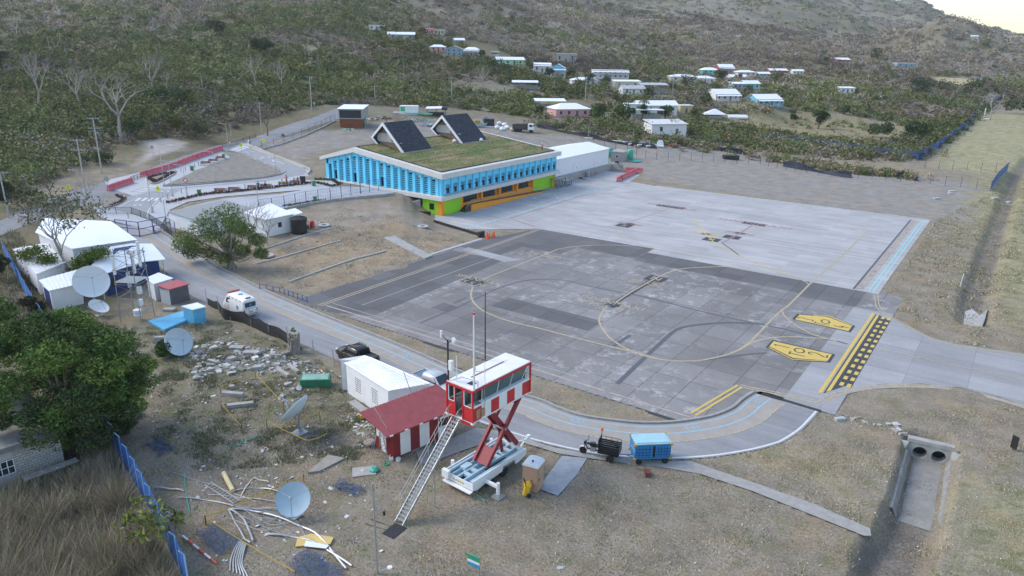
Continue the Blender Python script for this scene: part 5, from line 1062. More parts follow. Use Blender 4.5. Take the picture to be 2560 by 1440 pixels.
S6=shed('red_roof_hut','small hut with a red sheet roof, slatted white side and grey end',[(392,713,2.3),(444,698,2.3),(475,709,2.1),(421,724,2.1)],mat('dark_grey_board',(.12,.12,.125),.85,var=.2),mat('faded_red_roof',(.42,.10,.11),.6,var=.15,grime=.1),.25,0)
a,b_=S6[2][3],S6[2][0];
for k in range(9):
 on_wall(S6[0],S6[2],S6[3],S6[4],3,0,.03+k*.108,.09+k*.108,.05,1.95,WHITE,'slat',.05)
p=TP(452,742); b=MB(); b.tube([(-.1,0,.3),(0,0,1.1),(-.25,0,2.0)],.06,5); b.tube([(0,0,1.1),(.3,.1,2.1)],.06,5); o=b.build('pink_cloth',mat('salmon_cloth',(.75,.25,.24),.8),None,loc=tuple(p+np.array([0,-.2,0]))); tag(o,'salmon pink cloth hanging on the grey end of the red-roofed hut','cloth')
SB=shed('blue_box','light blue box cabin with a white top standing at the end of the blue slab',[(453,765,1.9),(493,756,1.9),(515,766,1.9),(481,774,1.9)],LBLUE,WROOF,.15,0,'cabin')
sl=[TP(*p) for p in ((371,806),(461,783),(482,800),(411,829))]; c=np.mean(sl,0); b=MB(); b.prism([(p[0]-c[0],p[1]-c[1]) for p in sl],-.2,.28); o=b.build('blue_slab',LBLUE,None,loc=tuple(c)); tag(o,'flat light blue painted concrete slab in front of the blue box cabin','slab')
p=TP(472,800); b=MB(); rg=random.Random(5)
for k in range(10): b.tube([(rg.uniform(-.5,.5),rg.uniform(-.4,.4),rg.uniform(.3,.6)) for _ in range(3)],.04,4)
o=b.build('dry_branches',WOOD,None,loc=tuple(p)); tag(o,'dry branches and a torn sheet heaped on the blue slab','branches')
WB=shed('white_outbuilding','plain white block building with a folded white sheet roof behind the striped container',[(860,907,2.9),(925,892,3.7),(1076,958,3.5),(971,977,2.9)],WALLW,WROOF,.25,10,'building')
for t0 in (.22,.62):
 for i_ in range(4):
  for j_ in range(7): on_wall(WB[0],WB[2],WB[3],WB[4],3,0,1-(t0+.045*i_),1-(t0+.045*i_+.028),.8+j_*.22,.9+j_*.22,MATS.get('vent_shadow') or mat('vent_shadow',(.16,.17,.18),.9),'vent_block',.012) if False else None
 b=MB(); w4=WB[2];a_,b2_=w4[0],w4[3]; e=(b2_-a_)[:2]; Lw_=np.linalg.norm(e); e/=Lw_; nr=np.array([e[1],-e[0]])
 if nr@((a_+b2_)[:2]/2-WB[3][:2])<0: nr=-nr
 for i_ in range(4):
  for j_ in range(7):
   q=a_[:2]+e*(Lw_*t0+i_*.25)-WB[3][:2]; q2=q+e*.16; z_=.75+j_*.21; b.add([(*(q+nr*.01),z_),(*(q2+nr*.01),z_),(*(q2+nr*.01),z_+.1),(*(q+nr*.01),z_+.1)],[(0,1,2,3)])
 b.build('vent_block',mat('vent_shadow',(.16,.17,.18),.9),WB[0])
shed('roof_annex','narrow white sheet roof strip along the far left edge of the white outbuilding',[(848,898,3.1),(912,888,3.5),(926,893,3.6),(885,902,3.05)],WALLW,WROOF,.15,0,'annex')
p=TP(925,1040); b=MB(); b.cbox((0,0,.05),(6.5,.7,.2),rz=0); o=b.build('plinth',CONC,None,loc=tuple(p)); e=TP(965,1060)-TP(880,995); o.rotation_euler=(0,0,atan2(e[1],e[0])); tag(o,'long low concrete plinth in front of the white outbuilding wall','plinth')
p=TP(925,1043); b=MB(); b.lathe([(0,0),(.2,.02),(.22,.3),(.1,.42),(0,.44)],n=10); o=b.build('yellow_drum',mat('amber_plastic',(.62,.33,.03),.5),None,loc=(p[0]-.3,p[1]-.6,p[2]+.1)); tag(o,'small amber plastic drum lying on the plinth','drum')
# ---------------- dishes ----------------
def dish(name,label,p,R,hz,el,az,m,depth=.16,mount=None,ribs=False,strut=True):
 """p ground position, hz height of dish centre, el/az pointing direction (deg; az world math angle)"""
 o=thing(name,label,'satellite dish',tuple(p)); D=Vector((cos(radians(az))*cos(radians(el)),sin(radians(az))*cos(radians(el)),sin(radians(el)))); Q=D.to_track_quat('Z','Y').to_matrix().to_4x4(); Mx=Matrix.Translation((0,0,hz))@Q
 prof=[(R*t,R*depth*2*t*t) for t in np.linspace(0,1,9)]; b=MB(); b.lathe([(r,z) for r,z in prof]+[(R*1.0,R*depth*2+.03)]+[(r,z-.05) for r,z in prof[::-1]],n=36,M=Mx.to_3x3()); b.v=[(v[0],v[1],v[2]+hz) for v in b.v]; b.build('reflector',m,o,smooth=True)
 f=R*.95; b=MB()
 for k in range(3): t=2*pi*k/3+.5; b.tube([Mx@Vector((R*.95*cos(t),R*.95*sin(t),R*depth*2)),Mx@Vector((0,0,f))],.02,4)
 b.lathe([(0,-.12),(.1,-.1),(.1,.12),(0,.15)],n=8,M=Mx.to_3x3(),c=tuple((Mx@Vector((0,0,f)))-Vector((0,0,0)))); b.build('feed_arm',STEEL,o)
 if mount!='none':
  b=MB(); back=Mx@Vector((0,0,-.15)); b.tube([(0,0,-.1),(0,0,max(.1,hz*.6)),tuple(back)],.09,7); b.tube([(R*.35,0,0),(0,0,hz*.6)],.04,5); b.tube([(-R*.2,R*.3,0),(0,0,hz*.6)],.04,5); b.cbox((0,0,.05),(R*.7,R*.7,.14)); b.build('mount',STEEL,o)
 return o
tocam=lambda p:degrees(atan2(-p[1],-p[0]))
p=TP(238,768); dish('satellite_dish','largest white satellite dish, standing before the navy house in the left compound',p,1.95,3.0,34,tocam(p)+8,mat('dish_white',(.70,.72,.73),.5,var=.04))
p=TP(248,790); dish('satellite_dish','smaller pale dish half hidden by the big tree below the largest dish',p,1.1,.95,55,tocam(p)+50,MATS['dish_white'])
p=TP(446,884); dish('satellite_dish','pale dish tipped on its edge in a bush below the blue slab',p,1.45,1.2,28,tocam(p)+30,mat('dish_pale_blue',(.52,.62,.68),.5,var=.06),mount='none')
p=TP(750,1083); dish('satellite_dish','side-on pale blue dish looking left on a steel post among the rubble',p,1.45,1.9,38,tocam(p)-128,MATS['dish_pale_blue'])
p=TP(738,1290); dish('satellite_dish','round grey-blue dish facing up in the foreground amid scrap pipes',p,1.15,1.3,40,tocam(p)-12,mat('dish_grey_blue',(.34,.46,.54),.5,var=.05),depth=.12)
# ---------------- scaffold tower ----------------
p=TP(345,797); o=thing('lattice_tower','rusting steel lattice tower with white antenna panels and a nest beside the navy house','tower',tuple(p),.5); hT=8.2; W=1.25
b=MB(); cs=[(-W,-W),(W,-W),(W,W),(-W,W)]
for x,y in cs: b.tube([(x,y,-.1),(x*.9,y*.9,hT)],.05,6)
for k in range(5):
 z=k*hT/5+1.2; z2_=min(hT,z+hT/5)
 for i in range(4):
  a,c=cs[i],cs[(i+1)%4]; b.tube([(a[0],a[1],z),(c[0],c[1],z)],.035,4); b.tube([(a[0],a[1],z),(c[0],c[1],z2_)],.025,4)
b.build('lattice',mat('dull_steel',(.30,.31,.32),.6,.3,var=.3,grime=.3),o)
b=MB()
for k in range(9): b.box(-W,W,-W+k*.28,-W+k*.28+.2,4.7,4.75)
b.build('platform',STEEL,o)
for k,(x,y) in enumerate(((-1.1,-1.1),(1.15,-.9),(.6,1.1))):
 b=MB(); b.box(x-.12,x+.12,y-.12,y+.12,hT-2.6+k*.2,hT-.3+k*.5); b.build('antenna_panel',WHITE,o)
b=MB(); rg=random.Random(8)
for k in range(60): t=rg.uniform(0,6.28); r=rg.uniform(.1,.5); b.tube([(.2+r*cos(t),.3+r*sin(t),hT-.6+rg.uniform(0,.4)),(.2+r*cos(t+1.2),.3+r*sin(t+1.2),hT-.7+rg.uniform(0,.5))],.015,3)
b.build('nest',mat('nest_twigs',(.20,.15,.10),.9),o)
b=MB(); b.cbox((.7,0,3.5),(.5,.4,.8)); b.cbox((.9,-.4,2.2),(.4,.5,.7)); b.lathe([(0,0),(.4,0),(.42,.7),(0,.7)],(.2,-.2,.5),n=12); b.build('equipment_box',WHITE,o)
# ---------------- grey house corner bottom left ----------------
B=TP(163,1168); A=TP(10,1222); e=(A-B)[:2]; L_=np.linalg.norm(e); ang=atan2(e[1],e[0]); hh=2.9
o=thing('grey_house','grey plastered house with a flat mossy roof and an unplastered block end, bottom left','building',(B[0],B[1],B[2]),ang); Lh=13.; dh=9.
b=MB(); b.box(3.0,Lh,-.0,.2,-.2,hh); b.box(0,Lh,-dh,-.2,-.2,hh); b.build('wall',mat('pale_grey_plaster',(.40,.42,.43),.85,var=.12,grime=.25),o)
b=MB();
bm_,t,bs=newmat('bare_blockwork'); geo=N(t,'ShaderNodeNewGeometry'); tc=N(t,'ShaderNodeTexCoord'); sx=N(t,'ShaderNodeSeparateXYZ'); t.links.new(tc.outputs['Object'],sx.inputs[0]); cm=N(t,'ShaderNodeCombineXYZ'); t.links.new(sx.outputs[0],cm.inputs[0]); t.links.new(sx.outputs[2],cm.inputs[1])
br=N(t,'ShaderNodeTexBrick'); br.inputs['Scale'].default_value=1; br.inputs['Brick Width'].default_value=.4; br.inputs['Row Height'].default_value=.2; br.inputs['Mortar Size'].default_value=.02; br.inputs['Color1'].default_value=(.34,.34,.33,1); br.inputs['Color2'].default_value=(.44,.44,.42,1); br.inputs['Mortar'].default_value=(.18,.18,.17,1); t.links.new(cm.outputs[0],br.inputs['Vector']); t.links.new(br.outputs[0],bs.inputs['Base Color']); bs.inputs['Roughness'].default_value=.9
b.box(0,2.99,0.,.2,-.2,hh-.01); b.build('block_wall',bm_,o)
b=MB(); b.box(-.35,Lh,-dh,.55,hh,hh+.28); b.box(-.35,Lh,.35,.55,hh+.281,hh+.4); b.build('roof',mat('mossy_concrete',(.20,.205,.20),.9,var=.35,sc=1,grime=.4),o)
b=MB(); b.box(3.0,4.6,.19,.22,1.1,2.2); wn=b.build('window',GLASS,o)
b=MB()
for k in range(5): b.box(3.0+k*.385,3.05+k*.385,.225,.26,1.1,2.2)
for z in (1.1,1.62,2.14): b.box(3.0,4.6,.265,.28,z,z+.05)
b.build('window_bars',WHITE,wn)
b=MB()
for k in range(4): b.bar((-.3+k*.8,.6+.2*k,.05),(-.1+k*.9,1.5,1.0),.12);
for k in range(3): b.bar((-.6,.9+k*.25,.9),(2.9,1.2+k*.25,1.0),.1)
b.build('lean_to_frame',CONC,o)
# ---------------- blue net fences, left ----------------
NETB=net_mat('blue_netting',(.015,.10,.36),14,.2,.93)
mesh_fence([(262,1085),(300,1150),(345,1222),(392,1310),(432,1392),(475,1480)],12,2.6,'leaning bright blue net fence running down the lower left foreground',mat('pale_blue_post',(.25,.45,.65),.5),NETB,.07,rails=False,outrig=-.25)
mesh_fence([(12,640),(40,690),(68,745),(100,800),(130,850)],8,2.3,'bright blue net fence along the stained low shed at the left edge',MATS['pale_blue_post'],NETB,.07,rails=False,outrig=-.25)
NETK=net_mat('black_netting',(.012,.012,.014),9,.12,.93)
def blacknet(pts,h,label,poles=1,wob=.15):
 P=densify([TP(*p)[:2] for p in pts],.8); base=P[0]; o=thing('shade_net_fence',label,'fence',(*base,T1(*base))); bz=T1(*base); b=MB(); rg=random.Random(len(pts)); n=len(P); nz=5; V=[]
 for i,p in enumerate(P):
  hh_=h*(1-.18*abs(sin(i*.9)))*min(1,.55+i*.1,.45+(n-1-i)*.15)
  for k in range(nz+1):
   z=hh_*k/nz; w_=wob*sin(i*1.3+k*.9); V.append((p[0]-base[0]+w_,p[1]-base[1]-w_*.6,T1(*p)-bz+z))
 b.add(V,[(i*(nz+1)+k,(i+1)*(nz+1)+k,(i+1)*(nz+1)+k+1,i*(nz+1)+k+1) for i in range(n-1) for k in range(nz)]); b.build('netting',NETK,o,smooth=True)
 if poles:
  for i in range(0,n,4): p=P[i]; q=MB(); q.bar((p[0]-base[0]-.1,p[1]-base[1],T1(*p)-bz-.2),(p[0]-base[0]-.35,p[1]-base[1]+.1,T1(*p)-bz+h*1.35),.06); q.build('post',CONC,o)
 return o
blacknet([(520,762),(545,775),(562,800),(610,808),(650,828),(700,848),(735,868),(755,880)],1.5,'sagging black shade-net fence on grey posts between ambulance and rubble')
for k,(x,y,h) in enumerate(((785,885,1.5),(836,915,1.7))):
 p=TP(x,y); b=MB(); b.bar((0,0,-.1),(-.25,.1,h),.07); o=b.build('fence_post',CONC,None,loc=tuple(p)); tag(o,'lone leaning grey fence post at the white road line, '+['nearer the tree stump','nearer the black pickup'][k],'post')
p=TP(737,880); b=MB(); rg=random.Random(2)
for k in range(9):
 t=2*pi*k/9; r=.5; b.tube([(r*1.2*cos(t),r*1.2*sin(t),-.1),(r*.8*cos(t+.2),r*.8*sin(t+.2),.9),(r*1.1*cos(t+.4),r*1.1*sin(t+.4),1.5+rg.uniform(0,.6))],[.26,.2,.1],6)
b.lathe([(0,0),(.6,0),(.5,1.3),(0,1.4)],n=9); o=b.build('tree_stump',mat('grey_bark',(.27,.24,.21),.9,var=.35,sc=3,bump=.03),None,loc=tuple(p)); tag(o,'wide grey tree stump with a tuft of green shoots beside the road','tree stump'); STUMP=o
# ---------------- vehicles ----------------
def wheel(par,x,y,r,w=.2,rimm=None,name='wheel'):
 wl=bpy.data.objects.new(name,None); COL.objects.link(wl); wl.parent=par; wl.location=(x,y,r)
 b=MB(); b.lathe([(r*.62,-w/2),(r*.95,-w/2),(r,-w*.3),(r,w*.3),(r*.95,w/2),(r*.62,w/2)],n=20,axis='Y'); b.build('tyre',RUB,wl,smooth=True)
 b=MB(); b.lathe([(0,w*.35),(r*.55,w*.38),(r*.63,w*.45),(r*.63,-w*.45),(r*.55,-w*.38),(0,-w*.35)],n=14,axis='Y')
 for k in range(5): t=2*pi*k/5; b.cbox((r*.33*cos(t),0,r*.33*sin(t)),(r*.5,w*.86,r*.12),ry=-t)
 b.build('rim',rimm or STEEL,wl); return wl
def loft(mb,secs,n=None):
 """secs: list of closed rings (same count)"""
 k=len(secs[0]); V=[p for s in secs for p in s]; F=[]
 for i in range(len(secs)-1):
  for j in range(k): F.append((i*k+j,i*k+(j+1)%k,(i+1)*k+(j+1)%k,(i+1)*k+j))
 F.append(tuple(range(k))[::-1]); F.append(tuple((len(secs)-1)*k+j for j in range(k))); mb.add(V,F)
def ring(x,w,zb,zt,wt=None,r=.12):
 wt=wt if wt is not None else w; return [(x,-w,zb),(x,-w-.0,zb+.35*(zt-zb)),(x,-w*.99,zb+.6*(zt-zb)),(x,-(w*.3+wt*.7),zt-r*1.2),(x,-wt+r,zt),(x,wt-r,zt),(x,(w*.3+wt*.7),zt-r*1.2),(x,w*.99,zb+.6*(zt-zb)),(x,w,zb+.35*(zt-zb)),(x,w,zb)]
def road_dir(p,sgn):
 i=min(range(1,len(RINS)-1),key=lambda i:np.linalg.norm(RINS[i]-p[:2])); t=RINS[i+1]-RINS[i-1]; return atan2(t[1]*sgn,t[0]*sgn)
p=TP(632,793); hd=road_dir(p,-1); p=p+np.array([cos(hd)*2.3,sin(hd)*2.3,0])+np.array([-sin(hd),cos(hd),0])*.25
am=thing('ambulance','white van ambulance with red light bars parked behind the black shade net','ambulance',tuple(p),hd)
b=MB(); w=.94
loft(b,[ring(-2.5,w*.9,.42,1.9,w*.78),ring(-2.42,w,.32,2.28,w*.82),ring(-1.9,w,.3,2.42,w*.85),ring(.9,w,.3,2.42,w*.85),ring(1.35,w,.3,2.25,w*.84),ring(1.95,w,.32,1.5,w*.85),ring(2.35,w*.97,.35,1.15,w*.82),ring(2.5,w*.85,.42,.9,w*.75)])
b.build('body',mat('ambulance_white',(.78,.79,.80),.35,var=.03),am,smooth=True)
b=MB(); b.add([(1.38,-.72,2.14),(1.38,.72,2.14),(2.02,.76,1.46),(2.02,-.76,1.46)],[(0,1,2,3)])
for s in (-1,1): b.add([(.35,s*.93,1.35),(1.45,s*.955,1.35),(1.25,s*.90,1.95),(.4,s*.88,2.0)],[(0,1,2,3)])
b.build('windscreen',GLASS,am)
b=MB(); b.box(-2.53,-2.47,-.66,.66,1.42,1.98); b.build('rear_window',GLASS,am)
b=MB(); b.box(-2.55,-2.46,-.85,.85,.4,.62); b.build('bumper',GREY,am)
b=MB(); b.box(1.0,1.3,-.7,.7,2.36,2.52); b.build('light_bar',mat('red_lens',(.35,.03,.04),.3),am)
b=MB(); b.box(-2.2,-2.0,-.3,.3,2.36,2.46); b.build('rear_light_bar',MATS['red_lens'],am)
for s in (-1,1):
 for x in (-1.9,-1.0,-.1,.6): b=MB(); b.cbox((x,s*.86,2.12),(.2,.06,.1)); b.build('side_lamp',MATS['red_lens'],am)
 b=MB(); b.box(-2.52,-2.49,s*.78-.06,s*.78+.06,.75,1.15); b.build('tail_light',MATS['red_lens'],am)
BLT=mat('blue_lettering',(.03,.25,.60),.5)
def star(mb,c,ax,ay,r):
 for k in range(3):
  t=pi*k/3; d=Vector(ax)*cos(t)+Vector(ay)*sin(t); n_=Vector(ax)*-sin(t)+Vector(ay)*cos(t); c_=Vector(c); mb.add([c_-d*r-n_*r*.22,c_+d*r-n_*r*.22,c_+d*r+n_*r*.22,c_-d*r+n_*r*.22],[(0,1,2,3)])
b=MB(); letters(b,'AMBULANCIA',(-2.56,0,1.27),(0,-1,0),(0,0,1),.15); star(b,(-2.545,0,1.7),(0,-1,0),(0,0,1),.16); star(b,(-1.2,.965,1.25),(-1,0,0),(0,0,1),.25); star(b,(-1.2,-.965,1.25),(1,0,0),(0,0,1),.25); star(b,(-.4,0,2.45),(1,0,0),(0,1,0),.3); b.build('lettering',BLT,am,fix=False)
b=MB(); b.box(-2.56,-2.545,-.2,.2,.75,.92); b.build('number_plate',ORANGE,am)
for x in (-1.55,1.6):
 for s in (-.82,.82): wheel(am,x,s,.34,.22,GREY)
def pickup(name,label,p,hd,body,top,bar=True):
 o=thing(name,label,'pickup',tuple(p),hd); w=.9; b=MB()
 loft(b,[ring(-2.6,w*.96,.45,1.02,w*.9,.04),ring(-1.1,w,.4,1.04,w*.9,.04),ring(-1.05,w,.38,1.05,w*.9,.05),ring(1.2,w,.38,1.08,w*.86,.08),ring(2.2,w*.98,.4,1.0,w*.8,.08),ring(2.6,w*.85,.45,.85,w*.7,.08)]); b.build('body',body,o,smooth=True)
 b=MB(); loft(b,[ring(-1.12,w*.92,.95,1.62,w*.72,.08),ring(-.95,w*.92,1.0,1.74,w*.74,.1),ring(.45,w*.92,1.0,1.74,w*.74,.1),ring(1.25,w*.9,.98,1.1,w*.8,.05)]); b.build('cab_roof',top,o,smooth=True)
 b=MB(); b.add([(.55,-.62,1.69),(.55,.62,1.69),(1.22,.72,1.13),(1.22,-.72,1.13)],[(0,1,2,3)])
 for s in (-1,1): b.add([(-.9,s*.845,1.12),(.95,s*.85,1.12),(.5,s*.73,1.62),(-.85,s*.715,1.62)],[(0,1,2,3)])
 b.build('windscreen',GLASS,o)
 b=MB(); b.box(-2.5,-1.2,-.72,.72,1.045,1.06); b.build('bed',mat('bed_liner_'+name,(.05,.06,.08) if bar else (.12,.18,.26),.8),o)
 b=MB()
 for s in (-1,1): b.bar((-2.55,s*.82,1.08),(-1.15,s*.82,1.08),.08)
 b.bar((-2.55,-.82,1.08),(-2.55,.82,1.08),.08)
 if bar:
  for s in (-.6,.6): b.bar((-.9,s,1.8),(.4,s,1.8),.05,.05)
  b.tube([(-1.3,-.72,1.06),(-1.25,-.6,1.75),(-1.25,.6,1.75),(-1.3,.72,1.06)],.04,6)
 b.build('rails',BLACK if bar else top,o)
 for x in (-1.65,1.6):
  for s in (-.8,.8): wheel(o,x,s,.38,.24)
 for s in (-1,1): b=MB(); b.cbox((2.45,s*.6,.82),(.2,.3,.16)); b.build('headlight',WHITE,o); b=MB(); b.cbox((-2.6,s*.8,.85),(.06,.14,.3)); b.build('tail_light',MATS['red_lens'],o)
 for s in (-1,1): b=MB(); b.cbox((.95,s*1.0,1.15),(.12,.22,.16)); b.build('mirror',BLACK,o)
 return o
p=TP(893,903); hd=road_dir(p,-1); pickup('black_pickup','dark brown-black double cab pickup on the road behind the white outbuilding',p,hd,mat('dark_brown_paint',(.045,.032,.028),.25),mat('black_paint',(.015,.014,.015),.2))
p=TP(1092,975); hd=road_dir(p,1); pickup('white_pickup','silver-white pickup with an open bed, between the white outbuilding and the tower',p,hd,mat('silver_paint',(.55,.57,.60),.3,.3),MATS['silver_paint'],False)
a=G(1453,1141);c=G(1524,1156); dv=(a-c)[:2]; hd=atan2(dv[1],dv[0]);
tk=thing('cargo_tricycle','black cargo tricycle with an open slatted bed and an orange beacon on a mast','tricycle',tuple(c+np.array([-sin(hd),cos(hd),0])*-.5),hd); wbse=np.linalg.norm(dv)
BP=mat('black_gloss_paint',(.012,.012,.013),.35)
b=MB(); b.box(-.65,.95,-.55,.55,.62,.7)
for s in (-.55,.55):
 for z in (.72,.88,1.04,1.2): b.box(-.65,.95,s-.02,s+.02,z,z+.12)
 b.tube([(-.62,s,1.3),(-.62,s,1.5),(-.4,s,1.55),(.9,s,1.55)],.025,5)
 for x in (-.3,.2,.6): b.tube([(x,s,1.3),(x,s,1.55)],.02,4)
 b.bar((.4,s*1.05,1.32),(-.6,s*1.05,.78),.03)
for x in (-.66,.93):
 for z in (.72,.88,1.04,1.2): b.box(x,x+.03,-.55,.55,z,z+.12)
b.box(.93,.98,-.55,.55,1.3,1.75); b.build('cargo_bed',BP,tk)
b=MB(); b.bar((-.6,-.25,.5),(1.1,-.25,.5),.06); b.bar((-.6,.25,.5),(1.1,.25,.5),.06); b.bar((1.0,0,.5),(wbse-.35,0,.55),.08); b.bar((wbse-.35,0,.5),(wbse-.15,0,1.05),.07); b.bar((0,-.55,.32),(0,.55,.32),.07); b.tube([(wbse-.75,0,.9),(wbse-.3,0,1.0)],.09,6); b.build('frame',BP,tk)
b=MB(); b.cbox((1.25,0,.92),(.5,.32,.14)); b.build('seat',BLACK,tk); b=MB(); b.cbox((wbse-.75,0,1.0),(.4,.28,.22),ry=.15); b.build('fuel_tank',BP,tk); b=MB(); b.cbox((1.45,0,.6),(.4,.3,.4)); b.build('engine',STEEL,tk)
b=MB();
for s in (-.1,.1): b.tube([(wbse,s,.3),(wbse-.22,s,1.1)],.03,5)
b.tube([(wbse-.35,-.38,1.2),(wbse-.22,0,1.15),(wbse-.35,.38,1.2)],.025,5); b.cbox((wbse-.12,0,1.0),(.14,.2,.2)); b.cbox((wbse-.3,-.42,1.35),(.04,.16,.1)); b.cbox((wbse-.3,.42,1.35),(.04,.16,.1)); b.build('fork_and_handlebar',BP,tk)
b=MB(); b.xprism([(wbse+.36*cos(t)*1.0,.32+.36*sin(t)) for t in np.linspace(.5,2.6,8)]+[(wbse+.31*cos(t),.32+.31*sin(t)) for t in np.linspace(2.6,.5,8)],'Y',-.07,.07); b.build('mudguard',WHITE,tk)
wheel(tk,wbse,0,.30,.12,BLACK); wheel(tk,0,-.55,.30,.16,BLACK); wheel(tk,0,.55,.30,.16,BLACK)
b=MB(); b.tube([(.95,-.45,1.6),(.95,-.45,2.05)],.025,5); b.build('mast',BP,tk); b=MB(); b.lathe([(0,2.05),(.11,2.06),(.12,2.16),(.09,2.3),(0,2.34)],(.95,-.45,0),n=10); b.build('beacon',mat('orange_lens',(.75,.18,.08),.3),tk)
a=G(1597,1163);c=G(1663,1160); dv=(c-a)[:2]; hd=atan2(dv[1],dv[0]); Lb=np.linalg.norm(dv)
ct=thing('baggage_cart','blue curtain-sided baggage cart with tan corner bumpers behind the cargo tricycle','cart',tuple(a),hd)
CBL=mat('cart_blue',(.03,.20,.42),.5,var=.12); b=MB(); x0_,x1_=-.35,Lb+.35; d0=0.0; d1=1.55
b.box(x0_,x1_,d0,d1,.5,.62); b.box(x0_,x0_+.05,d0,d1,.62,1.75); b.box(x1_-.05,x1_,d0,d1,.62,1.75); b.box(x0_+.05,x1_-.05,d0,d0+.05,1.6,1.75); b.box(x0_+.05,x1_-.05,d1-.05,d1,.62,1.75); b.build('body',CBL,ct)
b=MB(); b.prism([(x0_-.02,d0-.02),(x1_+.02,d0-.02),(x1_+.02,d1+.02),(x0_-.02,d1+.02)],1.75,1.8); b.prism([(x0_+.12,d0+.12),(x1_-.12,d0+.12),(x1_-.12,d1-.12),(x0_+.12,d1-.12)],1.8,1.86); b.build('roof',mat('pale_cart_roof',(.33,.55,.62),.6,var=.12,grime=.1),ct)
for (c0,c1) in ((x0_+.08,(x0_+x1_)/2-.02),((x0_+x1_)/2+.18,x1_-.06)):
 b=MB(); n=10
 V=[(c0+(c1-c0)*i/n,d0+.03+.03*sin(i*1.9),z) for z in (.64,1.12,1.6) for i in range(n+1)]; b.add(V,[(r*(n+1)+i,r*(n+1)+i+1,(r+1)*(n+1)+i+1,(r+1)*(n+1)+i) for r in range(2) for i in range(n)]); q=b.build('curtain',mat('curtain_blue',(.03,.25,.55),.5,var=.2,sc=4),ct)
 b=MB()
 for i in range(1,5): x=c0+(c1-c0)*i/5; b.bar((x,d0-.02,.66),(x,d0-.02,1.55),.025)
 for z in (.85,1.1,1.35): b.bar((c0,d0-.025,z),(c1,d0-.025,z),.025)
 b.build('webbing',NAVY,q)
b=MB(); b.box((x0_+x1_)/2-.03,(x0_+x1_)/2+.19,d0+.06,d0+.1,.64,1.6); b.build('opening',DARK,ct)
for x in (x0_,x1_):
 for y in (d0,d1):
  b=MB(); b.cbox((x,y,1.74),(.2,.2,.13)); b.build('bumper',mat('tan_rubber',(.42,.27,.07),.7),ct); b=MB(); b.cbox((x,y,.55),(.22,.2,.12)); b.build('bumper',MATS['tan_rubber'],ct)
b=MB(); letters(b,'EASYFLY',(x0_-.012,d0+.6,1.1),(0,-1,0),(0,0,1),.2); letters(b,'( )',(x0_-.012,d0+.6,1.45),(0,-1,0),(0,0,1),.22); b.build('lettering',WHITE,ct,fix=False)
b=MB(); b.bar((x0_,d0+.7,.5),(-1.35,d0+.65,.6),.06); b.bar((x0_,d0+.35,.5),(-.9,d0+.65,.55),.04); b.build('tow_bar',CBL,ct)
for x in (0,Lb):
 for y in (d0+.1,d1-.1): wheel(ct,x,y,.24,.16,BLACK)
# ---------------- culvert and lined channel ----------------
pa,pb=G(2279,1098,.2),G(2378,1120,.2); e=(pb-pa)[:2]; ang=atan2(e[1],e[0]); Lw=np.linalg.norm(e)
cv=thing('culvert','concrete culvert headwall with two round pipe mouths at the head of the drainage channel','culvert',(pa[0],pa[1],-1.5),ang)
b=MB(); R=.52; zc_=.66; n=14; H_=1.5
for k,cx_ in enumerate((Lw*.27,Lw*.75)):
 xl,xr=(-.1 if k==0 else Lw*.51),(Lw*.51 if k==0 else Lw+.1)
 ringp=[(cx_+R*cos(t),zc_+R*sin(t)) for t in np.linspace(pi/2,-1.5*pi,n*2+1)][:-1]
 sq=[]
 for x,z in ringp:
  dx,dz=x-cx_,z-zc_; s=max(abs(dx)/((xr-cx_) if dx>0 else (cx_-xl)),abs(dz)/((H_-zc_) if dz>0 else zc_)); sq.append((cx_+dx/s,zc_+dz/s))
 m_=len(ringp); b.add([(x,0,z) for x,z in ringp]+[(x,0,z) for x,z in sq],[(i,(i+1)%m_,m_+(i+1)%m_,m_+i) for i in range(m_)])
 for y0_,y1_ in ((0,3.),): b.add([(x,0,z) for x,z in ringp]+[(x,.9,z) for x,z in ringp],[(i,(i+1)%m_,m_+(i+1)%m_,m_+i) for i in range(m_)])
b.box(-.25,Lw+.25,-.08,.5,H_,H_+.3); b.build('headwall',CONC,cv)
b=MB();
for cx_ in (Lw*.27,Lw*.75): b.lathe([(R*.98,2.9),(0,2.9)],(cx_,0,zc_),n=20,axis='Y') if False else b.add([(cx_+R*cos(t),(.85),zc_+R*sin(t)) for t in np.linspace(0,2*pi,20)[:-1]],[tuple(range(19))])
b.build('pipe_dark_end',DARK,cv)
b=MB(); b.add([(-.1,-.02,0),(-1.0,-1.6,.1),(-2.3,-.9,1.3),(-1.9,-.1,1.45),(-.1,.0,1.5)],[(0,1,2,3,4)]); b.add([(Lw+.1,-.02,0),(Lw+.5,-1.2,.7),(Lw+1.2,-.3,1.3),(Lw+.1,0,1.5)],[(3,2,1,0)]); b.build('wing_wall',CONC,cv)
lin=MB(); cl=DITCH[0][0][:2]; cl=np.array([cl[0],cl[0]+(cl[1]-cl[0])*.5,cl[1],cl[1]+(cl[1]-cl[0])*.12]); P=densify([np.array(q) for q in cl],1.)
def strip_(mb,o0,o1,z0_,z1_):
 A_=offset(P,o0);B2=offset(P,o1); n=len(A_); mb.add([(*p,z0_) for p in A_]+[(*p,z1_) for p in B2],[(i,n+i,n+i+1,i+1) for i in range(n-1)])
strip_(lin,1.1,-1.1,-1.47,-1.47); strip_(lin,-1.1,-1.55,-1.47,-.6); strip_(lin,1.5,1.1,-.75,-1.47); strip_(lin,-1.55,-1.8,-.59,-.57); strip_(lin,1.7,1.5,-.73,-.75)
o=lin.build('channel_lining',mat('channel_concrete',(.27,.265,.25),.9,var=.25,sc=1,grime=.35)); kind(o)
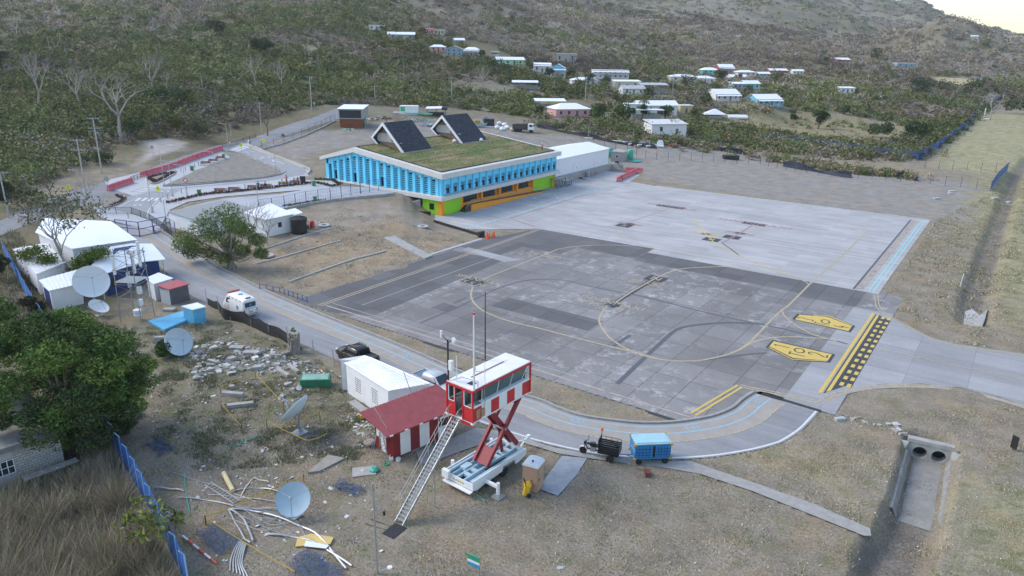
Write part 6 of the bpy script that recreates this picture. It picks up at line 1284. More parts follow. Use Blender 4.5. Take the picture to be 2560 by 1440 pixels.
o=flat('pool_slab',pl([(2408,818),(2412,780),(2430,772),(2450,790),(2445,828)],-.9),-.85,mat('pale_mud',(.42,.42,.41),.7,var=.12)); o.name='dried_pool'
b=MB(); q=[G(x,y,-.4) for x,y in ((2437,836),(2443,795),(2468,775),(2462,800),(2450,828))]; c=np.mean(q,0); b.prism([(p[0]-c[0],p[1]-c[1]) for p in q],-.6,.1); o=b.build('ditch_slab',CONC,None,loc=tuple(c)); tag(o,'broken tan concrete slab beside the pale dried pool in the ditch','slab')
# ---------------- poles, lamps, signs ----------------
def top_h(p,ytop):
 lo,hi=0,40
 for _ in range(40):
  m_=(lo+hi)/2
  if PJ([p[0],p[1],p[2]+m_])[1]>ytop: lo=m_
  else: hi=m_
 return lo
LAMPM=mat('lamp_post_grey',(.42,.44,.46),.5,.2)
def lamp(bx,by,ty,label,arm=-1.2,r=.07,double=False,group=None):
 p=TP(bx,by); h=top_h(p,ty); o=thing('street_lamp',label,'street lamp',tuple(p),YAW,group); b=MB(); b.tube([(0,0,-.2),(0,0,h)],r,6,r1=r*.7); b.build('post',LAMPM,o)
 b=MB(); b.tube([(0,0,h-.1),(arm,0,h)],.045,5); b.cbox((arm-.25*(1 if arm>0 else -1)*-1,0,h+.02),(.6,.22,.09)); b.build('lamp_head',LAMPM,o); b=MB(); b.cbox((0,0,.1),(.3,.3,.25)); b.build('base',CONC,o)
for a in [(410.6,462,376,'tall street lamp rising in front of the small planted island'),(432,491,402,'street lamp right of the planted island, its foot on the lower footway'),(468,497,412,'street lamp just left of the round no-entry sign pole'),(380.5,532,440,'tall street lamp beside the lower pedestrian crossing'),(415,549,480,'street lamp rising behind the right end of the blue gate'),(465,549,508,'short lamp showing over the grey flat roof by the gate'),
 (540.5,454,379,'street lamp standing on the bare soil island'),(690,434,361,'street lamp near the painted arrows on the loop road'),(778,461,380,'street lamp at the tight right-hand bend of the loop road'),(646,513,443,'street lamp at the car park fence by the people on benches'),(571,377,309,'street lamp at the upper end of the red barrier row'),(199,466,425,'short street lamp left of the two utility poles'),(902,482,400,'slim lamp in front of the terminal side facade'),(1471,347,314,'far lamp post behind the white hall, left of the pipe heap'),(1583,348,323,'far lamp post rising above the pile of pipes')]: lamp(*a)
POLE=mat('pale_concrete_pole',(.40,.41,.41),.8,var=.1)
def upole(bx,by,ty,label,arms=2,wood=False,r=.16):
 p=TP(bx,by); h=top_h(p,ty); o=thing('utility_pole',label,'utility pole',tuple(p),YAW+.2); b=MB(); b.tube([(0,0,-.3),(0,0,h)],r,8,r1=r*.65); b.build('pole',POLE,o)
 for k in range(arms):
  b=MB(); z=h-.35-k*h*.17; b.box(-1.25,1.25,-.06,.06,z,z+.13);
  for x in (-1.1,-.5,.5,1.1): b.tube([(x,0,z+.1),(x,0,z+.35)],.05,5)
  b.build('crossarm',mat('weathered_arm',(.30,.33,.34),.7),o)
 return o,p,h
U=[upole(255,433,293,'tallest utility pole at the left, pale with two crossarms'),upole(216,487,347,'second utility pole, leaning left of the tallest pole'),upole(23,545,428,'utility pole at the left picture edge beside the street',1),upole(655,335,255,'utility pole by the small tree at the street bend',1),upole(780,279,190,'utility pole on the far side of the street before the hillside'),upole(938,252,214,'shorter utility pole behind the rusty container building',1),upole(1129,248,193,'floodlight pole above the scrub behind the dormers',1),upole(1463,252,190,'white utility pole among the village trees, left of centre'),upole(1681,235,186,'utility pole between village trees right of the big three-storey house',1),upole(1820,268,243,'thin pole beside the lilac house',0),upole(2075,180,158,'small pole above the far tree line, leftmost of the distant ones',1),upole(2155,158,143,'distant pole right of the yellow and red house',1),upole(2223,158,136,'distant pole beside the lone round tree',1),upole(2274,140,113,'distant pole at the bend of the far hill road',0),upole(2393,118,100,'distant pole on the flank of the dark hill',0)]
def wire(a,b_,label,sag=1.2):
 A=Vector(a);B2=Vector(b_); b=MB(); b.tube([A.lerp(B2,t)-Vector((0,0,sag*4*t*(1-t))) for t in np.linspace(0,1,13)],.022,3,cap=False); o=b.build('power_line',BLACK); tag(o,label,'power line')
tip=lambda u:(u[1][0],u[1][1],u[1][2]+u[2]-.2)
wire(tip(U[0]),tip(U[3]),'power line from the tallest pole to the street-bend pole'); wire(tip(U[3]),tip(U[4]),'power line from the street-bend pole up to the hillside pole')
SIGNY=mat('fluorescent_yellow',(.80,.82,.02),.5)
def sign(bx,by,ty,label,shape,face,sym=None,symm=None,r=.36,back=None):
 p=TP(bx,by); h=top_h(p,ty); o=thing('road_sign',label,'road sign',tuple(p),YAW); b=MB(); b.tube([(0,0,-.1),(0,0,h)],.04,5); b.build('post',LAMPM,o); b=MB()
 zc=h-r
 if shape=='diamond': P=[(0,zc-r),(r,zc),(0,zc+r),(-r,zc)]
 elif shape=='tri': P=[(0,zc-r),(r,zc+r*.7),(-r,zc+r*.7)]
 else: P=[(r*.8*cos(t),zc+r*.8*sin(t)) for t in np.linspace(0,2*pi,17)[:-1]]
 b.xprism(P,'Y',-.08,-.05); s=b.build('sign_face',face,o)
 if sym:
  b=MB(); letters(b,sym,(0,-.086,zc),(1,0,0),(0,0,1),r*.8) if len(sym)<3 else None
  if sym=='walker': b.bar((0,-.09,zc+.1),(-.02,-.09,zc-.08),.09,.01); b.cbox((0,-.09,zc+.17),(.09,.01,.09)); b.bar((-.02,-.09,zc-.08),(-.1,-.09,zc-.22),.04,.01); b.bar((-.02,-.09,zc-.08),(.08,-.09,zc-.22),.04,.01); b.bar((0,-.09,zc+.08),(.1,-.09,zc-.02),.03,.01)
  if sym=='ring': b.xprism([(r*.5*cos(t),zc+r*.5*sin(t)) for t in np.linspace(0,2*pi,13)[:-1]],'Y',-.09,-.086)
  b.build('symbol',symm,s)
 return o
for a in ((605,385,357,'yellow pedestrian diamond at the upper crossing, by the barrier row end'),(662,379,346,'yellow pedestrian diamond near the small street-bend tree'),(399,499,464,'yellow pedestrian diamond standing by the lower crossing'),(175,490,461,'yellow pedestrian diamond beside the street among bare shrubs at left')): sign(*a,'diamond',SIGNY,'walker',BLACK,r=.55)
sign(577,380,352,'red and white yield triangle at the upper crossing','tri',mat('sign_red',(.6,.04,.05),.5),'ring',WHITE,.4); sign(470,497,444,'round red-rimmed no-entry sign beside the benches','round',MATS['sign_red'],'ring',WHITE,.5)
sign(385,403,362,'grey backed pair of round signs on the pale sandy verge','round',STEEL,r=.5); sign(273,484,440,'grey backed diamond sign at the near end of the red barriers','diamond',STEEL,r=.6); sign(578,340,310,'grey backed sign across the street from the barrier row end','diamond',STEEL,r=.5); sign(787,280,254,'grey backed sign beside the hillside utility pole','round',STEEL,r=.5)
# ---------------- red barriers ----------------
def barrier_proto():
 o=bpy.data.objects.new('plastic_barrier',None); COL.objects.link(o); b=MB(); prof=[(-.26,0),(.26,0),(.26,.12),(.14,.35),(.09,.9),(-.09,.9),(-.14,.35),(-.26,.12)]
 b.xprism([(x,z) for x,z in prof],'Y',-.74,.74)
 for y in (-.45,0,.45): b.box(-.15,.15,y-.05,y+.05,.3,.72)
 b.build('shell',SALM,o); b=MB(); b.box(-.12,.12,-.6,.6,-.0,.0) if False else b.cbox((0,.76,.5),(.1,.06,.5)); b.build('connector',SALM,o); return o
BP0=barrier_proto(); first=[True]
def barrier(p,rz,label,group):
 if first[0]: o=BP0; o.location=tuple(p); o.rotation_euler=(0,0,rz); first[0]=False; o['label']=label
 else: o=copy_tree(BP0,p,rz,label)
 o['category']='barrier'; o['group']=group; return o
def barrier_row(a,c,n,lab,group,jit=.1):
 A=TP(*a);B2=TP(*c); d=B2-A; rz=atan2(d[1],d[0])-pi/2
 for k in range(n):
  q=A+d*(k+.5)/n; q[2]=T1(q[0],q[1])+.03; s=barrier(q,rz+random.uniform(-jit,jit),lab%ORD[k],group); L=np.linalg.norm(d[:2])/n; s.scale=(1.25,L/1.52,1.25)
barrier_row((270,478),(332,457),5,'%s red barrier from the left in the short row','red barriers in the short row')
barrier_row((352,444),(556,375),17,'%s red barrier from the left in the long street row','red barriers in the long row')
barrier_row((1541,455),(1589,432),4,'%s red barrier from the left in the sloping row right of the white hall','red barriers by the white hall')
barrier_row((1564,429),(1606,431),2,'%s red barrier from the left in the pair behind the sloping row','red barriers by the white hall',.02)
RAILM=mat('dark_railing',(.05,.055,.06),.5)
def railing(pts,h,n,label,m=RAILM,bars=True,name='railing',gap=.14):
 P=[np.array(TP(*p)) for p in pts]; b0=P[0]; o=thing(name,label,'railing',tuple(b0)); L=lambda p,z:(p[0]-b0[0],p[1]-b0[1],p[2]-b0[2]+z); Q=[]
 for a,c in zip(P[:-1],P[1:]):
  k_=max(1,round(n*np.linalg.norm(c-a)/sum(np.linalg.norm(x-y) for x,y in zip(P[:-1],P[1:]))))
  for k in range(k_): Q.append(a+(c-a)*k/k_)
 Q.append(P[-1])
 for q in Q: b=MB(); b.bar(L(q,0),L(q,h),.07); b.build('post',m,o)
 b=MB()
 for a,c in zip(Q[:-1],Q[1:]):
  b.bar(L(a,h-.04),L(c,h-.04),.045); b.bar(L(a,.15),L(c,.15),.04)
  if bars:
   m_=max(2,int(np.linalg.norm(c-a)/gap))
   for k in range(1,m_): q=a+(c-a)*k/m_; b.bar(L(q,.15),L(q,h-.04),.018)
 b.build('rails',m,o); return o
railing([(252,535),(330,535),(375,552),(410,575),(430,592)],1.2,8,'dark vertical-bar railing along the street leading to the blue gate')
railing([(328,455),(352,446)],1.1,3,'dark crowd railing in the gap between the two red barrier rows'); railing([(557,370),(592,362),(640,345)],1.1,5,'dark crowd railing above the upper crossing')
railing([(650,722),(700,733),(768,755)],.75,9,'low blue guard rail between the road kerb and the dry slope',NBLUE,False,'guard_rail')
ga,gb,gc=TP(292,585),TP(350,592),TP(418,577)
gt=thing('blue_gate','wide blue tubular gate across the service road at the left','gate',tuple(gb))
def leaf(a,c,h=2.3):
 o=bpy.data.objects.new('gate_leaf',None); COL.objects.link(o); o.parent=gt; L=lambda p,z:(p[0]-gb[0],p[1]-gb[1],p[2]-gb[2]+z); b=MB()
 for z in (.12,h*.52,h): b.bar(L(a,z),L(c,z),.09)
 for t in (0,.5,1): q=a+(c-a)*t; b.bar(L(q,0),L(q,h),.1)
 b.build('frame',NBLUE,o); b=MB();
 for k in range(1,24): q=a+(c-a)*k/24; b.bar(L(q,.12),L(q,h),.012)
 b.build('mesh_infill',NBLUE,o)
leaf(ga,gb+np.array([.0,0,0])); leaf(gb,gc)
mesh_fence([(418,577),(440,590)],3,2.3,'short blue fence bay joining the gate to the white wall',NBLUE)
def motorbike(px,rz,label,col):
 p=TP(*px); o=thing('motorcycle',label,'motorcycle',tuple(p),rz)
 for x in (-.65,.65):
  wl=bpy.data.objects.new('wheel',None); COL.objects.link(wl); wl.parent=o; wl.location=(x,0,.3); b=MB(); b.lathe([(.24,-.05),(.3,-.03),(.3,.03),(.24,.05)],n=16,axis='Y'); b.build('tyre',RUB,wl); b=MB()
  for k in range(5): t=2*pi*k/5; b.bar((0,0,0),(.25*cos(t),0,.25*sin(t)),.025)
  b.build('rim',STEEL,wl)
 b=MB(); b.tube([(.65,0,.3),(.45,0,.85)],.04,5); b.tube([(-.65,0,.3),(0,0,.4),(.4,0,.75)],.05,5); b.tube([(.4,-.3,.98),(.45,0,.9),(.4,.3,.98)],.02,5); b.cbox((0,0,.42),(.45,.25,.3)); b.build('frame',BLACK,o)
 b=MB(); b.cbox((.15,0,.75),(.45,.24,.2),ry=.1); b.build('fuel_tank',col,o); b=MB(); b.cbox((-.3,0,.78),(.65,.22,.1)); b.build('seat',BLACK,o)
motorbike((385,580),2.6,'dark motorcycle parked just inside the blue gate',BLACK); motorbike((708,342),2.9,'blue motorcycle behind the post fence near the street',NBLUE)
# ---------------- benches, bins, bollards ----------------
def bench_proto():
 o=bpy.data.objects.new('bench',None); COL.objects.link(o); b=MB()
 for k in range(3): b.box(-1.0,1.0,-.28+k*.19,-.13+k*.19,.42,.47)
 b.build('seat',mat('red_brown_slats',(.22,.07,.04),.6,var=.15),o); b=MB()
 for k in range(3): b.box(-1.0,1.0,.33,.37,.55+k*.15,.67+k*.15)
 b.build('backrest',MATS['red_brown_slats'],o)
 for s in (-1,1): b=MB(); b.box(s*1.0-.09,s*1.0+.09,-.35,.4,0,.9 if s>0 else .9); b.build('end_block',CP,o)
 return o
BN=bench_proto(); bf=[True]
for (x,y),lab,rot in [((552,482),'first slatted bench from the left in the near bench row',0),((586,479),'second slatted bench from the left in the near bench row',0),((634,474),'slatted bench just left of the standing man in black',0),((666,471),'slatted bench right of the standing man in black',0),((711,465),'slatted bench where the person in a yellow top sits',0),((739,462),'rightmost slatted bench of the near row, two people on it',0),((514,413),'slatted bench nearest the bollards behind the barrier row',.35),((533,407),'middle slatted bench behind the long barrier row',.35),((551,400),'slatted bench nearest the green bin behind the long barrier row',.35)]:
 p=TP(x,y);
 if bf[0]: o=BN; o.location=tuple(p); o.rotation_euler=(0,0,YAW+pi+.1+rot); bf[0]=False
 else: o=copy_tree(BN,p,YAW+pi+.1+rot)
 tag(o,lab,'bench','slatted benches round the roundabout')
def binp(x,y,lab):
 p=TP(x,y); o=thing('litter_bin',lab,'litter bin',tuple(p),YAW+.3,'green bins on the pavements'); b=MB(); b.box(-.28,.28,-.22,.22,.1,1.05); b.build('body',mat('bin_green',(.04,.24,.07),.5),o); b=MB(); b.box(-.36,-.285,-.25,.25,0,1.15); b.box(.285,.36,-.25,.25,0,1.15); b.build('frame',STEEL,o)
for a in ((481,427,'green bin among the bollards behind the long barrier row'),(560,396,'green bin at the upper end of the bench row behind the barriers'),(499,488,'green bin left of the near bench row'),(785,465,'green bin at the terminal end of the planting strip'),(788,505,'green bin inside the car park beside its fence')): binp(*a)
def bollard(x,y,lab):
 p=TP(x,y); b=MB(); b.lathe([(.09,0),(.09,.95),(.05,1.0),(0,1.0)],n=8); o=b.build('bollard',STEEL,None,loc=tuple(p)); tag(o,lab,'bollard','steel bollards on the plaza')
for k,(x,y) in enumerate(((453,431),(464,427),(476,424),(487,420),(497,415),(507,411),(527,405),(545,398))): bollard(x,y,'%s steel bollard from the left along the barrier row pavement'%ORD[k])
for k,(x,y) in enumerate(((454,484),(420,498),(403,507),(321,545),(383,530),(613,472))): bollard(x,y,['steel bollard beside the no-entry sign','steel bollard right of the lower crossing','steel bollard at the lower crossing kerb','steel bollard next to the dark railing','steel bollard beside the tall lamp at the lower crossing','steel bollard left of the third near bench'][k])
# ---------------- planting along the kerbs ----------------
PLM=mat('reddish_foliage',(.13,.06,.04),.9,var=.4,sc=6); LEAFD=mat('dull_leaf',(.07,.085,.035),.9,var=.3)
def tufts(name,label,px,n,hgt,m,w=.35,cat='planting',poly=False):
 P=[TP(*p) for p in px]; P=densify([p[:2] for p in P],.5); c=P[0]; b=MB(); rg=random.Random(n); z0=T1(*c)
 for p in P:
  for _ in range(n):
   x,y=p[0]-c[0]+rg.uniform(-w,w),p[1]-c[1]+rg.uniform(-w,w); z=T1(*p)-z0; a=rg.uniform(0,6.3); h=hgt*rg.uniform(.5,1.3); b.add([(x,y,z),(x+.16*cos(a)-.06,y+.16*sin(a),z+h),(x+.16*cos(a)+.1,y+.16*sin(a)+.1,z+h*.8)],[(0,1,2)])
 o=b.build(name,m,None,loc=(*c,z0),fix=False); tag(o,label,cat); return o
tufts('planting_strip','long strip of small reddish plants in front of the near bench row',c3([(760,990),(1000,935),(1200,890),(1600,855),(2000,810),(2450,755)]),16,.5,PLM)
tufts('planting_strip','reddish border plants round the small triangular island',c3([(530,700),(600,745),(700,700),(830,630),(700,650),(540,690)]),14,.5,PLM)
tufts('planting_strip','rusty border plants round the corner island by the street',c3([(80,1030),(180,990),(235,945),(150,905)]),14,.45,PLM)
tufts('planting_strip','dark plants in the bed before the terminal entrance',[(790,450),(830,452),(850,462),(830,468),(790,458)],14,.45,LEAFD)
tufts('planting_strip','low dark plant strip at the foot of the car park fence',[(712,517),(770,507),(815,502)],12,.35,LEAFD)
# ---------------- people ----------------
def person(px,rz,label,shirt,trous,sit=0,hair=True,helmet=None,z=None,hatm=None,scale=1.,walk=0):
 p=TP(*px) if z is None else z; o=thing('person',label,'person',tuple(p),rz)
 if sit:
  hip=(0,0,.52); J={'hip':hip,'ch':(-.02,0,.95),'nk':(0,0,1.12),'hd':(.02,0,1.3),'kL':(.42,.12,.5),'kR':(.42,-.12,.5),'fL':(.44,.13,.08),'fR':(.4,-.13,.08),'tL':(.58,.13,.04),'tR':(.54,-.13,.04),'sL':(0,.19,1.05),'sR':(0,-.19,1.05),'eL':(.1,.25,.8),'eR':(.1,-.25,.8),'hL':(.32,.16,.66),'hR':(.32,-.16,.66)}
 else:
  s=.22*walk; J={'hip':(0,0,.93),'ch':(0,0,1.3),'nk':(0,0,1.48),'hd':(.02,0,1.66),'kL':(.05+s,.1,.5),'kR':(.03-s*.6,-.1,.5),'fL':(s,.11,.08),'fR':(-s*1.3,-.11,.08),'tL':(s+.15,.12,.04),'tR':(-s*1.3+.15,-.12,.04),'sL':(0,.2,1.4),'sR':(0,-.2,1.4),'eL':(-.03-s*.4,.27,1.12),'eR':(-.03+s*.4,-.27,1.12),'hL':(.06-s*.4,.27,.86),'hR':(.06+s*.5,-.27,.86)}
 E=[('hip','ch'),('ch','nk'),('nk','hd'),('hip','kL'),('kL','fL'),('fL','tL'),('hip','kR'),('kR','fR'),('fR','tR'),('ch','sL'),('sL','eL'),('eL','hL'),('ch','sR'),('sR','eR'),('eR','hR')]
 rad={'hip':.15,'ch':.155,'nk':.055,'hd':.11,'kL':.075,'kR':.075,'fL':.05,'fR':.05,'tL':.045,'tR':.045,'sL':.075,'sR':.075,'eL':.048,'eR':.048,'hL':.038,'hR':.038}
 ks=list(J); me=bpy.data.meshes.new('body'); me.from_pydata([J[k] for k in ks],[(ks.index(a),ks.index(c)) for a,c in E],[]); q=bpy.data.objects.new('body',me); COL.objects.link(q); q.modifiers.new('skin','SKIN')
 for k,sv in zip(ks,me.skin_vertices[0].data): sv.radius=(rad[k],rad[k]*(.8 if k in('hip','ch') else 1)); sv.use_root=(k=='hip')
 ss=q.modifiers.new('smooth','SUBSURF'); ss.levels=1; ss.render_levels=1
 dg=bpy.context.evaluated_depsgraph_get(); m2=bpy.data.meshes.new_from_object(q.evaluated_get(dg)); q.modifiers.clear(); q.data=m2; q.parent=o
 for mm_ in (shirt,trous,SKIN): m2.materials.append(mm_)
 hz=J['hip'][2]
 for f in m2.polygons:
  c=f.center; f.material_index=2 if (c.z>J['nk'][2]-.03 or (abs(c.y)>.2 and c.z<J['eL'][2]-.02 and c.z>hz-.2) or (sit and c.x>.2 and c.z>.58)) else (1 if (c.z<hz+.02) else 0); f.use_smooth=True
 b=MB(); b.lathe([(0,.13),(.08,.12),(.125,.05),(.12,-.02),(.1,-.04)] ,(J['hd'][0]-.02,0,J['hd'][2]+.03),n=10)
 if hatm: b.build('helmet',hatm,o)
 else: b.build('hair',BLACK,o)
 return o
BLKC=mat('black_cloth',(.02,.02,.022),.9); YELC=mat('yellow_cloth',(.65,.62,.03),.8); BLUC=mat('blue_cloth',(.12,.28,.5),.8); REDC=mat('red_cloth',(.65,.08,.05),.8); DKT=mat('dark_trousers',(.03,.035,.05),.9)
person((647,476),YAW-1.2,'man in black standing beside the third near bench',BLKC,BLKC); bz=lambda x,y:TP(x,y)
person((664,472),YAW+pi*.5+pi*.0,'person in dark clothes sitting on the bench right of the standing man',BLKC,DKT,1)
person((706,466),YAW+pi*.6,'person in a yellow top leaning forward on a bench',YELC,DKT,1); person((717,459),YAW-1.0,'standing person in a red and white vest behind the benches',REDC,DKT)
person((736,462),YAW+pi*.5,'person in pale blue sitting on the rightmost near bench',BLUC,DKT,1); person((745,461),YAW+pi*.5,'person in a red shirt at the right end of the rightmost bench',REDC,DKT,1)
pr=onX(1355,378,-91.0); d=ray(1355,377); tt=[t_ for t_ in np.arange(100,300,.2) if (C0+d*t_)[2]<gz((C0+d*t_)[0])+.12][0]; person(None,YAW+1.,'worker in a reddish shirt and white helmet walking on the grass roof',mat('dusty_red_cloth',(.45,.2,.17),.9),DKT,z=C0+d*tt,hatm=WHITE,walk=1)
person((966,305),YAW-1.2,'worker in an orange-red top in the yard by the container building',REDC,DKT)
p=TP(758,462); b=MB()
for k in range(3): b.bar((-.5+k*.5,0,0),(-.5+k*.5,0,1.8),.05)
b.box(-.55,.55,-.02,.02,.3,1.75); o=b.build('black_screen',BLACK,None,loc=tuple(p)); o.rotation_euler=(0,0,YAW); tag(o,'black upright screen panel at the end of the near bench row','screen')
# ---------------- pump house by the car park ----------------
PH=shed('pump_house','small white pump house with a white ribbed roof beside the black water tank',[(607,531,3.0),(677,508,3.1),(736,534,2.9),(661,550,2.8)],WALLW,WROOF,.35,9,'building')
on_wall(PH[0],PH[2],PH[3],PH[4],2,3,.42,.55,1.2,2.0,DARK,'window')
shed('pump_house_annex','lower white roofed annex behind the black water tank',[(716,525,2.6),(738,520,2.6),(757,531,2.4),(734,538,2.4)],WALLW,WROOF,.25,0,'annex')
p=TP(749,582); b=MB(); b.lathe([(0,0),(1.15,0),(1.22,.15),(1.18,.5),(1.25,1.0),(1.2,1.5),(1.32,2.2),(1.32,2.3)],n=24); tk_=thing('water_tank','large black plastic water tank with a ribbed conical lid','water tank',tuple(p)); b.build('tank',BLACK,tk_,smooth=True); b=MB(); b.lathe([(1.35,2.3),(1.3,2.42),(.3,2.75),(0,2.8)],n=24);
for k in range(12): t=2*pi*k/12; b.bar((1.3*cos(t),1.3*sin(t),2.44),(.3*cos(t),.3*sin(t),2.77),.06)
b.build('lid',BLACK,tk_); b=MB(); b.tube([(-1.3,-.6,2.2),(-1.4,-.8,.2),(-2.6,-.6,.2)],.05,5); b.build('pipe',WHITE,tk_)
p=TP(781,573); b=MB(); b.lathe([(0,.2),(.3,.25),(.38,.4),(.38,1.2),(.28,1.4),(0,1.45)],n=14);
for t in (0,2,4): b.tube([(.25*cos(t),.25*sin(t),0),(.25*cos(t),.25*sin(t),.35)],.04,4)
o=b.build('pressure_tank',mat('tank_red',(.45,.04,.03),.5),None,loc=tuple(p)); tag(o,'small red upright pressure tank on three legs beside the water tank','tank')
p=TP(771,571); b=MB(); b.tube([(0,0,0),(0,0,1.2),(-.6,.2,1.3),(-.7,.2,.4)],.05,5); b.cbox((-.1,-.1,.3),(.4,.3,.5)); o=b.build('pump',mat('pump_green',(.08,.16,.12),.6),None,loc=tuple(p)); tag(o,'pump and pale pipework between the black and red tanks','pump')
FL=shed('flat_roof_block','long white walled block with a smooth grey flat roof behind the leafy tree',[(418,529,2.5),(560,500,2.5),(640,523,2.5),(490,551,2.5)],WALLW,mat('smooth_grey_roof',(.26,.275,.29),.8,var=.06),.2,0,'building')
for (x,y),lab in (((810,565),'pale concrete ring lying right of the red pressure tank'),((668,641),'pale concrete ring on the dry slope nearest the leafy tree'),((1057,568),'pale concrete ring nearest the terminal ramp wall')):
 p=TP(x,y); b=MB(); b.lathe([(.45,0),(.45,.2),(.95,.2),(.95,0)],n=24); o=b.build('concrete_ring',CP,None,loc=(p[0],p[1],p[2]+.04)); tag(o,lab,'concrete ring')
q=[TP(*p) for p in ((960,598),(986,592),(1080,642),(1062,649))]; c=np.mean(q,0); b=MB(); v=[(p[0]-c[0],p[1]-c[1],p[2]-c[2]+.22) for p in q]+[(p[0]-c[0],p[1]-c[1],p[2]-c[2]-.4) for p in q]; b.add(v,[(0,1,2,3),(7,6,5,4),(0,4,5,1),(1,5,6,2),(2,6,7,3),(3,7,4,0)]); o=b.build('walkway_slab',CONC,None,loc=tuple(c)); tag(o,'long sloping concrete walkway slab down the dry bank to the apron','slab')
wallpx([(640,660),(700,645),(780,622),(853,602)],.14,.3,CONC,'stone_edging','middle pale stone edging line on the dry terraced slope'); wallpx([(722,706),(800,678),(880,650),(966,628)],.16,.35,CONC,'stone_edging','lowest broken stone edging line on the dry terraced slope'); wallpx([(640,630),(700,610),(760,590),(827,572)],.16,.35,CONC,'stone_edging','uppermost stone edging line, below the black water tank')
cone=None
for k,(x,y) in enumerate(((1218,596),(1223,594),(1231,594),(1235,592))):
 p=G(x,y,0.0); o=thing('traffic_cone','%s orange traffic cone from the left at the corner of the pale forecourt'%ORD[k],'traffic cone',tuple(p),0,'orange traffic cones'); b=MB(); b.lathe([(.22,.05),(.05,1.15 if k in(0,3) else .8),(0,1.15 if k in(0,3) else .8)],n=10); b.build('cone',mat('cone_orange',(.80,.11,.03),.5),o); b=MB(); b.box(-.27,.27,-.27,.27,0,.05); b.build('base',MATS['cone_orange'],o)
for k,(x,y,w_,d_,h) in enumerate(((1392,472,3.6,1.6,2.1),(1417,466,2.0,1.2,1.2))):
 p=G(x,y,0); o=thing('steel_frame_table',['tall black steel frame table between the terminal and the hall','lower black steel frame table with junk on it by the hall dock'][k],'table',tuple(p),pi/2); b=MB()
 for a,c in ((0,0),(w_,0),(w_,d_),(0,d_),(w_/2,0),(w_/2,d_)): b.bar((a,c,0),(a,c,h),.09)
 for a,c in (((0,0,.3),(w_,0,.3)),((0,d_,h-.05),(w_,d_,h-.05)),((0,0,h-.05),(w_,0,h-.05))): b.bar(a,c,.07)
 b.build('frame',BLACK,o); b=MB(); b.box(-.1,w_*.8,-.1,d_+.1,h,h+.06); b.build('top',STEEL,o)
for k,(x,y) in enumerate(((1466,443),(1474,440),(1480,438),(1487,436))):
 p=G(x,y,0); b=MB(); s=1.3-.2*k; b.box(0,.5,0,1.0-.15*k,0,s); b.lathe([(0,0),(.3,0),(.3,.02)],(.5,.4,s*.5),n=12,axis='X'); o=b.build('metal_cabinet',STEEL if k!=3 else mat('dusty_pink',(.45,.33,.30),.7),None,loc=tuple(p)); tag(o,'%s metal unit from the left against the hall dock'%ORD[k],'metal unit','units stored against the dock')
p=G(1452,447,0); b=MB(); b.lathe([(0,0),(.5,0),(.35,.35),(0,.45)],n=9); b.box(.2,1.3,-.4,.3,0,.08); o=b.build('tarp_heap',mat('dark_red_tarp',(.14,.05,.05),.8),None,loc=tuple(p)); tag(o,'dark red heap of tarpaulin on the forecourt beside the dock','tarpaulin')
hp_=shed('block_hut','small grey block hut with one square window right of the white hall',[(1527,378,2.7),(1545,371,2.7),(1569,377,2.7),(1559,381,2.7)],BLOCK,CONC,.12,0,'hut',th=.15)
on_wall(hp_[0],hp_[2],hp_[3],hp_[4],3,0,.38,.62,1.1,1.9,WHITE,'window_frame',.04); on_wall(hp_[0],hp_[2],hp_[3],hp_[4],3,0,.41,.59,1.18,1.82,DARK,'window',.05)
for (x,y),lab,h in (((1524,392),'green upright tank between the hall and the block hut',2.6),((1574,397),'green upright tank right of the block hut',2.6)):
 p=TP(x,y); b=MB(); b.lathe([(0,0),(.9,0),(1.0,.3),(1.0,h-.4),(.7,h),(.2,h+.15),(0,h+.15)],n=18); o=b.build('green_tank',TEALP,None,loc=tuple(p),smooth=True); tag(o,lab,'tank')
p=TP(1590,403); b=MB(); b.lathe([(0,.55),(.5,.5),(1.6,.15),(1.7,0)],n=18); b.lathe([(0,.7),(.3,.7),(.3,.5)],n=10); o=b.build('tank_cover',TEALP,None,loc=tuple(p)); tag(o,'wide flat green tank lid half buried in front of the green tank','tank cover')
p=TP(1542,410); b=MB(); b.lathe([(.3,0),(.5,.0),(.6,.7),(.5,.7),(.4,.1)],n=14); o=b.build('black_tub',BLACK,None,loc=tuple(p)); tag(o,'black tub on the slab before the block hut','tub')
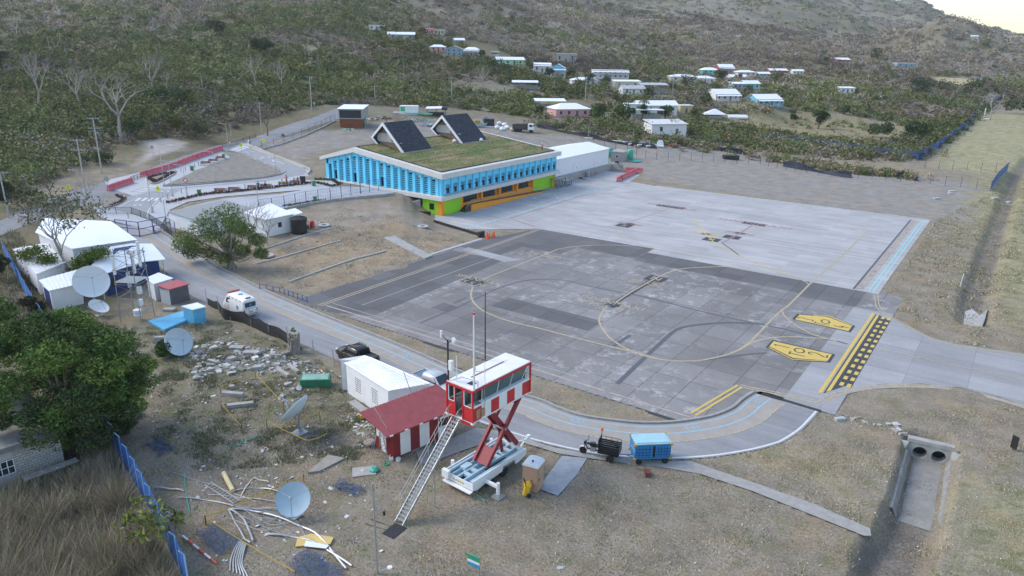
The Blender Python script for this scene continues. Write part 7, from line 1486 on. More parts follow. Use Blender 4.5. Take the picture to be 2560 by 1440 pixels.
# ---------------- houses of the village ----------------
HPOS=[]
WC={'pink':(.62,.34,.36),'blue':(.16,.50,.70),'lilac':(.44,.40,.66),'white':(.72,.73,.75),'grey':(.36,.36,.35),'turq':(.18,.55,.53),'green':(.40,.66,.50),'red':(.42,.09,.10),'yellow':(.68,.50,.14),'slate':(.25,.36,.46),'beige':(.56,.47,.28),'cream':(.62,.57,.48)}
wm=lambda c:mat('wall_'+c,WC[c],.8,var=.08,grime=.12)
DKW=mat('dark_window_hole',(.03,.035,.04),.4)
def house(x0,x1,yb,yt,label,wall='white',typ='gx',rot=12,dep=.75,roofm=None,floors=1,porch=False,gable=None,nw=3,rf=.33,name='house',cat='house',open_=False,grp=None):
 """x0..x1 overall width, yb ground line, yt roof top, in picture units; converted to metres at the ground position"""
 cxp=(x0+x1)/2; p=TP(cxp,yb); s=slant(p)/F; W=(x1-x0)*s*.94/(cos(radians(abs(rot)))+.35*dep*abs(sin(radians(rot)))); Ht=(yb-yt)*s*.95; D=min(max(W*dep,4.5),13); Ht=max(2.8,Ht*.93-.06*D)
 o=thing(name,label,cat,tuple(p),YAW+radians(rot),grp); HPOS.append((p[0],p[1],W,D)); rh=Ht*rf if typ in('gx','gy','hip') else .12; wh=Ht-rh; w=wm(wall); R=roofm or WROOF; x=W/2; ov=.45
 yb0,yb1=0,D
 if not open_:
  b=MB()
  if typ=='gy': b.xprism([(-x,-1.2),(x,-1.2),(x,wh),(0,Ht-.1),(-x,wh)],'Y',yb0,yb1)
  elif typ=='gx': b.xprism([(yb0,-1.2),(yb1,-1.2),(yb1,wh),(D/2,Ht-.1),(yb0,wh)],'X',-x,x)
  else: b.box(-x,x,yb0,yb1,-1.2,wh)
  b.build('wall',w,o)
  if gable:
   b=MB();
   if typ=='gx': b.xprism([(yb0+.02,-.02),(yb1-.02,-.02),(yb1-.02,wh),(D/2,Ht-.12),(yb0+.02,wh)],'X',x+.003,x+.05)
   else: b.xprism([(-x+.02,wh*.55),(x-.02,wh*.55),(x-.02,wh),(0,Ht-.12),(-x+.02,wh)],'Y',-.05,-.003)
   b.build('gable_wall',wm(gable),o)
  fh=wh/floors
  for f in range(floors):
   for k in range(nw):
    xc=-x+W*(k+.6)/(nw+.2)
    if f==0 and k==nw//2: b=MB(); b.box(xc-.45,xc+.45,-.05,-.01,.05,min(2.1,fh*.8)); b.build('door',mat('house_door',(.16,.12,.10),.6),o); continue
    b=MB(); b.box(xc-.45,xc+.45,-.04,-.01,f*fh+fh*.35,f*fh+fh*.75); b.build('window',DKW,o)
  b=MB(); b.box(x+.01,x+.06,D*.4,D*.6,wh*.45,wh*.75); b.build('window',DKW,o)
 else:
  b=MB()
  for xx in (-x+.1,0,x-.1):
   for yy in (.1,D-.1): b.bar((xx,yy,-1.),(xx,yy,wh),.14)
  b.box(-x+.3,x-.3,D*.55,D*.6,-.5,wh*.6); b.build('post',w,o)
 b=MB(); t=.12
 if typ=='gx': b.xprism([(yb0-ov,wh-.15),(D/2,Ht),(yb1+ov,wh-.15),(yb1+ov,wh+t-.15),(D/2,Ht+t),(yb0-ov,wh+t-.15)],'X',-x-ov,x+ov)
 elif typ=='gy': b.xprism([(-x-ov,wh-.15),(0,Ht),(x+ov,wh-.15),(x+ov,wh+t-.15),(0,Ht+t),(-x-ov,wh+t-.15)],'Y',yb0-ov,yb1+ov)
 elif typ=='hip':
  q=[(-x-ov,-ov,wh),(x+ov,-ov,wh),(x+ov,D+ov,wh),(-x-ov,D+ov,wh),(-x*.45,D/2,Ht),(x*.45,D/2,Ht)]; b.add(q,[(0,1,5,4),(1,2,5),(2,3,4,5),(3,0,4),(3,2,1,0)])
 elif typ=='shed': b.add([(-x-ov,-ov,wh),(x+ov,-ov,wh),(x+ov,D+ov,wh+D*.12),(-x-ov,D+ov,wh+D*.12),(-x-ov,-ov,wh+t),(x+ov,-ov,wh+t),(x+ov,D+ov,wh+D*.12+t),(-x-ov,D+ov,wh+D*.12+t)],[(3,2,1,0),(4,5,6,7),(0,1,5,4),(1,2,6,5),(2,3,7,6),(3,0,4,7)])
 else: b.box(-x-.2,x+.2,-.3,D+.2,wh,wh+.25)
 b.build('roof',R,o)
 if porch:
  b=MB();
  for f in range(floors):
   z=f*wh/floors; b.box(-x,x,-1.6,-.0,z-.12,z)
   for k in range(6): xx=-x+.06+(W-.12)*k/5; b.bar((xx,-1.55,z if f else -1.),(xx,-1.55,z+wh/floors-.1),.12)
   b.box(-x,x,-1.6,-1.55,z+.8,z+.88)
   for k in range(int(W/.5)): b.box(-x+k*.5,-x+k*.5+.06,-1.58,-1.56,z+.05,z+.8)
  b.build('porch',wm('white'),o); b=MB(); b.add([(-x-.3,-2.0,wh-.75),(x+.3,-2.0,wh-.75),(x+.3,-.0,wh-.2),(-x-.3,0,wh-.2)],[(0,1,2,3)]); b.build('porch_roof',R,o)
 return o
PR=mat('pink_red_roof',(.45,.12,.14),.6,var=.1); GR=mat('grey_patched_roof',(.42,.44,.47),.7,var=.3,sc=.8,grime=.3); SOL=mat('solar_dark',(.05,.06,.09),.3)
H_=[(921,963,75,60,'small white flat-roofed house highest on the left of the village slope','white','flat',8),
(968,1040,98,76,'long low white-roofed house below the highest one on the slope','grey','gx',10,.6),
(1065,1084,87,70,'small house with a pinkish red roof, upper left of the village','pink','shed',0,.8,PR),
(1085,1111,87,72,'cream flat block joined right of the pinkish red roof house','cream','flat',0,.7),
(1135,1162,110,93,'small raised white-roofed house above the blue-walled house','slate','gx',10,.7),
(1075,1117,129,108,'pink walled house with a broad white roof left of the blue-walled house','pink','hip',10,.8),
(1113,1158,138,111,'slate blue two-storey house between the pink and the white one','slate','gy',0,.7,None,2,False,None,3),
(1157,1200,138,114,'white two-storey house right of the slate blue one','white','hip',0,.8,None,2,True),
(1227,1247,148,126,'small bare grey house above the pale green one','grey','flat',0,.8,None,2),
(1240,1315,162,139,'pale green house with stepped white roofs on the middle slope','green','gx',14,.5,None,1,False,None,4),
(1387,1442,156,131,'unfinished grey concrete house standing alone above the village','grey','flat',-8,.5,None,1,False,None,3),
(1333,1378,182,157,'long white verandah wing left of the blue-gabled house','white','shed',0,.7,None,1,True),
(1374,1415,194,155,'tall white house with a bright blue gable','white','gy',-6,.9,None,2,True,'blue'),
(1477,1573,206,171,'big white three-storey house with rows of windows and balconies','white','flat',-2,.35,None,3,True,None,7),
(1427,1498,214,189,'low white-roofed house half hidden by trees, below left of the big white house','white','hip',5,.6),
(1533,1603,222,200,'long low roof just below the big white three-storey house','cream','shed',6,.4),
(1553,1615,236,210,'white house with a peeling grey-white roof below the big white house','white','gx',8,.7,GR),
(1600,1671,234,208,'patched grey-white roof on posts right of the peeling roof house','grey','shed',4,.5,GR,1,False,None,3,.33,'house','house',True),
(1280,1345,224,202,'thin open shed roof above bare ground left of the village','grey','shed',0,.5,WROOF,1,False,None,3,.33,'open_shed','shed',True),
(1337,1415,273,248,'open shed with a white roof left of the pink house','grey','shed',4,.5,WROOF,1,False,None,3,.33,'open_shed','shed',True),
(1383,1482,292,252,'pink bungalow with a broad white hipped roof nearest the dump truck','pink','hip',16,.8,None,1,False,None,4,.4),
(1560,1612,285,256,'low white block left end of the long white building','white','flat',0,.5),
(1590,1700,284,247,'long white building with a single sheet roof behind two trees','white','gx',12,.45,None,1,False,None,5),
(1698,1733,284,260,'plain beige flat box house right of the long white building','beige','flat',8,.8,None,1,False,None,1),
(1577,1660,304,270,'flat white canopy on tall posts in front of the long white building','grey','flat',2,.4,WROOF,1,False,None,3,.33,'canopy','canopy',True),
(1622,1722,338,303,'low grey shed with a rusty-edged white roof nearest the airport netting','white','shed',12,.6,mat('rust_edged_roof',(.62,.62,.64),.6,var=.15,grime=.35),1,False,None,2,.33,'low_shed','shed'),
(1782,1855,252,218,'lilac gabled house with a white porch','white','gx',16,.75,None,1,True,'lilac',4,.4),
(1885,1960,264,231,'sky blue gabled house with a grey roof panel, rightmost by the field','blue','gx',16,.75,None,1,True,'blue',4,.4),
(1830,1868,224,207,'low pale annex left of the turquoise gabled house','slate','shed',10,.8),
(1858,1903,223,198,'turquoise gabled house with a dark roof panel','turq','gx',14,.8,None,1,False,'turq'),
(1753,1800,188,165,'teal two-storey house below the dark red one','turq','hip',6,.8,None,2),
(1795,1836,182,157,'dark red two-storey house with a white roof on the upper slope','red','gx',8,.8,None,2,True),
(1673,1745,203,182,'wide low white roof left end of the upper right house cluster','cream','hip',6,.5),
(1733,1792,208,186,'white-roofed house partly hidden behind trees below the teal house','white','hip',10,.6),
(1842,1895,190,172,'cream house with a wide white hipped roof right of the dark red house','cream','hip',6,.8),
(1822,1872,202,184,'low white roof in front of the cream hipped house','white','gx',8,.6),
(1895,1928,192,178,'small bright blue and white house beside the cream one','blue','gx',10,.8,None,1,False,'blue'),
(1922,1971,184,169,'red walled house with a pinkish white roof at the right end of the village','red','gx',6,.6),
(1980,2010,185,175,'last low white roof at the right end of the village','white','gx',6,.6),
(2090,2128,155,142,'isolated pink and yellow house with a white roof on the far slope','red','gx',10,.7,None,1,False,'yellow',3,.45),
(2428,2446,96,88,'tiny white-roofed house on the crest of the far dark hill','white','gx',0,.6),
(2240,2288,168,156,'low blue-grey building below the far hill road','slate','flat',0,.5),
(2100,2137,233,224,'white roof fragment showing among the trees above the far field','white','shed',0,.5)]
for h in H_: house(*h)
for k,(x,y,yt) in enumerate(((1757,294,272),)):
 p=TP(1785,294); s=slant(p)/F; r=28*s; b=MB(); b.add([(-r,-r*.6,1.4),(r,-r*.6,1.4),(r,r*.6,1.4),(-r,r*.6,1.4),(0,0,3.6)],[(0,1,4),(1,2,4),(2,3,4),(3,0,4)]); o=thing('tarp_tent','white pointed tarpaulin shelter over stacked junk in the field','tent',tuple(p),YAW); b.build('canopy',WHITE,o); b=MB()
 for xx in (-r,r):
  for yy in (-.6*r,.6*r): b.bar((xx,yy,-.5),(xx,yy,1.4),.1)
 b.box(-r*.7,r*.6,-r*.4,r*.4,-.3,.9); b.build('post',CONC,o); HPOS.append((p[0],p[1],r*2,r))
# ---------------- yard behind the terminal ----------------
def local(name,label,cat,pa,pb,pc):
 A,B2,C2=TP(*pa),TP(*pb),TP(*pc); z=B2[2]; A=G(*pa,z);B2=G(*pb,z);C2=G(*pc,z); h_=atan2(A[1]-B2[1],A[0]-B2[0]); return thing(name,label,cat,tuple(B2),h_),np.linalg.norm(A-B2),np.linalg.norm(C2-B2),B2
A0,B0=TP(850,318),TP(906,322); h_=atan2(A0[1]-B0[1],A0[0]-B0[0]); Lx=np.linalg.norm((A0-B0)[:2]); o=thing('container_office','two-level yard office, dark screened box on a rust brown shipping container','container office',tuple(B0),h_)
RB_=mat('rust_container',(.25,.085,.04),.8,var=.2,sc=1,grime=.3); b=MB(); b.box(0,Lx,-6,0,0,2.7)
for k in range(int(Lx/.3)): b.box(k*.3,k*.3+.15,.001,.06,.15,2.5)
b.build('lower_container',RB_,o); b=MB(); b.box(-.5,Lx+.5,-9,.3,2.75,2.9); b.box(-.3,Lx+.2,-9,.0,2.9,5.5); b.build('upper_box',GREY,o); b=MB(); b.box(.2,Lx-.1,.003,.06,3.05,5.2); b.build('dark_screen',mat('dark_screen_cloth',(.03,.035,.04),.8,var=.2),o); b=MB(); b.add([(-.6,.4,5.52),(Lx+.5,.4,5.52),(Lx+.5,-9.2,6.1),(-.6,-9.2,6.1),(-.6,.4,5.62),(Lx+.5,.4,5.62),(Lx+.5,-9.2,6.2),(-.6,-9.2,6.2)],[(3,2,1,0),(4,5,6,7),(0,1,5,4),(1,2,6,5),(2,3,7,6),(3,0,4,7)]); b.build('roof',WROOF,o); b=MB(); b.box(-.35,-.301,-3.4,-2.,.1,2.3); b.box(-.35,-.301,-6.8,-5.6,.1,2.3); b.build('green_door',mat('mint_green',(.12,.48,.36),.7),o); HPOS.append((B0[0],B0[1],12,9))
def ybox(x0,x1,yb,yt,label,cat,m,extra=None,dep=.5,rot=0,name='box'):
 p=TP((x0+x1)/2,yb); s=slant(p)/F; W=(x1-x0)*s*.9; Hh=(yb-yt)*s*.9; o=thing(name,label,cat,tuple(p),YAW+radians(rot)); b=MB(); b.box(-W/2,W/2,0,W*dep,0,Hh); b.build('body',m,o); return o,W,Hh,p
o,W,Hh,p=ybox(997,1047,287,263,'white site hut with a green notice on its left end','hut',WALLW,name='site_hut'); b=MB(); b.box(-W*.45,-W*.2,-.06,-.01,Hh*.4,Hh*.9); b.build('green_notice',mat('notice_green',(.05,.5,.25),.6),o)
o,W,Hh,p=ybox(983,998,302,280,'tan portable toilet beside the yard scrap','toilet',mat('tan_booth',(.45,.33,.24),.7),None,.9,name='portable_toilet'); b=MB(); b.box(-W/2-.08,W/2+.08,-.08,W*.9+.08,Hh,Hh+.15); b.build('roof',WHITE,o)
p=TP(1090,292); o=thing('awning_frame','white awning on a dark steel frame at the back of the yard','awning',tuple(p),YAW); b=MB();
for x in (-3,0,3): b.bar((x,0,0),(x,0,2.6),.12); b.bar((x,3,0),(x,3,2.6),.12)
b.box(-2.5,2.5,1,2.5,0,1.4); b.build('frame',BLACK,o); b=MB(); b.add([(-3.4,-.5,2.6),(1.8,-.5,2.75),(1.8,3.5,3.2),(-3.4,3.5,3.0)],[(0,1,2,3)]); b.build('canopy',WHITE,o); b=MB(); b.box(1.9,3.6,0,3,2.2,3.0); b.build('tarp',BLACK,o)
GN=mat('green_net_cloth',(.10,.52,.40),.8,var=.2)
def junk(px,n,r,label,mats,seed,name='scrap_pile',flatk=.5,cat='scrap pile',mn=.3,mx=1.6):
 """a heap of mixed pieces that reads as one mass"""
 p=TP(*px); rg=random.Random(seed); b=MB()
 for k in range(n):
  b.cur=rg.randrange(len(mats)); q=rg.random(); x,y=rg.gauss(0,r*.45),rg.gauss(0,r*.3); z=max(0,flatk*(1-hypot(x,y)/r))*rg.random()+.1; L=rg.uniform(mn,mx)
  if q<.5: b.cbox((x,y,z),(L,L*rg.uniform(.08,.5),rg.uniform(.05,.3)),rg.uniform(0,3),rg.uniform(-.4,.4))
  else: a=rg.uniform(0,3.1); b.tube([(x-L*cos(a)*.7,y-L*sin(a)*.7,z),(x+L*cos(a)*.7,y+L*sin(a)*.7,z+rg.uniform(-.1,.3))],rg.uniform(.03,.12),5)
 o=b.build(name,mats,None,loc=tuple(p)); tag(o,label,cat); o['kind']='stuff'; return o
junk((960,296),40,3,'heap of planks and metal sheets behind the yard worker',[WOOD,STEEL,BLACK],1); junk((1040,300),60,7,'heap of green pipes, planks and rubbish in the back yard',[GN,WOOD,STEEL,GREY],2,mx=2.6); junk((1075,315),50,5,'dark mixed scrap heap just behind the dormers',[BLACK,STEEL,WHITE,BLUC],3); junk((880,325),26,3,'torn pale green sheeting in front of the rust brown container',[GN,MATS['pale_mud'],WOOD],4,flatk=.15); junk((930,300),24,2.2,'junk under the small awning beside the rust brown container',[WHITE,BLACK,STEEL],6)
b=MB()
for k in range(5): b.bar((-4,k*.35,.6+.1*k),(5.5,k*.5-1,.4+.05*k),.22,.1)
p=TP(1040,288); o=b.build('green_boards',GN,None,loc=tuple(p)); o.rotation_euler=(0,0,YAW-.1); tag(o,'bundle of long mint green boards in the back yard','boards')
p=TP(1310,330); o=thing('dump_truck','white cabbed dump truck with a dark tipper body on the yard edge','truck',tuple(p),YAW-.25); s=slant(p)/F; k_=54*s/7.6
o.scale=(k_,)*3
b=MB(); b.box(-3.6,3.4,-.9,.9,.8,1.05); b.build('chassis',BLACK,o); b=MB(); b.xprism([(-3.8,1.1),(1.3,1.1),(1.5,2.8),(-4.0,2.6)],'Y',-1.2,-1.1); b.xprism([(-3.8,1.1),(1.3,1.1),(1.5,2.8),(-4.0,2.6)],'Y',1.1,1.2); b.box(-3.8,1.3,-1.1,1.1,1.08,1.2); b.box(1.3,1.42,-1.2,1.2,1.1,3.0); b.box(-3.95,-3.85,-1.1,1.1,1.1,2.5); b.build('tipper_body',mat('tipper_grey',(.045,.045,.05),.7,grime=.3),o)
b=MB(); b.xprism([(1.6,.9),(3.6,.9),(3.65,1.9),(3.4,2.9),(1.6,2.95)],'Y',-1.15,1.15); b.build('cab',WHITE,o); b=MB(); b.add([(3.68,-1.0,1.95),(3.68,1.0,1.95),(3.45,.95,2.75),(3.45,-.95,2.75)],[(0,1,2,3)]); b.add([(2.1,-1.16,1.9),(3.3,-1.16,1.9),(3.15,-1.16,2.7),(2.1,-1.16,2.7)],[(0,1,2,3)]); b.build('windscreen',GLASS,o)
for x in (-2.8,-1.5,2.6):
 for y in (-1.0,1.0): wheel(o,x,y,.52,.35)
p=TP(1192,318); o=thing('boat','small white and pale blue boat on the ground behind the farther dormer','boat',tuple(p),YAW+.2); b=MB(); b.add([(-3,-.9,1.2),(2.2,-1.0,1.2),(3.6,0,1.5),(2.2,1.,1.2),(-3,.9,1.2),(-2.8,-.5,.2),(2.,-.5,.2),(2.9,0,.3),(2.,.5,.2),(-2.8,.5,.2)],[(0,1,6,5),(1,2,7,6),(2,3,8,7),(3,4,9,8),(4,0,5,9),(5,6,7,8,9)]); b.build('hull',mat('pale_boat',(.42,.52,.58),.5),o); b=MB(); b.box(-.8,1,-.6,.6,1.2,2.1); b.box(-1.1,1.3,-.8,.8,2.1,2.2); b.build('cabin',MATS['tan_rubber'],o);
b=MB(); b.lathe([(.5,0),(1.0,.3),(1.0,.6),(.5,.8)],(0,0,0),n=14); p=TP(1213,306); oo=b.build('cable_drum',mat('blue_grey_drum',(.2,.24,.3),.6),None,loc=tuple(p+np.array([0,0,1.]))); oo.rotation_euler=(pi/2,0,YAW); oo.location=tuple(p+np.array([0,0,1.0])); tag(oo,'upright cable drum behind the boat','cable drum')
o,W,Hh,p=ybox(1209,1237,318,296,'black open-fronted crate on a white frame beside the boat','crate',BLACK,dep=.8,name='dark_crate'); b=MB(); b.box(-W/2-.1,W/2+.1,-.1,W*.8+.1,-.0,.35); b.build('base_frame',WHITE,o)
for k,(x,y) in enumerate(((1243,322),(1256,326),(1268,322),(1282,327),(1262,315),(1248,312))):
 p=TP(x,y); b=MB(); b.lathe([(0,0),(.8,.1),(.95,.55),(.6,1.0),(.15,1.15),(0,1.1)],n=9); b.v=[(v[0]*(1+.15*sin(k+v[1]*3)),v[1],v[2]*(1+.1*cos(v[0]*4+k))) for v in b.v]; o=b.build('bulk_bag',WHITE if k!=3 else mat('tan_bag',(.5,.42,.28),.8),None,loc=tuple(p)); tag(o,['%s white bulk bag from the left beside the dark crate'%ORD[k],'tan bulk bag at the right end of the bag row'][k==3],'sack','bulk bags in the yard')
for k in range(9):
 x,y=1562+k*8.5,352+(k%3)*5+k*.9; p=TP(x,y); b=MB(); a=.5+.25*(k%4); b.tube([(-2.2,0,.2+.22*(k%3)),(2.2,0,.2+.22*(k%3))],.22,9); o=b.build('plastic_pipe',WHITE if k%3 else mat('pale_green_pipe',(.45,.62,.50),.6),None,loc=tuple(p)); o.rotation_euler=(0,0,YAW+a); tag(o,'%s pipe from the left in the pale pipe heap'%ORD[k],'pipe','heap of pale plastic pipes')
p=TP(1520,352); b=MB(); b.bar((-5,0,.15),(5,0,.15),.7,.12); o=b.build('white_board',WHITE,None,loc=tuple(p)); o.rotation_euler=(0,0,YAW-.42); tag(o,'long thin white panel lying between the lamp posts','panel'); p=TP(1472,346); b=MB(); b.cbox((0,0,.15),(2.6,1,.15)); o=b.build('white_board',WHITE,None,loc=tuple(p)); tag(o,'short white panel at the foot of the left far lamp post','panel')
p=TP(1650,367); b=MB(); b.xprism([(-1,0),(1,0),(1,1.2),(.6,2),(-.6,2),(-.9,1)],'Y',0,.3); b.box(-1,1,-1.2,0,0,.5); o=b.build('white_tub_chair',WHITE,None,loc=tuple(p)); o.rotation_euler=(0,0,YAW); tag(o,'white moulded plastic shell lying right of the pipe heap','plastic shell'); o,W,Hh,p=ybox(1672,1695,368,360,'red-brown pallet crate right of the white shell','crate',mat('red_crate',(.3,.1,.07),.8),dep=.8,name='wooden_crate')
for k,(x,y) in enumerate(((1788,345),(1818,345))): o,W,Hh,p=ybox(x-12,x+12,y,y-9,['stack of orange bricks on the left in the field','stack of orange bricks on the right in the field'][k],'brick stack',mat('orange_brick',(.45,.13,.05),.85,var=.2),dep=.8,name='brick_stack');
o,W,Hh,p=ybox(1808,1850,400,388,'black tarpaulin bundle by the posts of the mesh fence','bundle',BLACK,dep=.5,name='tarp_bundle')
p=TP(1845,297); b=MB();
for k in range(5): b.lathe([(0,-4),(.6,-3.8),(.6,3.8),(0,4)],(0,k*1.1,.5+.3*(k%2)),n=9,axis='X')
o=b.build('tarped_rolls',WHITE,None,loc=tuple(p)); o.rotation_euler=(0,0,YAW-.1); tag(o,'pale tarpaulin covered rolls right of the pointed shelter','rolls')
BPOST=mat('dark_blue_post',(.03,.06,.13),.5); NETD=net_mat('dark_netting',(.012,.02,.045),5,.12,.8)
mesh_fence([(655,373),(700,362),(760,340),(800,322),(838,303)],11,2.1,'blue post fence on a low wall along the street above the bare yard',FBLUE); wallpx([(655,374),(700,363),(760,341),(800,323),(838,304)],.35,.3,CONC,'low_wall','low block wall under the blue post fence beside the street')
mesh_fence([(1568,384),(1620,398),(1700,402),(1800,406),(1900,412),(1990,430),(2100,444),(2230,452),(2340,462),(2440,472)],30,2.4,'long dark post and wire fence across the bare ground behind the new apron',BPOST,rails=False)
mesh_fence([(1393,330),(1480,352),(1568,384)],7,2.2,'dark post fence behind the white hall',BPOST,rails=False)
mesh_fence([(1905,345),(2000,360),(2100,373),(2200,386),(2300,400)],16,2.3,'faded blue mesh fence in front of the dark hedge',mat('faded_blue_post',(.07,.12,.25),.6),net_mat('faded_blue_mesh',(.04,.08,.18),8,.06,.25),rails=False)
mesh_fence([(2292,402),(2345,372),(2390,335),(2412,322),(2450,275),(2470,262),(2510,243)],26,2.6,'long bright blue net fence climbing between hedge and dry field at right',NBLUE,net_mat('bright_blue_net',(.02,.10,.35),9,.12,.7),.12,rails=False,outrig=-.6)
mesh_fence([(2475,478),(2492,452),(2517,428)],9,2.4,'short bright blue net fence standing alone by the far ditch',NBLUE,MATS['bright_blue_net'],.12,rails=False,outrig=-.6)
mesh_fence([(2312,420),(2400,426),(2488,432)],6,2.6,'row of dark fence posts left of the short blue net fence',BPOST,rails=False)
def netpx(pts,h,label,m=None):
 P=densify([TP(*p)[:2] for p in pts],2.); base=P[0]; bz=T1(*base); b=MB(); V=[]
 for i,p in enumerate(P):
  hh=h*(.7+.3*sin(i*.8));
  for k in range(4): V.append((p[0]-base[0]+.3*sin(i*1.7+k),p[1]-base[1]+.3*cos(i*1.3+k),T1(*p)-bz+hh*k/3))
 b.add(V,[(i*4+k,(i+1)*4+k,(i+1)*4+k+1,i*4+k+1) for i in range(len(P)-1) for k in range(3)]); o=b.build('shade_net',m or NETD,None,loc=(*base,bz),smooth=True); tag(o,label,'netting')
netpx([(1955,416),(2000,424),(2060,434),(2100,442),(2130,446)],1.9,'fallen dark shade net along the right part of the wire fence'); netpx([(2240,448),(2262,436),(2295,455)],1.3,'small peaked piece of dark shade net at the right end of the fence'); netpx([(1340,318),(1400,330),(1460,342),(1560,362),(1640,372)],1.4,'black shade net running below the scrub behind the hall'); netpx([(1800,378),(1850,385),(1900,398)],1.6,'black shade net lying on the bank above the wire fence')
for k,(x,y,w_) in enumerate(((1380+1000,479,12),(2375,484,8),(2341,497,14),(2487,496,14),(2522,506,10))):
 p=TP(x,y); s=slant(p)/F; b=MB(); b.cbox((0,0,.12),(w_*s*1.3,.8,.24)); o=b.build('pale_slab',CP,None,loc=tuple(p)); o.rotation_euler=(0,0,YAW+.1*k); tag(o,['larger pale block on the dry ground left of the ditch','small blue-white block just below the larger one','flat pale slab farther left on the dry ground','pale slab near the foot of the short blue net fence','pale slab lying across the far ditch'][k],'slab')
p=TP(2400,717); b=MB(); b.tube([(0,0,0),(.1,0,1.9)],.05,6); o=b.build('marker_stake',WHITE,None,loc=tuple(p)); tag(o,'thin white stake leaning in dry grass left of the ditch','stake'); p=TP(2459,298); b=MB(); b.tube([(0,0,0),(0,0,5),],.2,6); b.tube([(0,0,.2),(3,.5,.2)],.25,6); o=b.build('white_posts',WHITE,None,loc=tuple(p)); tag(o,'white post with a fallen white pipe by the bare tree in the far field','post')
# ---------------- vegetation ----------------
def leafmat(name,base=(1,1,1),rough=.85,trans=.0):
 mt,t,b=newmat(name); at=N(t,'ShaderNodeAttribute',attribute_name='tint'); t.links.new(at.outputs['Color'],b.inputs['Base Color']); b.inputs['Roughness'].default_value=rough; b.inputs['Specular IOR Level'].default_value=.15; return mt
LM=leafmat('leaf_surface'); BARK=mat('pale_bark',(.36,.335,.31),.9,var=.25,sc=3); BARKD=mat('brown_bark',(.16,.13,.10),.9,var=.3,sc=4)
def tri_mesh(name,V,Cc,m,k=3,parent=None,loc=None):
 """V (n,k,3) faces, Cc (n,3) colours"""
 n=len(V); me=bpy.data.meshes.new(name); me.vertices.add(n*k); me.vertices.foreach_set('co',V.astype(np.float32).ravel()); me.loops.add(n*k); me.polygons.add(n); me.loops.foreach_set('vertex_index',np.arange(n*k,dtype=np.int32)); me.polygons.foreach_set('loop_start',np.arange(0,n*k,k,dtype=np.int32)); me.update()
 ca=me.color_attributes.new('tint','FLOAT_COLOR','POINT'); cc=np.ones((n*k,4),np.float32); cc[:,:3]=np.repeat(Cc,k,0); ca.data.foreach_set('color',cc.ravel()); me.materials.append(m)
 o=bpy.data.objects.new(name,me); COL.objects.link(o)
 if parent is not None: o.parent=parent
 if loc is not None: o.location=tuple(map(float,loc))
 return o
def leaves(C,size,elong=1.6,rng=RNG,flat=.0):
 """one pointed leaf triangle-pair free triangle at each centre"""
 n=len(C); d=rng.normal(size=(n,3)); d[:,2]*=(1-flat); d/=np.linalg.norm(d,axis=1)[:,None]; e=rng.normal(size=(n,3)); e-=d*(e*d).sum(1)[:,None]; e/=np.linalg.norm(e,axis=1)[:,None]; s=np.asarray(size).reshape(-1,1)
 return np.stack([C-d*s*elong*.5+e*s*.5,C-d*s*elong*.5-e*s*.5,C+d*s*elong*.6],1)
GREENS=np.array([[.14,.175,.06],[.17,.195,.075],[.21,.21,.095],[.115,.145,.06]]); BROWNS=np.array([[.26,.215,.155],[.31,.26,.19],[.23,.20,.155],[.28,.225,.145]]); GREYS=np.array([[.27,.25,.235],[.32,.30,.28],[.24,.225,.215]])
BND_X=[-80,0,120,260,330,420,480,560,700,800,900,1000,1100,1240,1330,1440,1560,1640,1760,1900,2000,2200,2310,2400,2500,2700]
BND_Y=[520,505,455,385,360,345,352,328,292,262,262,268,268,282,296,315,340,352,376,388,398,408,400,330,262,235]
CLEAR=[[(1100,205),(1240,210),(1300,230),(1250,240),(1130,222)],[(950,235),(1060,235),(1060,245),(960,248)],[(1320,245),(1500,250),(1530,300),(1380,310)],[(1740,292),(1870,288),(2080,278),(2300,325),(2270,350),(1950,338)],[(1950,330),(2290,342),(2240,352),(1950,345)],[(330,352),(420,345),(480,358),(470,375),(400,395),(345,418),(310,420),(340,385)],[(2300,190),(2430,192),(2510,205),(2430,217),(2330,207)],[(2420,330),(2455,285),(2480,272),(2600,290),(2700,300),(2700,470),(2500,460),(2430,440),(2300,402)],[(1130,100),(1200,105),(1320,160),(1240,165)],[(640,340),(835,296),(860,320),(700,372)],[(1640,372),(1770,380),(2300,440),(2300,410),(2000,392),(1800,360)]]
def scrub_field(n,dmin,dmax,kmin,kmax,seed,dens=lambda d:1.):
 rg=np.random.default_rng(seed); a=rg.uniform(radians(-42),radians(42),n); u=rg.uniform(0,1,n); d=dmin*(dmax/dmin)**u if kmin else np.sqrt(dmin**2+(dmax**2-dmin**2)*u)
 x=d*(np.sin(a)*_r[0]-np.cos(a)*sin(YAW)); y=d*(np.sin(a)*_r[1]+np.cos(a)*cos(YAW)); z=terr(x,y,False)
 P=np.stack([x,y,z],1)-C0; w_=P@fw; px=1280+F*(P@rr)/w_; py=720-F*(P@uu)/w_
 ok=(w_>0)&(px>-120)&(px<2680)&(py<np.interp(px,BND_X,BND_Y))&(py>-60)
 for c in CLEAR: ok&=~inpoly(px,py,np.array(c,float))
 for hx_0,hy_0,W,D in HPOS:
  dh=np.hypot(hx_0,hy_0); ux,uy=hx_0/dh,hy_0/dh; rx,ry=x-hx_0,y-hy_0; al=rx*ux+ry*uy; la=np.abs(-rx*uy+ry*ux); ok&=~((la<W*.62+1)&(al>-13)&(al<D+3))
 return x[ok],y[ok],z[ok],d[ok],px[ok],py[ok]
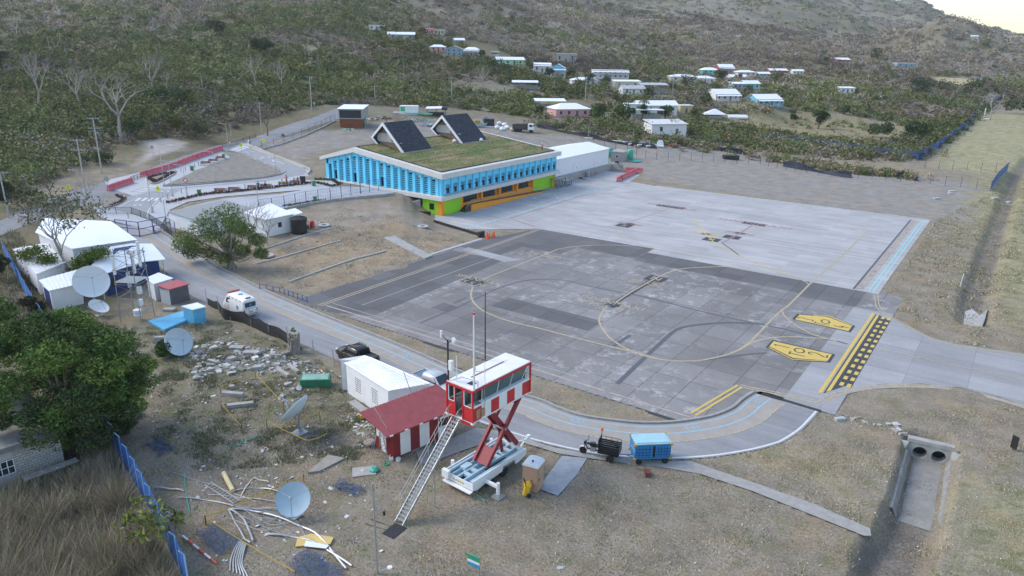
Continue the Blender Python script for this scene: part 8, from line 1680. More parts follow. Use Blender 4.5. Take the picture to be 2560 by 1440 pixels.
def scrub_mesh(name,x,y,z,r,h,nl,ls,col,seed,kindl,label):
 rg=np.random.default_rng(seed); n=len(x); th=rg.uniform(0,2*pi,(n,nl)); rad=np.sqrt(rg.uniform(0,1,(n,nl))); hh=rg.uniform(.02,1,(n,nl)); prof=np.sqrt(np.clip(1-(hh*.95)**2.2,0,1)); lump=1+.35*np.sin(th*3+rg.uniform(0,6,(n,1)))
 X=x[:,None]+r[:,None]*rad*prof*np.cos(th)*lump; Yy=y[:,None]+r[:,None]*rad*prof*np.sin(th)*lump; Z=z[:,None]+h[:,None]*hh*(.8+.3*rg.uniform(0,1,(n,nl)))-.1
 Cn=np.stack([X,Yy,Z],2).reshape(-1,3); s=np.repeat(ls,nl)*rg.uniform(.6,1.3,n*nl); V=leaves(Cn,s,1.5,rg,.25); cc=np.repeat(col,nl,0)*rg.uniform(.75,1.25,(n*nl,1)); o=tri_mesh(name,V,cc,LM); tag(o,label,'scrub'); o['kind']='stuff'; return o
def pick(pal,n,rg): return pal[rg.integers(0,len(pal),n)]*rg.uniform(.75,1.25,(n,1))
def build_scrub():
 x,y,z,d,px,py=scrub_field(30000,150,900,1,1,11)
 rg=np.random.default_rng(5); n1=fbm(x/45,y/45,71,3); n2=fbm(x/110,y/110,81,3)
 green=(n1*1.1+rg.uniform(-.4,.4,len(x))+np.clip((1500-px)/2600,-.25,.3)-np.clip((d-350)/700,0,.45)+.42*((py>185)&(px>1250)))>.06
 grey=(~green)&(rg.uniform(0,1,len(x))<.22)
 brown=~(green|grey); keep=rg.uniform(0,1,len(x))<np.where(brown,.85,1)
 near=d<330
 for nm,msk,pal,lab in (('green_scrub',green,GREENS,'dense green bushes covering the lower hillside'),('dry_brown_scrub',brown,BROWNS,'dry brown undergrowth between the green bushes on the hillside'),('grey_bare_scrub',grey,GREYS,'grey leafless thickets scattered through the hillside scrub')):
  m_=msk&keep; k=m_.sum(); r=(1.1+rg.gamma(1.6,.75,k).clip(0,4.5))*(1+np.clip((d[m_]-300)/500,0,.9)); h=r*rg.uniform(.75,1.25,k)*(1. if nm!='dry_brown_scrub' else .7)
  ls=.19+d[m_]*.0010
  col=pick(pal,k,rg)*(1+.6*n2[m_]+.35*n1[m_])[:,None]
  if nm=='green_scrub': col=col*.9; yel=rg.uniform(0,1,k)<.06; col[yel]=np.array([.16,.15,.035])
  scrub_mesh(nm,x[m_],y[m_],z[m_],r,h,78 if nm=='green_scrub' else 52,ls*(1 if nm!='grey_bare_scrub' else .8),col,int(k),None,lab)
 x,y,z,d,px,py=scrub_field(26000,820,2500,0,0,12); n1=fbm(x/120,y/120,91,3); green=(n1+rg.uniform(-.5,.5,len(x)))>.22; col=np.where(green[:,None],pick(GREENS,len(x),rg)*1.15,pick(BROWNS*.3+np.array([.25,.23,.195])*.7,len(x),rg)); kk=rg.uniform(0,1,len(x))<np.where(green,.85,.5+.4*(px>2000)); r=rg.uniform(3,6.5,len(x)); scrub_mesh('far_scrub',x[kk],y[kk],z[kk],r[kk],(r*.5)[kk],18,(.7+d*.0008)[kk],col[kk],3,None,'thin brown and green scrub on the distant upper slopes')
build_scrub()
def dome(name,label,cat,px,wpx,hpx,col,nl=1500,ls=.28,trunk=True,seed=1,group=None,low=.15,lumps=9,leafel=1.8,barkm=None):
 """leafy tree or bush: lumpy crown of leaf clumps on tapered limbs; px base pixel, wpx/hpx crown width and total height"""
 p=TP(*px); s=slant(p)/F; W=wpx*s/2; Hh=hpx*s*1.05; o=thing(name,label,cat,tuple(p),0,group); rg=np.random.default_rng(seed)
 th=rg.uniform(0,2*pi,lumps); rd=np.sqrt(rg.uniform(0,1,lumps))*.62; zz=rg.uniform(low+.2,.82,lumps); cs=np.stack([W*rd*np.cos(th),W*rd*np.sin(th),Hh*zz],1); cr=W*rg.uniform(.28,.5,lumps)
 k=rg.integers(0,lumps,nl); v=rg.normal(size=(nl,3)); v/=np.linalg.norm(v,axis=1)[:,None]; q=rg.uniform(.45,1.05,nl)**.6; Cn=cs[k]+v*(cr[k]*q)[:,None]*np.array([1,1,.72]); Cn[:,2]=np.maximum(Cn[:,2],.1)
 tone=rg.uniform(.7,1.3,lumps)[k]; cc=np.array(col)[None]*tone[:,None]*rg.uniform(.6,1.4,(nl,1)); tri_mesh('crown',leaves(Cn,np.full(nl,ls)*rg.uniform(.7,1.3,nl),leafel,rg,.2),cc,LM,3,o)
 if trunk:
  b=MB(); b.tube([(0,0,-.3),(W*.03,0,Hh*.25),(0,W*.03,Hh*.5)],[W*.09,W*.07,W*.045],7)
  for j in range(min(lumps,7)): c=cs[j]; b.tube([(0,0,Hh*.22),(c[0]*.5,c[1]*.5,Hh*.25+(c[2]-Hh*.25)*.6),tuple(c)],[W*.05,W*.03,W*.01],5)
  b.build('trunk',barkm or BARKD,o)
 return o
def bare(name,label,px,hpx,seed,spread=.8,m=None,forks=3,depth=5,cat='bare tree',lean=0,thick=.026,leaf=None,nl=0):
 p=TP(*px); s=slant(p)/F; Hh=hpx*s*1.05; o=thing(name,label,cat,tuple(p)); rg=random.Random(seed); b=MB(); tips=[]
 def grow(pos,d,L,r,k):
  q=pos+d*L*.5+Vector((rg.uniform(-1,1),rg.uniform(-1,1),rg.uniform(-.3,.6)))*L*.08; e=q+(d+Vector((rg.uniform(-1,1),rg.uniform(-1,1),rg.uniform(-.2,.5)))*.28).normalized()*L*.5; b.tube([pos,q,e],[r,r*.82,r*.62],6 if k<3 else 4 if k<4 else 3,cap=k==0)
  if k>=depth: tips.append(e); return
  if k>=3: tips.append(e)
  n=forks if k else forks+1
  for j in range(n if k<2 else max(2,n-rg.randint(0,1))):
   a=2*pi*j/n+rg.uniform(-.6,.6); sp=spread*rg.uniform(.6,1.25); nd=(d+Vector((cos(a),sin(a),rg.uniform(-.1,.3)))*sp).normalized(); grow(e,nd,L*rg.uniform(.58,.8),r*rg.uniform(.5,.68),k+1)
 grow(Vector((0,0,-.3)),Vector((lean,0,1)).normalized(),Hh*.36,Hh*thick,0)
 mz=max(v[2] for v in b.v); f=Hh/mz; b.v=[(v[0]*f,v[1]*f,v[2]*f) for v in b.v]
 b.build('branches',m or BARK,o,fix=False)
 if leaf is not None and nl:
  T=np.array([tuple(t*f) for t in tips]); r2=np.random.default_rng(seed); k=r2.integers(0,len(T),nl); C=T[k]+r2.normal(size=(nl,3))*Hh*.035; tri_mesh('leaves',leaves(C,np.full(nl,.22),2.,r2),np.array(leaf)[None]*r2.uniform(.6,1.4,(nl,1)),LM,3,o)
 return o
def palm(px,hpx,label,seed,crown=.42):
 p=TP(*px); s=slant(p)/F; Hh=hpx*s*1.05; o=thing('palm_tree',label,'palm tree',tuple(p),0,'coconut palms on the hillside'); rg=random.Random(seed); b=MB(); lx,ly=rg.uniform(-.06,.06)*Hh,rg.uniform(-.06,.06)*Hh; b.tube([(0,0,-.3),(lx*.3,ly*.3,Hh*.4),(lx,ly,Hh*.8)],[.2,.15,.12],6); b.build('trunk',BARK,o)
 V=[];Cc=[]; top=np.array([lx,ly,Hh*.8]); R=Hh*crown*.75
 for k in range(17):
  a=2*pi*k/17+rg.uniform(-.2,.2); up=rg.uniform(-.15,.75); d=np.array([cos(a),sin(a),0]); n=np.array([-sin(a),cos(a),0]); pts=[top+d*R*t+np.array([0,0,R*(up*t*1.3-(.55+up)*t*t*1.15)]) for t in np.linspace(0,1,8)]
  for i in range(7):
   w_=R*.20*sin(pi*(i+1)/8.5)+.05; p0,p1=pts[i],pts[i+1]
   for sgn in (-1,1): V.append([p0,p1,(p0+p1)/2+n*sgn*w_+d*w_*.5-np.array([0,0,w_*.6])]); Cc.append(np.array((.075,.105,.035) if up>-.0 else (.19,.155,.08))*rg.uniform(.7,1.3))
 tri_mesh('fronds',np.array(V),np.array(Cc),LM,3,o)
for k,(x,y,h,l) in enumerate(((127,140,72,'coconut palm farthest left on the hillside'),(170,155,58,'leaning palm just right of the farthest left one'),(300,158,55,'palm above the large bare white tree, left one'),(338,140,60,'palm above the large bare white tree, right one'),(395,150,62,'palm high above the street lamps'),(497,118,58,'tall palm near the dark bushes upper left'),(547,128,52,'full round palm right of the tall upper-left palm'),(508,234,76,'isolated palm with a pale trunk above the street'),(628,168,46,'palm at the dark bushes left of the hillside pole'),(796,168,48,'broad palm on the bare brown slope above the container'),(1011,210,70,'tall isolated palm on the cleared slope above the dormers'),(1610,290,46,'palm in front of the pink bungalow trees'),(1745,240,44,'drooping palm left of the lilac house'),(2462,146,34,'lone palm on the crest at far right'),(152,112,44,'small palm near the top left'))): palm((x,y),h,l,k+3)
for a in (('large spreading bare white tree beside the tallest utility pole',(304,352),165,3,.85,None,3,6),('bare white tree with a thick trunk at far left of the hillside',(98,278),140,5,.55),('small bare grey tree between the two large white ones',(203,276),110,9,.8),('slim Y-shaped bare white tree above the street',(423,240),62,12,.6,None,2,4),('leaning bare white tree just left of the Y-shaped one',(384,238),100,14,.6),('bare white snag near the left picture edge',(45,98),60,15,.4,None,2,3),('bare pale trunk standing high at top left',(333,25),60,16,.3,None,2,3),('bare forked tree right of the upper street',(640,220),80,21,.7),('pale bare tree left of the utility pole by the street bend',(705,225),70,22,.7),('small bare tree with a dark leaning trunk at the street bend fence',(668,340),75,23,.8,BARKD),('bare grey tree in scrub right of the floodlight pole',(1205,225),58,24,.7),('bare tree beside the low rusty-edged shed',(1683,335),55,25,.6,BARKD),('bare white tree in the right-hand woods',(2168,212),50,26,.6),('forked bare tree above the far dry field',(2285,190),42,27,.8),('tall pale dead trunk in the woods at far right',(2455,212),60,28,.5),('bare tree standing by the white post in the far dry field',(2475,300),66,29,.7),('small bare tree between village roofs',(1535,245),40,30,.7)): bare('bare_tree',a[0],a[1],a[2],a[3],*a[4:])
for a in (('dark tree','round dark tree standing alone in the dry field at right',(2045,322),60,48,(.045,.075,.026),1600,.34),('tree','lone round tree beside the far hill road',(2192,152),42,32,(.05,.08,.03),700,.5),('tree','dense dark tree cluster left of the street-bend pole, upper one',(650,140),52,48,(.038,.07,.026),1500,.36),('tree','dense dark tree below the upper one at left of the palm',(672,150),44,50,(.04,.075,.028),1200,.36),('tree','dark round tree right of the tall upper-left palm',(540,95),64,40,(.035,.065,.025),1300,.4),('tree','green tree in front of the verandah wing of the blue-gabled house',(1374,196),32,28,(.035,.065,.028),700,.36),('tree','green tree between the white low house and the three-storey house',(1470,215),36,34,(.045,.08,.03),700,.34),('tree','green tree right of the low white house',(1512,216),30,30,(.05,.09,.03),600,.34),('tree','spreading green tree left in front of the long white building',(1605,300),36,44,(.06,.095,.04),900,.32),('tree','spreading green tree right in front of the long white building',(1662,303),50,48,(.06,.095,.04),1300,.32),('bush','broad green bush cluster right of the pink bungalow',(1500,305),70,46,(.055,.095,.03),1600,.32),('bush','green bush with palm fronds nearest the pink bungalow',(1560,310),60,50,(.06,.10,.03),1500,.32),('bush','bright green bush beside the open shed above the netting',(1400,245),40,26,(.08,.10,.035),700,.34),('tree','dark green tree between the upper right houses',(1805,205),46,32,(.04,.07,.03),800,.4),('tree','spreading flat-topped tree in the right-hand woods',(2300,238),62,44,(.045,.07,.03),1100,.42),('tree','dark tree right of the flat-topped tree',(2440,232),60,40,(.05,.075,.03),1000,.42),('bush','round bush cluster left in the dry field',(1985,305),30,24,(.05,.08,.03),500,.34),('bush','small round bush in the middle of the dry field',(2110,285),34,22,(.055,.085,.03),500,.34),('bush','dark bush mass beside the bright blue far fence',(2290,350),90,40,(.045,.075,.026),1600,.36),('bush','bushy tree mass at the left end of the blue mesh fence',(2200,345),70,36,(.05,.08,.028),1300,.36),('bush','rounded dark bush at right edge of the far dry field',(2540,285),80,40,(.05,.075,.03),1400,.4),('bush','dark evergreen bush at the left edge above the street',(15,520),80,70,(.035,.05,.025),1500,.2),('tree','dark tree at the left edge on the lower hillside',(-5,175),60,50,(.03,.05,.022),1000,.36),('bush','low green bushes along the street verge left of the pale sand',(250,410),90,30,(.06,.085,.03),1200,.2),('bush','green bushes behind the sandy verge',(345,345),70,42,(.055,.09,.03),1400,.24),('bush','yellowish green bushes beside the grey round sign',(440,335),60,46,(.12,.12,.035),1300,.24),('bush','round olive bush above the upper crossing',(500,350),80,50,(.09,.095,.05),1500,.22),('bush','bush mass at the street verge below the leaning white tree',(400,255),70,34,(.05,.095,.03),1300,.26),('bush','dark bush mass above the street, near the isolated palm',(455,262),80,36,(.05,.085,.03),1300,.26)):
 dome(a[0].replace(' ','_'),a[1],a[0],a[2],a[3],a[4],a[5],a[6],a[7],a[0]!='bush',hash(a[1])%1000 if False else len(a[1])*7+a[3])
for k,(x,y,w_,h_,l_) in enumerate(((960,82,20,16,'left end of the highest flat-roofed house'),(1045,103,24,18,'right end of the long low house high on the slope'),(1068,140,24,20,'left side of the pink walled house'),(1205,146,26,22,'right side of the white house on the left slope'),(1232,172,34,24,'left end of the pale green house'),(1322,176,30,26,'right end of the pale green house'),(1425,196,30,28,'right of the blue-gabled house'),(1450,226,40,30,'below the low white-roofed house'),(1585,214,22,26,'right end of the big three-storey house'),(1622,250,40,32,'in front of the patched roof on posts'),(1545,262,42,30,'left of the long white building'),(1715,222,44,36,'below the wide low upper right roof'),(1765,262,34,30,'left of the lilac house'),(1868,240,30,26,'between the lilac and the sky blue house'),(1975,252,40,26,'right of the sky blue house'),(1845,205,26,22,'left of the cream hipped house'),(1940,205,40,26,'below the red walled right-end house'),(1740,300,50,34,'left of the pointed tarpaulin shelter'),(1735,345,46,30,'right of the low rusty-edged shed'),(1345,290,36,26,'left end of the pink bungalow'),(2060,160,30,20,'left of the isolated pink and yellow house'))): dome('tree','leafy tree '+('at the ' if 'end' in l_ or 'side' in l_ else '')+l_,'tree',(x,y),w_,h_,GREENS[k%4]*(.55+.1*(k%3)),420,.4,True,k+200)
def hedge(name,label,px,n,w,hh,pal,ls,seed):
 P=densify([TP(*p)[:2] for p in px],1.5); rg=np.random.default_rng(seed); P=np.array(P)[rg.integers(0,len(P),n)]+rg.normal(size=(n,2))*w; z=terr(P[:,0],P[:,1],False); r=rg.uniform(.8,2.,n); scrub_mesh(name,P[:,0],P[:,1],z,r,r*hh*rg.uniform(.7,1.2,n),60,np.full(n,ls),pick(pal,n,rg),seed,None,label)
hedge('dark_hedge','thick dark hedge behind the faded blue mesh fence',[(1900,335),(2000,350),(2100,362),(2200,375),(2285,385)],260,3.2,1.5,GREENS*.85,.42,41)
hedge('bank_scrub','brown-green scrub on the bank above the hall and netting',[(1350,310),(1450,325),(1560,345),(1650,358),(1800,372),(1890,385)],300,3.5,1.0,np.vstack([GREENS,BROWNS]),.36,42)
hedge('verge_scrub','low scrub between the wire fence and the dirt track',[(1930,400),(2050,418),(2150,432),(2260,440)],220,2.6,1.0,np.vstack([GREENS,BROWNS]),.34,43)
hedge('field_scrub','scattered low bushes across the dry field',[(1950,300),(2050,310),(2150,320),(2240,330)],60,8,1.0,np.vstack([GREENS,BROWNS[:2]]),.34,44)
# ---------------- foreground trees ----------------
def big_tree():
 p=TP(165,1125); o=thing('mango_tree','huge dark leafy tree filling the left foreground above the grey house','tree',tuple(p)); rg=np.random.default_rng(77)
 c=TP(165,1125); s=slant(c)/F; L=110; th=rg.uniform(0,2*pi,L); rd=np.sqrt(rg.uniform(0,1,L)); zz=rg.uniform(0,1,L)
 Wd,Dp,Hh=5.9,5.4,9.2; env=np.sqrt(np.clip(1-((zz-.45)/.62)**2,0.05,1)); lx=Wd*rd*env*np.cos(th); ly=Dp*rd*env*np.sin(th)+1.2; lz=1.6+Hh*zz*.88
 ax=_r; ay=np.array([-sin(YAW),cos(YAW),0]); cs=lx[:,None]*ax+ly[:,None]*ay+np.stack([0*lz,0*lz,lz],1); cr=rg.uniform(.9,1.7,L); n=64000; k=rg.integers(0,L,n); v=rg.normal(size=(n,3)); v/=np.linalg.norm(v,axis=1)[:,None]; q=rg.uniform(.3,1.05,n)**.5; C=cs[k]+v*(cr[k]*q)[:,None]*np.array([1,1,.7])
 base=np.array([[.06,.115,.03],[.08,.145,.036],[.13,.20,.045],[.05,.085,.03]]); tone=base[rg.integers(0,4,L)][k]*rg.uniform(.6,1.45,(n,1)); yl=rg.uniform(0,1,n)<.05; tone[yl]=[.13,.16,.04]; tri_mesh('crown',leaves(C,rg.uniform(.085,.16,n),2.3,rg,.2),tone,LM,3,o)
 b=MB(); b.tube([(0,0,-.4),(.1,.2,1.6),(.2,.5,3.2)],[.5,.42,.34],9)
 for j in range(0,L,5): e=cs[j]; b.tube([(.15,.4,2.4),tuple(np.array([.2,.6,3.2])*.5+e*.5),tuple(e)],[.2,.1,.03],5)
 b.build('trunk',BARKD,o)
big_tree()
def mid_tree():
 p=TP(578,668); o=thing('leafy_tree','leafy green tree with a gnarled grey trunk between the road and the pump house','tree',tuple(p)); s=slant(p)/F; rg=np.random.default_rng(31); ax=_r; ay=np.array([-sin(YAW),cos(YAW),0])
 cl=[(-120,45,1.9),(-95,75,2.0),(-60,95,2.2),(-30,115,2.3),(5,125,2.2),(30,110,2.0),(-75,60,1.8),(-30,80,1.8),(10,90,1.8),(50,90,1.6),(70,65,1.5),(-105,28,1.5),(0,55,1.6),(40,45,1.3),(-50,35,1.5),(85,40,1.2),(-10,25,1.2)]
 cs=np.array([ax*(x*s)+ay*rg.uniform(-1.5,1.5)+np.array([0,0,z*s*1.08]) for x,z,_ in cl]); cr=np.array([c[2]*.9 for c in cl]); n=11500; k=rg.integers(0,len(cl),n); v=rg.normal(size=(n,3)); v/=np.linalg.norm(v,axis=1)[:,None]; C=cs[k]+v*(cr[k]*rg.uniform(.2,1.05,n)**.6)[:,None]*np.array([1,1,.75]); base=np.array([.125,.175,.05])[None]*rg.uniform(.55,1.5,(n,1)); base[C[:,2]<3]*=np.array([1.1,.95,1.1]); tri_mesh('crown',leaves(C,rg.uniform(.10,.18,n),2.,rg,.2),base,LM,3,o)
 b=MB(); b.tube([(0,0,-.4),(.1,0,1.0),(-.1,.1,2.0)],[.6,.42,.3],8)
 for t in range(7): a=t*.9; b.tube([(.9*cos(a),.9*sin(a),-.3),(.35*cos(a),.35*sin(a),.5),(.1,0,1.6)],[.14,.14,.1],5)
 for e in cs: b.tube([(0,0,1.6),tuple(np.array([0,0,1.8])*.5+e*.5+rg.normal(size=3)*.2),tuple(e)],[.17,.1,.03],5)
 for t in range(14): a=rg.uniform(-.6,1.2); L_=rg.uniform(2,5); e=ax*L_*cos(a)*1.4+np.array([0,0,L_*.5+rg.uniform(0,1.5)]); b.tube([(.1,0,1.2),tuple(e*.5+rg.normal(size=3)*.2),tuple(e)],[.08,.05,.02],4)
 b.build('trunk',mat('grey_gnarled_bark',(.27,.24,.21),.9,var=.3,sc=3),o)
mid_tree()
o=bare('flame_tree','wide flat-topped half-bare tree growing through the left compound roofs',(178,705),210,44,.75,mat('light_grey_bark',(.33,.30,.27),.9,var=.2),3,7,'tree',-.12,.022,(.12,.13,.06),1100)
p=TP(178,705); rg=np.random.default_rng(9); ax=_r; s=slant(p)/F; cl=[(-90,60),(-70,40),(-55,55),(-60,15),(-35,35),(20,45),(45,60),(70,70),(30,20),(60,40),(-80,75)]
cs=np.array([ax*(x*s)+np.array([0,0,(z+8)*s])+np.array([sin(x),cos(x),0])*.8 for x,z in cl]); n=6500; k=rg.integers(0,len(cl),n); v=rg.normal(size=(n,3)); C=cs[k]+v*.62*np.array([1,1,.5]); tri_mesh('low_foliage',leaves(C,rg.uniform(.12,.2,n),1.8,rg,.3),np.array([.11,.16,.03])[None]*rg.uniform(.55,1.4,(n,1)),LM,3,o)
bare('bare_shrub','grey bare shrub thicket between the long shed and the street, left one',(130,500),75,51,.95,BARKD,3,6,'bare shrub'); bare('bare_shrub','grey bare shrub beside the dark railing and planted corner',(215,520),80,52,1.0,BARK,3,6,'bare shrub'); bare('bare_shrub','bare shrub at the left edge of the long shed roof',(70,560),85,53,1.0,BARKD,3,6,'bare shrub',0,.03,(.06,.08,.03),500)
bare('bare_shrub','pale bare sapling by the white pump house wall',(632,610),110,54,.7,BARK,3,5,'bare shrub'); bare('bare_shrub','bare twiggy shrub leaning against the pump house front',(668,612),90,55,.9,BARK,3,5,'bare shrub')
bare('bare_shrub','pale bare shrub with long curved branches beside the leaning blue fence',(375,1395),150,56,1.1,mat('tan_bark',(.30,.24,.17),.9),3,6,'bare shrub',0,.018,(.14,.17,.04),260)
for a in (('bush','green bush growing round the tipped pale dish',(425,890),70,45,(.05,.09,.028),2200,.13),('bush','dark bush at the foot of the huge leafy tree, right side',(300,1090),90,50,(.05,.075,.03),2400,.13),('bush','banana-like leafy clump at the left edge behind the huge tree',(12,830),70,90,(.12,.17,.05),500,.5),('bush','dark undergrowth left of the stained low shed',(15,700),60,80,(.05,.065,.03),1600,.2),('bush','dark bush filling the gap by the blue net fence at the low shed',(85,800),70,60,(.06,.065,.035),1400,.18),('bush','small bright green shoot tuft on top of the tree stump',(736,866),16,60,(.16,.27,.04),250,.1)): dome('bush',a[1],'bush',a[2],a[3],a[4],a[5],a[6],a[7],False,len(a[1]))
# ---------------- ground cover ----------------
def cover(name,label,cat,poly,n,hmin,hmax,pal,seed,patch=2.,thr=0.,wid=.03,lean=.5,clump=0,px=False,avoid=True,drop=None):
 rg=np.random.default_rng(seed); Q=tpoly(poly) if px else pl(poly); mn,mx=Q.min(0),Q.max(0); X=rg.uniform(mn[0],mx[0],n*3);Yy=rg.uniform(mn[1],mx[1],n*3); ok=inpoly(X,Yy,Q)&((fbm(X/patch,Yy/patch,seed,3)+rg.normal(size=n*3)*.16)>thr)
 if avoid:
  for poly_,_ in PAVED: ok&=~inpoly(X,Yy,poly_)
 X=X[ok][:n];Yy=Yy[ok][:n]; m_=len(X)
 if clump: X=X+rg.normal(size=m_)*clump;Yy=Yy+rg.normal(size=m_)*clump
 Z=terr(X,Yy); h=rg.uniform(hmin,hmax,m_)*np.clip(.75+fbm(X/1.7,Yy/1.7,seed+9,3)*1.3,.25,1.6); a=rg.uniform(0,2*pi,m_); w_=wid*rg.uniform(.7,1.5,m_); t=rg.normal(size=(m_,2))*lean*h[:,None]; V=np.stack([np.stack([X-w_*np.cos(a),Yy-w_*np.sin(a),Z-.02],1),np.stack([X+w_*np.cos(a),Yy+w_*np.sin(a),Z-.02],1),np.stack([X+t[:,0],Yy+t[:,1],Z+h],1)],1)
 o=tri_mesh(name,V,pal[rg.integers(0,len(pal),m_)]*rg.uniform(.6,1.4,(m_,1)),LM); tag(o,label,cat); o['kind']='stuff'; return o
STRAW=np.array([[.46,.40,.29],[.38,.33,.25],[.31,.26,.20],[.52,.47,.36]]); GRN=np.array([[.17,.215,.08],[.21,.24,.10],[.13,.17,.07]]); TW=np.array([[.42,.33,.24],[.34,.26,.19],[.48,.41,.31],[.24,.19,.15],[.36,.32,.20],[.20,.24,.10]])
FG=[(250,1120),(700,1000),(1000,1060),(1300,1095),(1700,1155),(2050,1040),(2700,1010),(2900,1700),(-200,1700),(300,1400)]
cover('dry_grass','short straw-coloured dry grass over the foreground','grass',FG,90000,.04,.14,STRAW,61,3,-.15,.03)
cover('green_grass','patches of short green grass among the dry grass','grass',FG,60000,.05,.16,GRN,62,1.6,.22,.03)
cover('green_grass','dark green weeds round the rubble and the huge tree','weeds',[(330,820),(560,800),(800,900),(1000,1080),(900,1150),(500,1180),(330,1060)],60000,.06,.24,np.vstack([GRN*.9,GRN*.75,STRAW*.75]),63,1.3,.02,.03)
cover('verge_grass','short grass strip between the service road and the apron gutter','grass',[(800,800),(1150,920),(1400,1010),(1690,1048),(1200,985),(880,850)],26000,.05,.16,np.vstack([GRN,STRAW]),64,2,-.1,.04)
cover('far_grass','dry grass of the strip beside the ditch and new apron','grass',[(2200,760),(2340,550),(2700,380),(2700,900),(2400,860),(2260,800)],60000,.06,.2,np.vstack([STRAW,STRAW*.9,GRN]),65,3,-.1,.07)
cover('slope_grass','thin dry grass on the terraced slope before the terminal','grass',[(620,700),(700,600),(860,520),(1060,560),(1190,605),(1060,645),(800,740)],22000,.04,.13,STRAW,66,3,.05,.05,px=True)
cover('dry_thicket','tangled reddish brown dry thicket filling the bottom left corner','dry brush',[(-60,1190),(60,1215),(200,1185),(280,1180),(330,1270),(400,1400),(440,1560),(-300,1560)],42000,.5,2.3,TW,67,2.5,-.3,.016,.45,.2)
cover('dry_thicket','straw coloured tall weeds beside the leaning blue net fence','dry brush',[(230,1090),(262,1100),(330,1230),(420,1420),(380,1450),(260,1250),(200,1160)],9000,.4,1.5,STRAW,68,2,-.3,.016,.4)
cover('undergrowth','dark undergrowth beneath the huge tree and along the left edge','undergrowth',[(-200,1150),(-200,560),(60,620),(150,800),(340,830),(330,1080),(250,1090),(170,1180)],40000,.15,.9,np.vstack([GRN*.6,TW]),69,2,-.25,.035,.5)
# ---------------- rubble and litter ----------------
def stones(name,label,poly,n,smin,smax,col,seed,flatk=.6,px=False,thr=-1,patch=2.,cat='rubble'):
 rg=np.random.default_rng(seed); Q=pl(poly); mn,mx=Q.min(0),Q.max(0); X=rg.uniform(mn[0],mx[0],n*4);Yy=rg.uniform(mn[1],mx[1],n*4); ok=inpoly(X,Yy,Q)&(fbm(X/patch,Yy/patch,seed,3)>thr); X=X[ok][:n];Yy=Yy[ok][:n]; m_=len(X); Z=terr(X,Yy); s=smin*(smax/smin)**(rg.uniform(0,1,m_)**2.2)
 cube=np.array([[x,y,z] for z in(-1,1) for y in(-1,1) for x in(-1,1)],float)*.5; fa=[(0,2,3,1),(4,5,7,6),(0,1,5,4),(2,6,7,3),(0,4,6,2),(1,3,7,5)]
 V=cube[None]*s[:,None,None]*rg.uniform(.5,1.3,(m_,1,3))+rg.normal(size=(m_,8,3))*s[:,None,None]*.09; V[:,:,2]*=flatk; a=rg.uniform(0,pi,m_); ca,sa=np.cos(a)[:,None],np.sin(a)[:,None]; x=V[:,:,0]*ca-V[:,:,1]*sa;y=V[:,:,0]*sa+V[:,:,1]*ca; tl_=rg.normal(size=(m_,1))*.3; z=V[:,:,2]+x*tl_; V=np.stack([x+X[:,None],y+Yy[:,None],z+Z[:,None]+s[:,None]*.15],2)
 Fq=V[:,fa].reshape(-1,4,3); cc=np.repeat(np.array(col)[rg.integers(0,len(col),m_)]*rg.uniform(.75,1.25,(m_,1)),6,0); o=tri_mesh(name,Fq,cc,LM,4); tag(o,label,cat); o['kind']='stuff'; return o
CC=[[.42,.41,.39],[.34,.33,.31],[.52,.51,.49],[.30,.28,.25]]
stones('rubble','grey broken concrete rubble heaped beyond the side-on pale blue dish',[(470,870),(560,855),(700,880),(800,920),(790,960),(700,1000),(640,960),(560,930),(480,960)],760,.1,.62,CC,71,.6,thr=-.22,patch=3.)
stones('small_rubble','small pale stones and plaster bits scattered over the rubble yard',[(330,850),(560,790),(850,930),(990,1060),(960,1130),(720,1090),(520,1130),(380,1080)],1500,.04,.2,CC+[[.65,.65,.65]],72,.6,thr=-.1)
stones('litter','white litter and packaging scattered on the foreground grass',[(460,1120),(900,1080),(960,1380),(560,1440),(480,1300)],230,.06,.28,[[.7,.7,.72],[.55,.56,.58],[.62,.60,.52]],73,.25,cat='litter')
stones('litter','pale bits thrown along the white outbuilding plinth','' if False else [(880,1010),(940,1045),(990,1080),(930,1110),(860,1060)],320,.05,.25,[[.62,.60,.52],[.45,.43,.38]],74,.3,cat='litter')
stones('small_rubble','tiny stones dotting the dry slope in front of the terminal',[(640,640),(860,540),(1150,600),(1060,650),(800,730)],260,.08,.35,CC,75)
stones('small_rubble','tiny stones dotting the foreground meadow and channel banks',[(1250,1150),(1900,1180),(2250,1130),(2700,1100),(2700,1500),(1000,1500)],420,.03,.14,CC,76)
stones('small_rubble','stones beside the drain grate corner and the culvert',[(2060,1030),(2240,1060),(2290,1100),(2210,1080)],60,.1,.5,CC,77)
def block(px,sz,rz,label,m=CONC,name='concrete_block',tilt=0,cat='block'):
 p=TP(*px); b=MB(); rg=random.Random(px[0]); b.cbox((0,0,sz[2]*.4),sz,0,tilt); b.v=[(v[0]+rg.uniform(-.04,.04)*min(1,sz[0]),v[1]+rg.uniform(-.04,.04),v[2]+rg.uniform(-.03,.03)) for v in b.v]; o=b.build(name,m,None,loc=tuple(p)); o.rotation_euler=(0,0,YAW+rz); tag(o,label,cat); return o
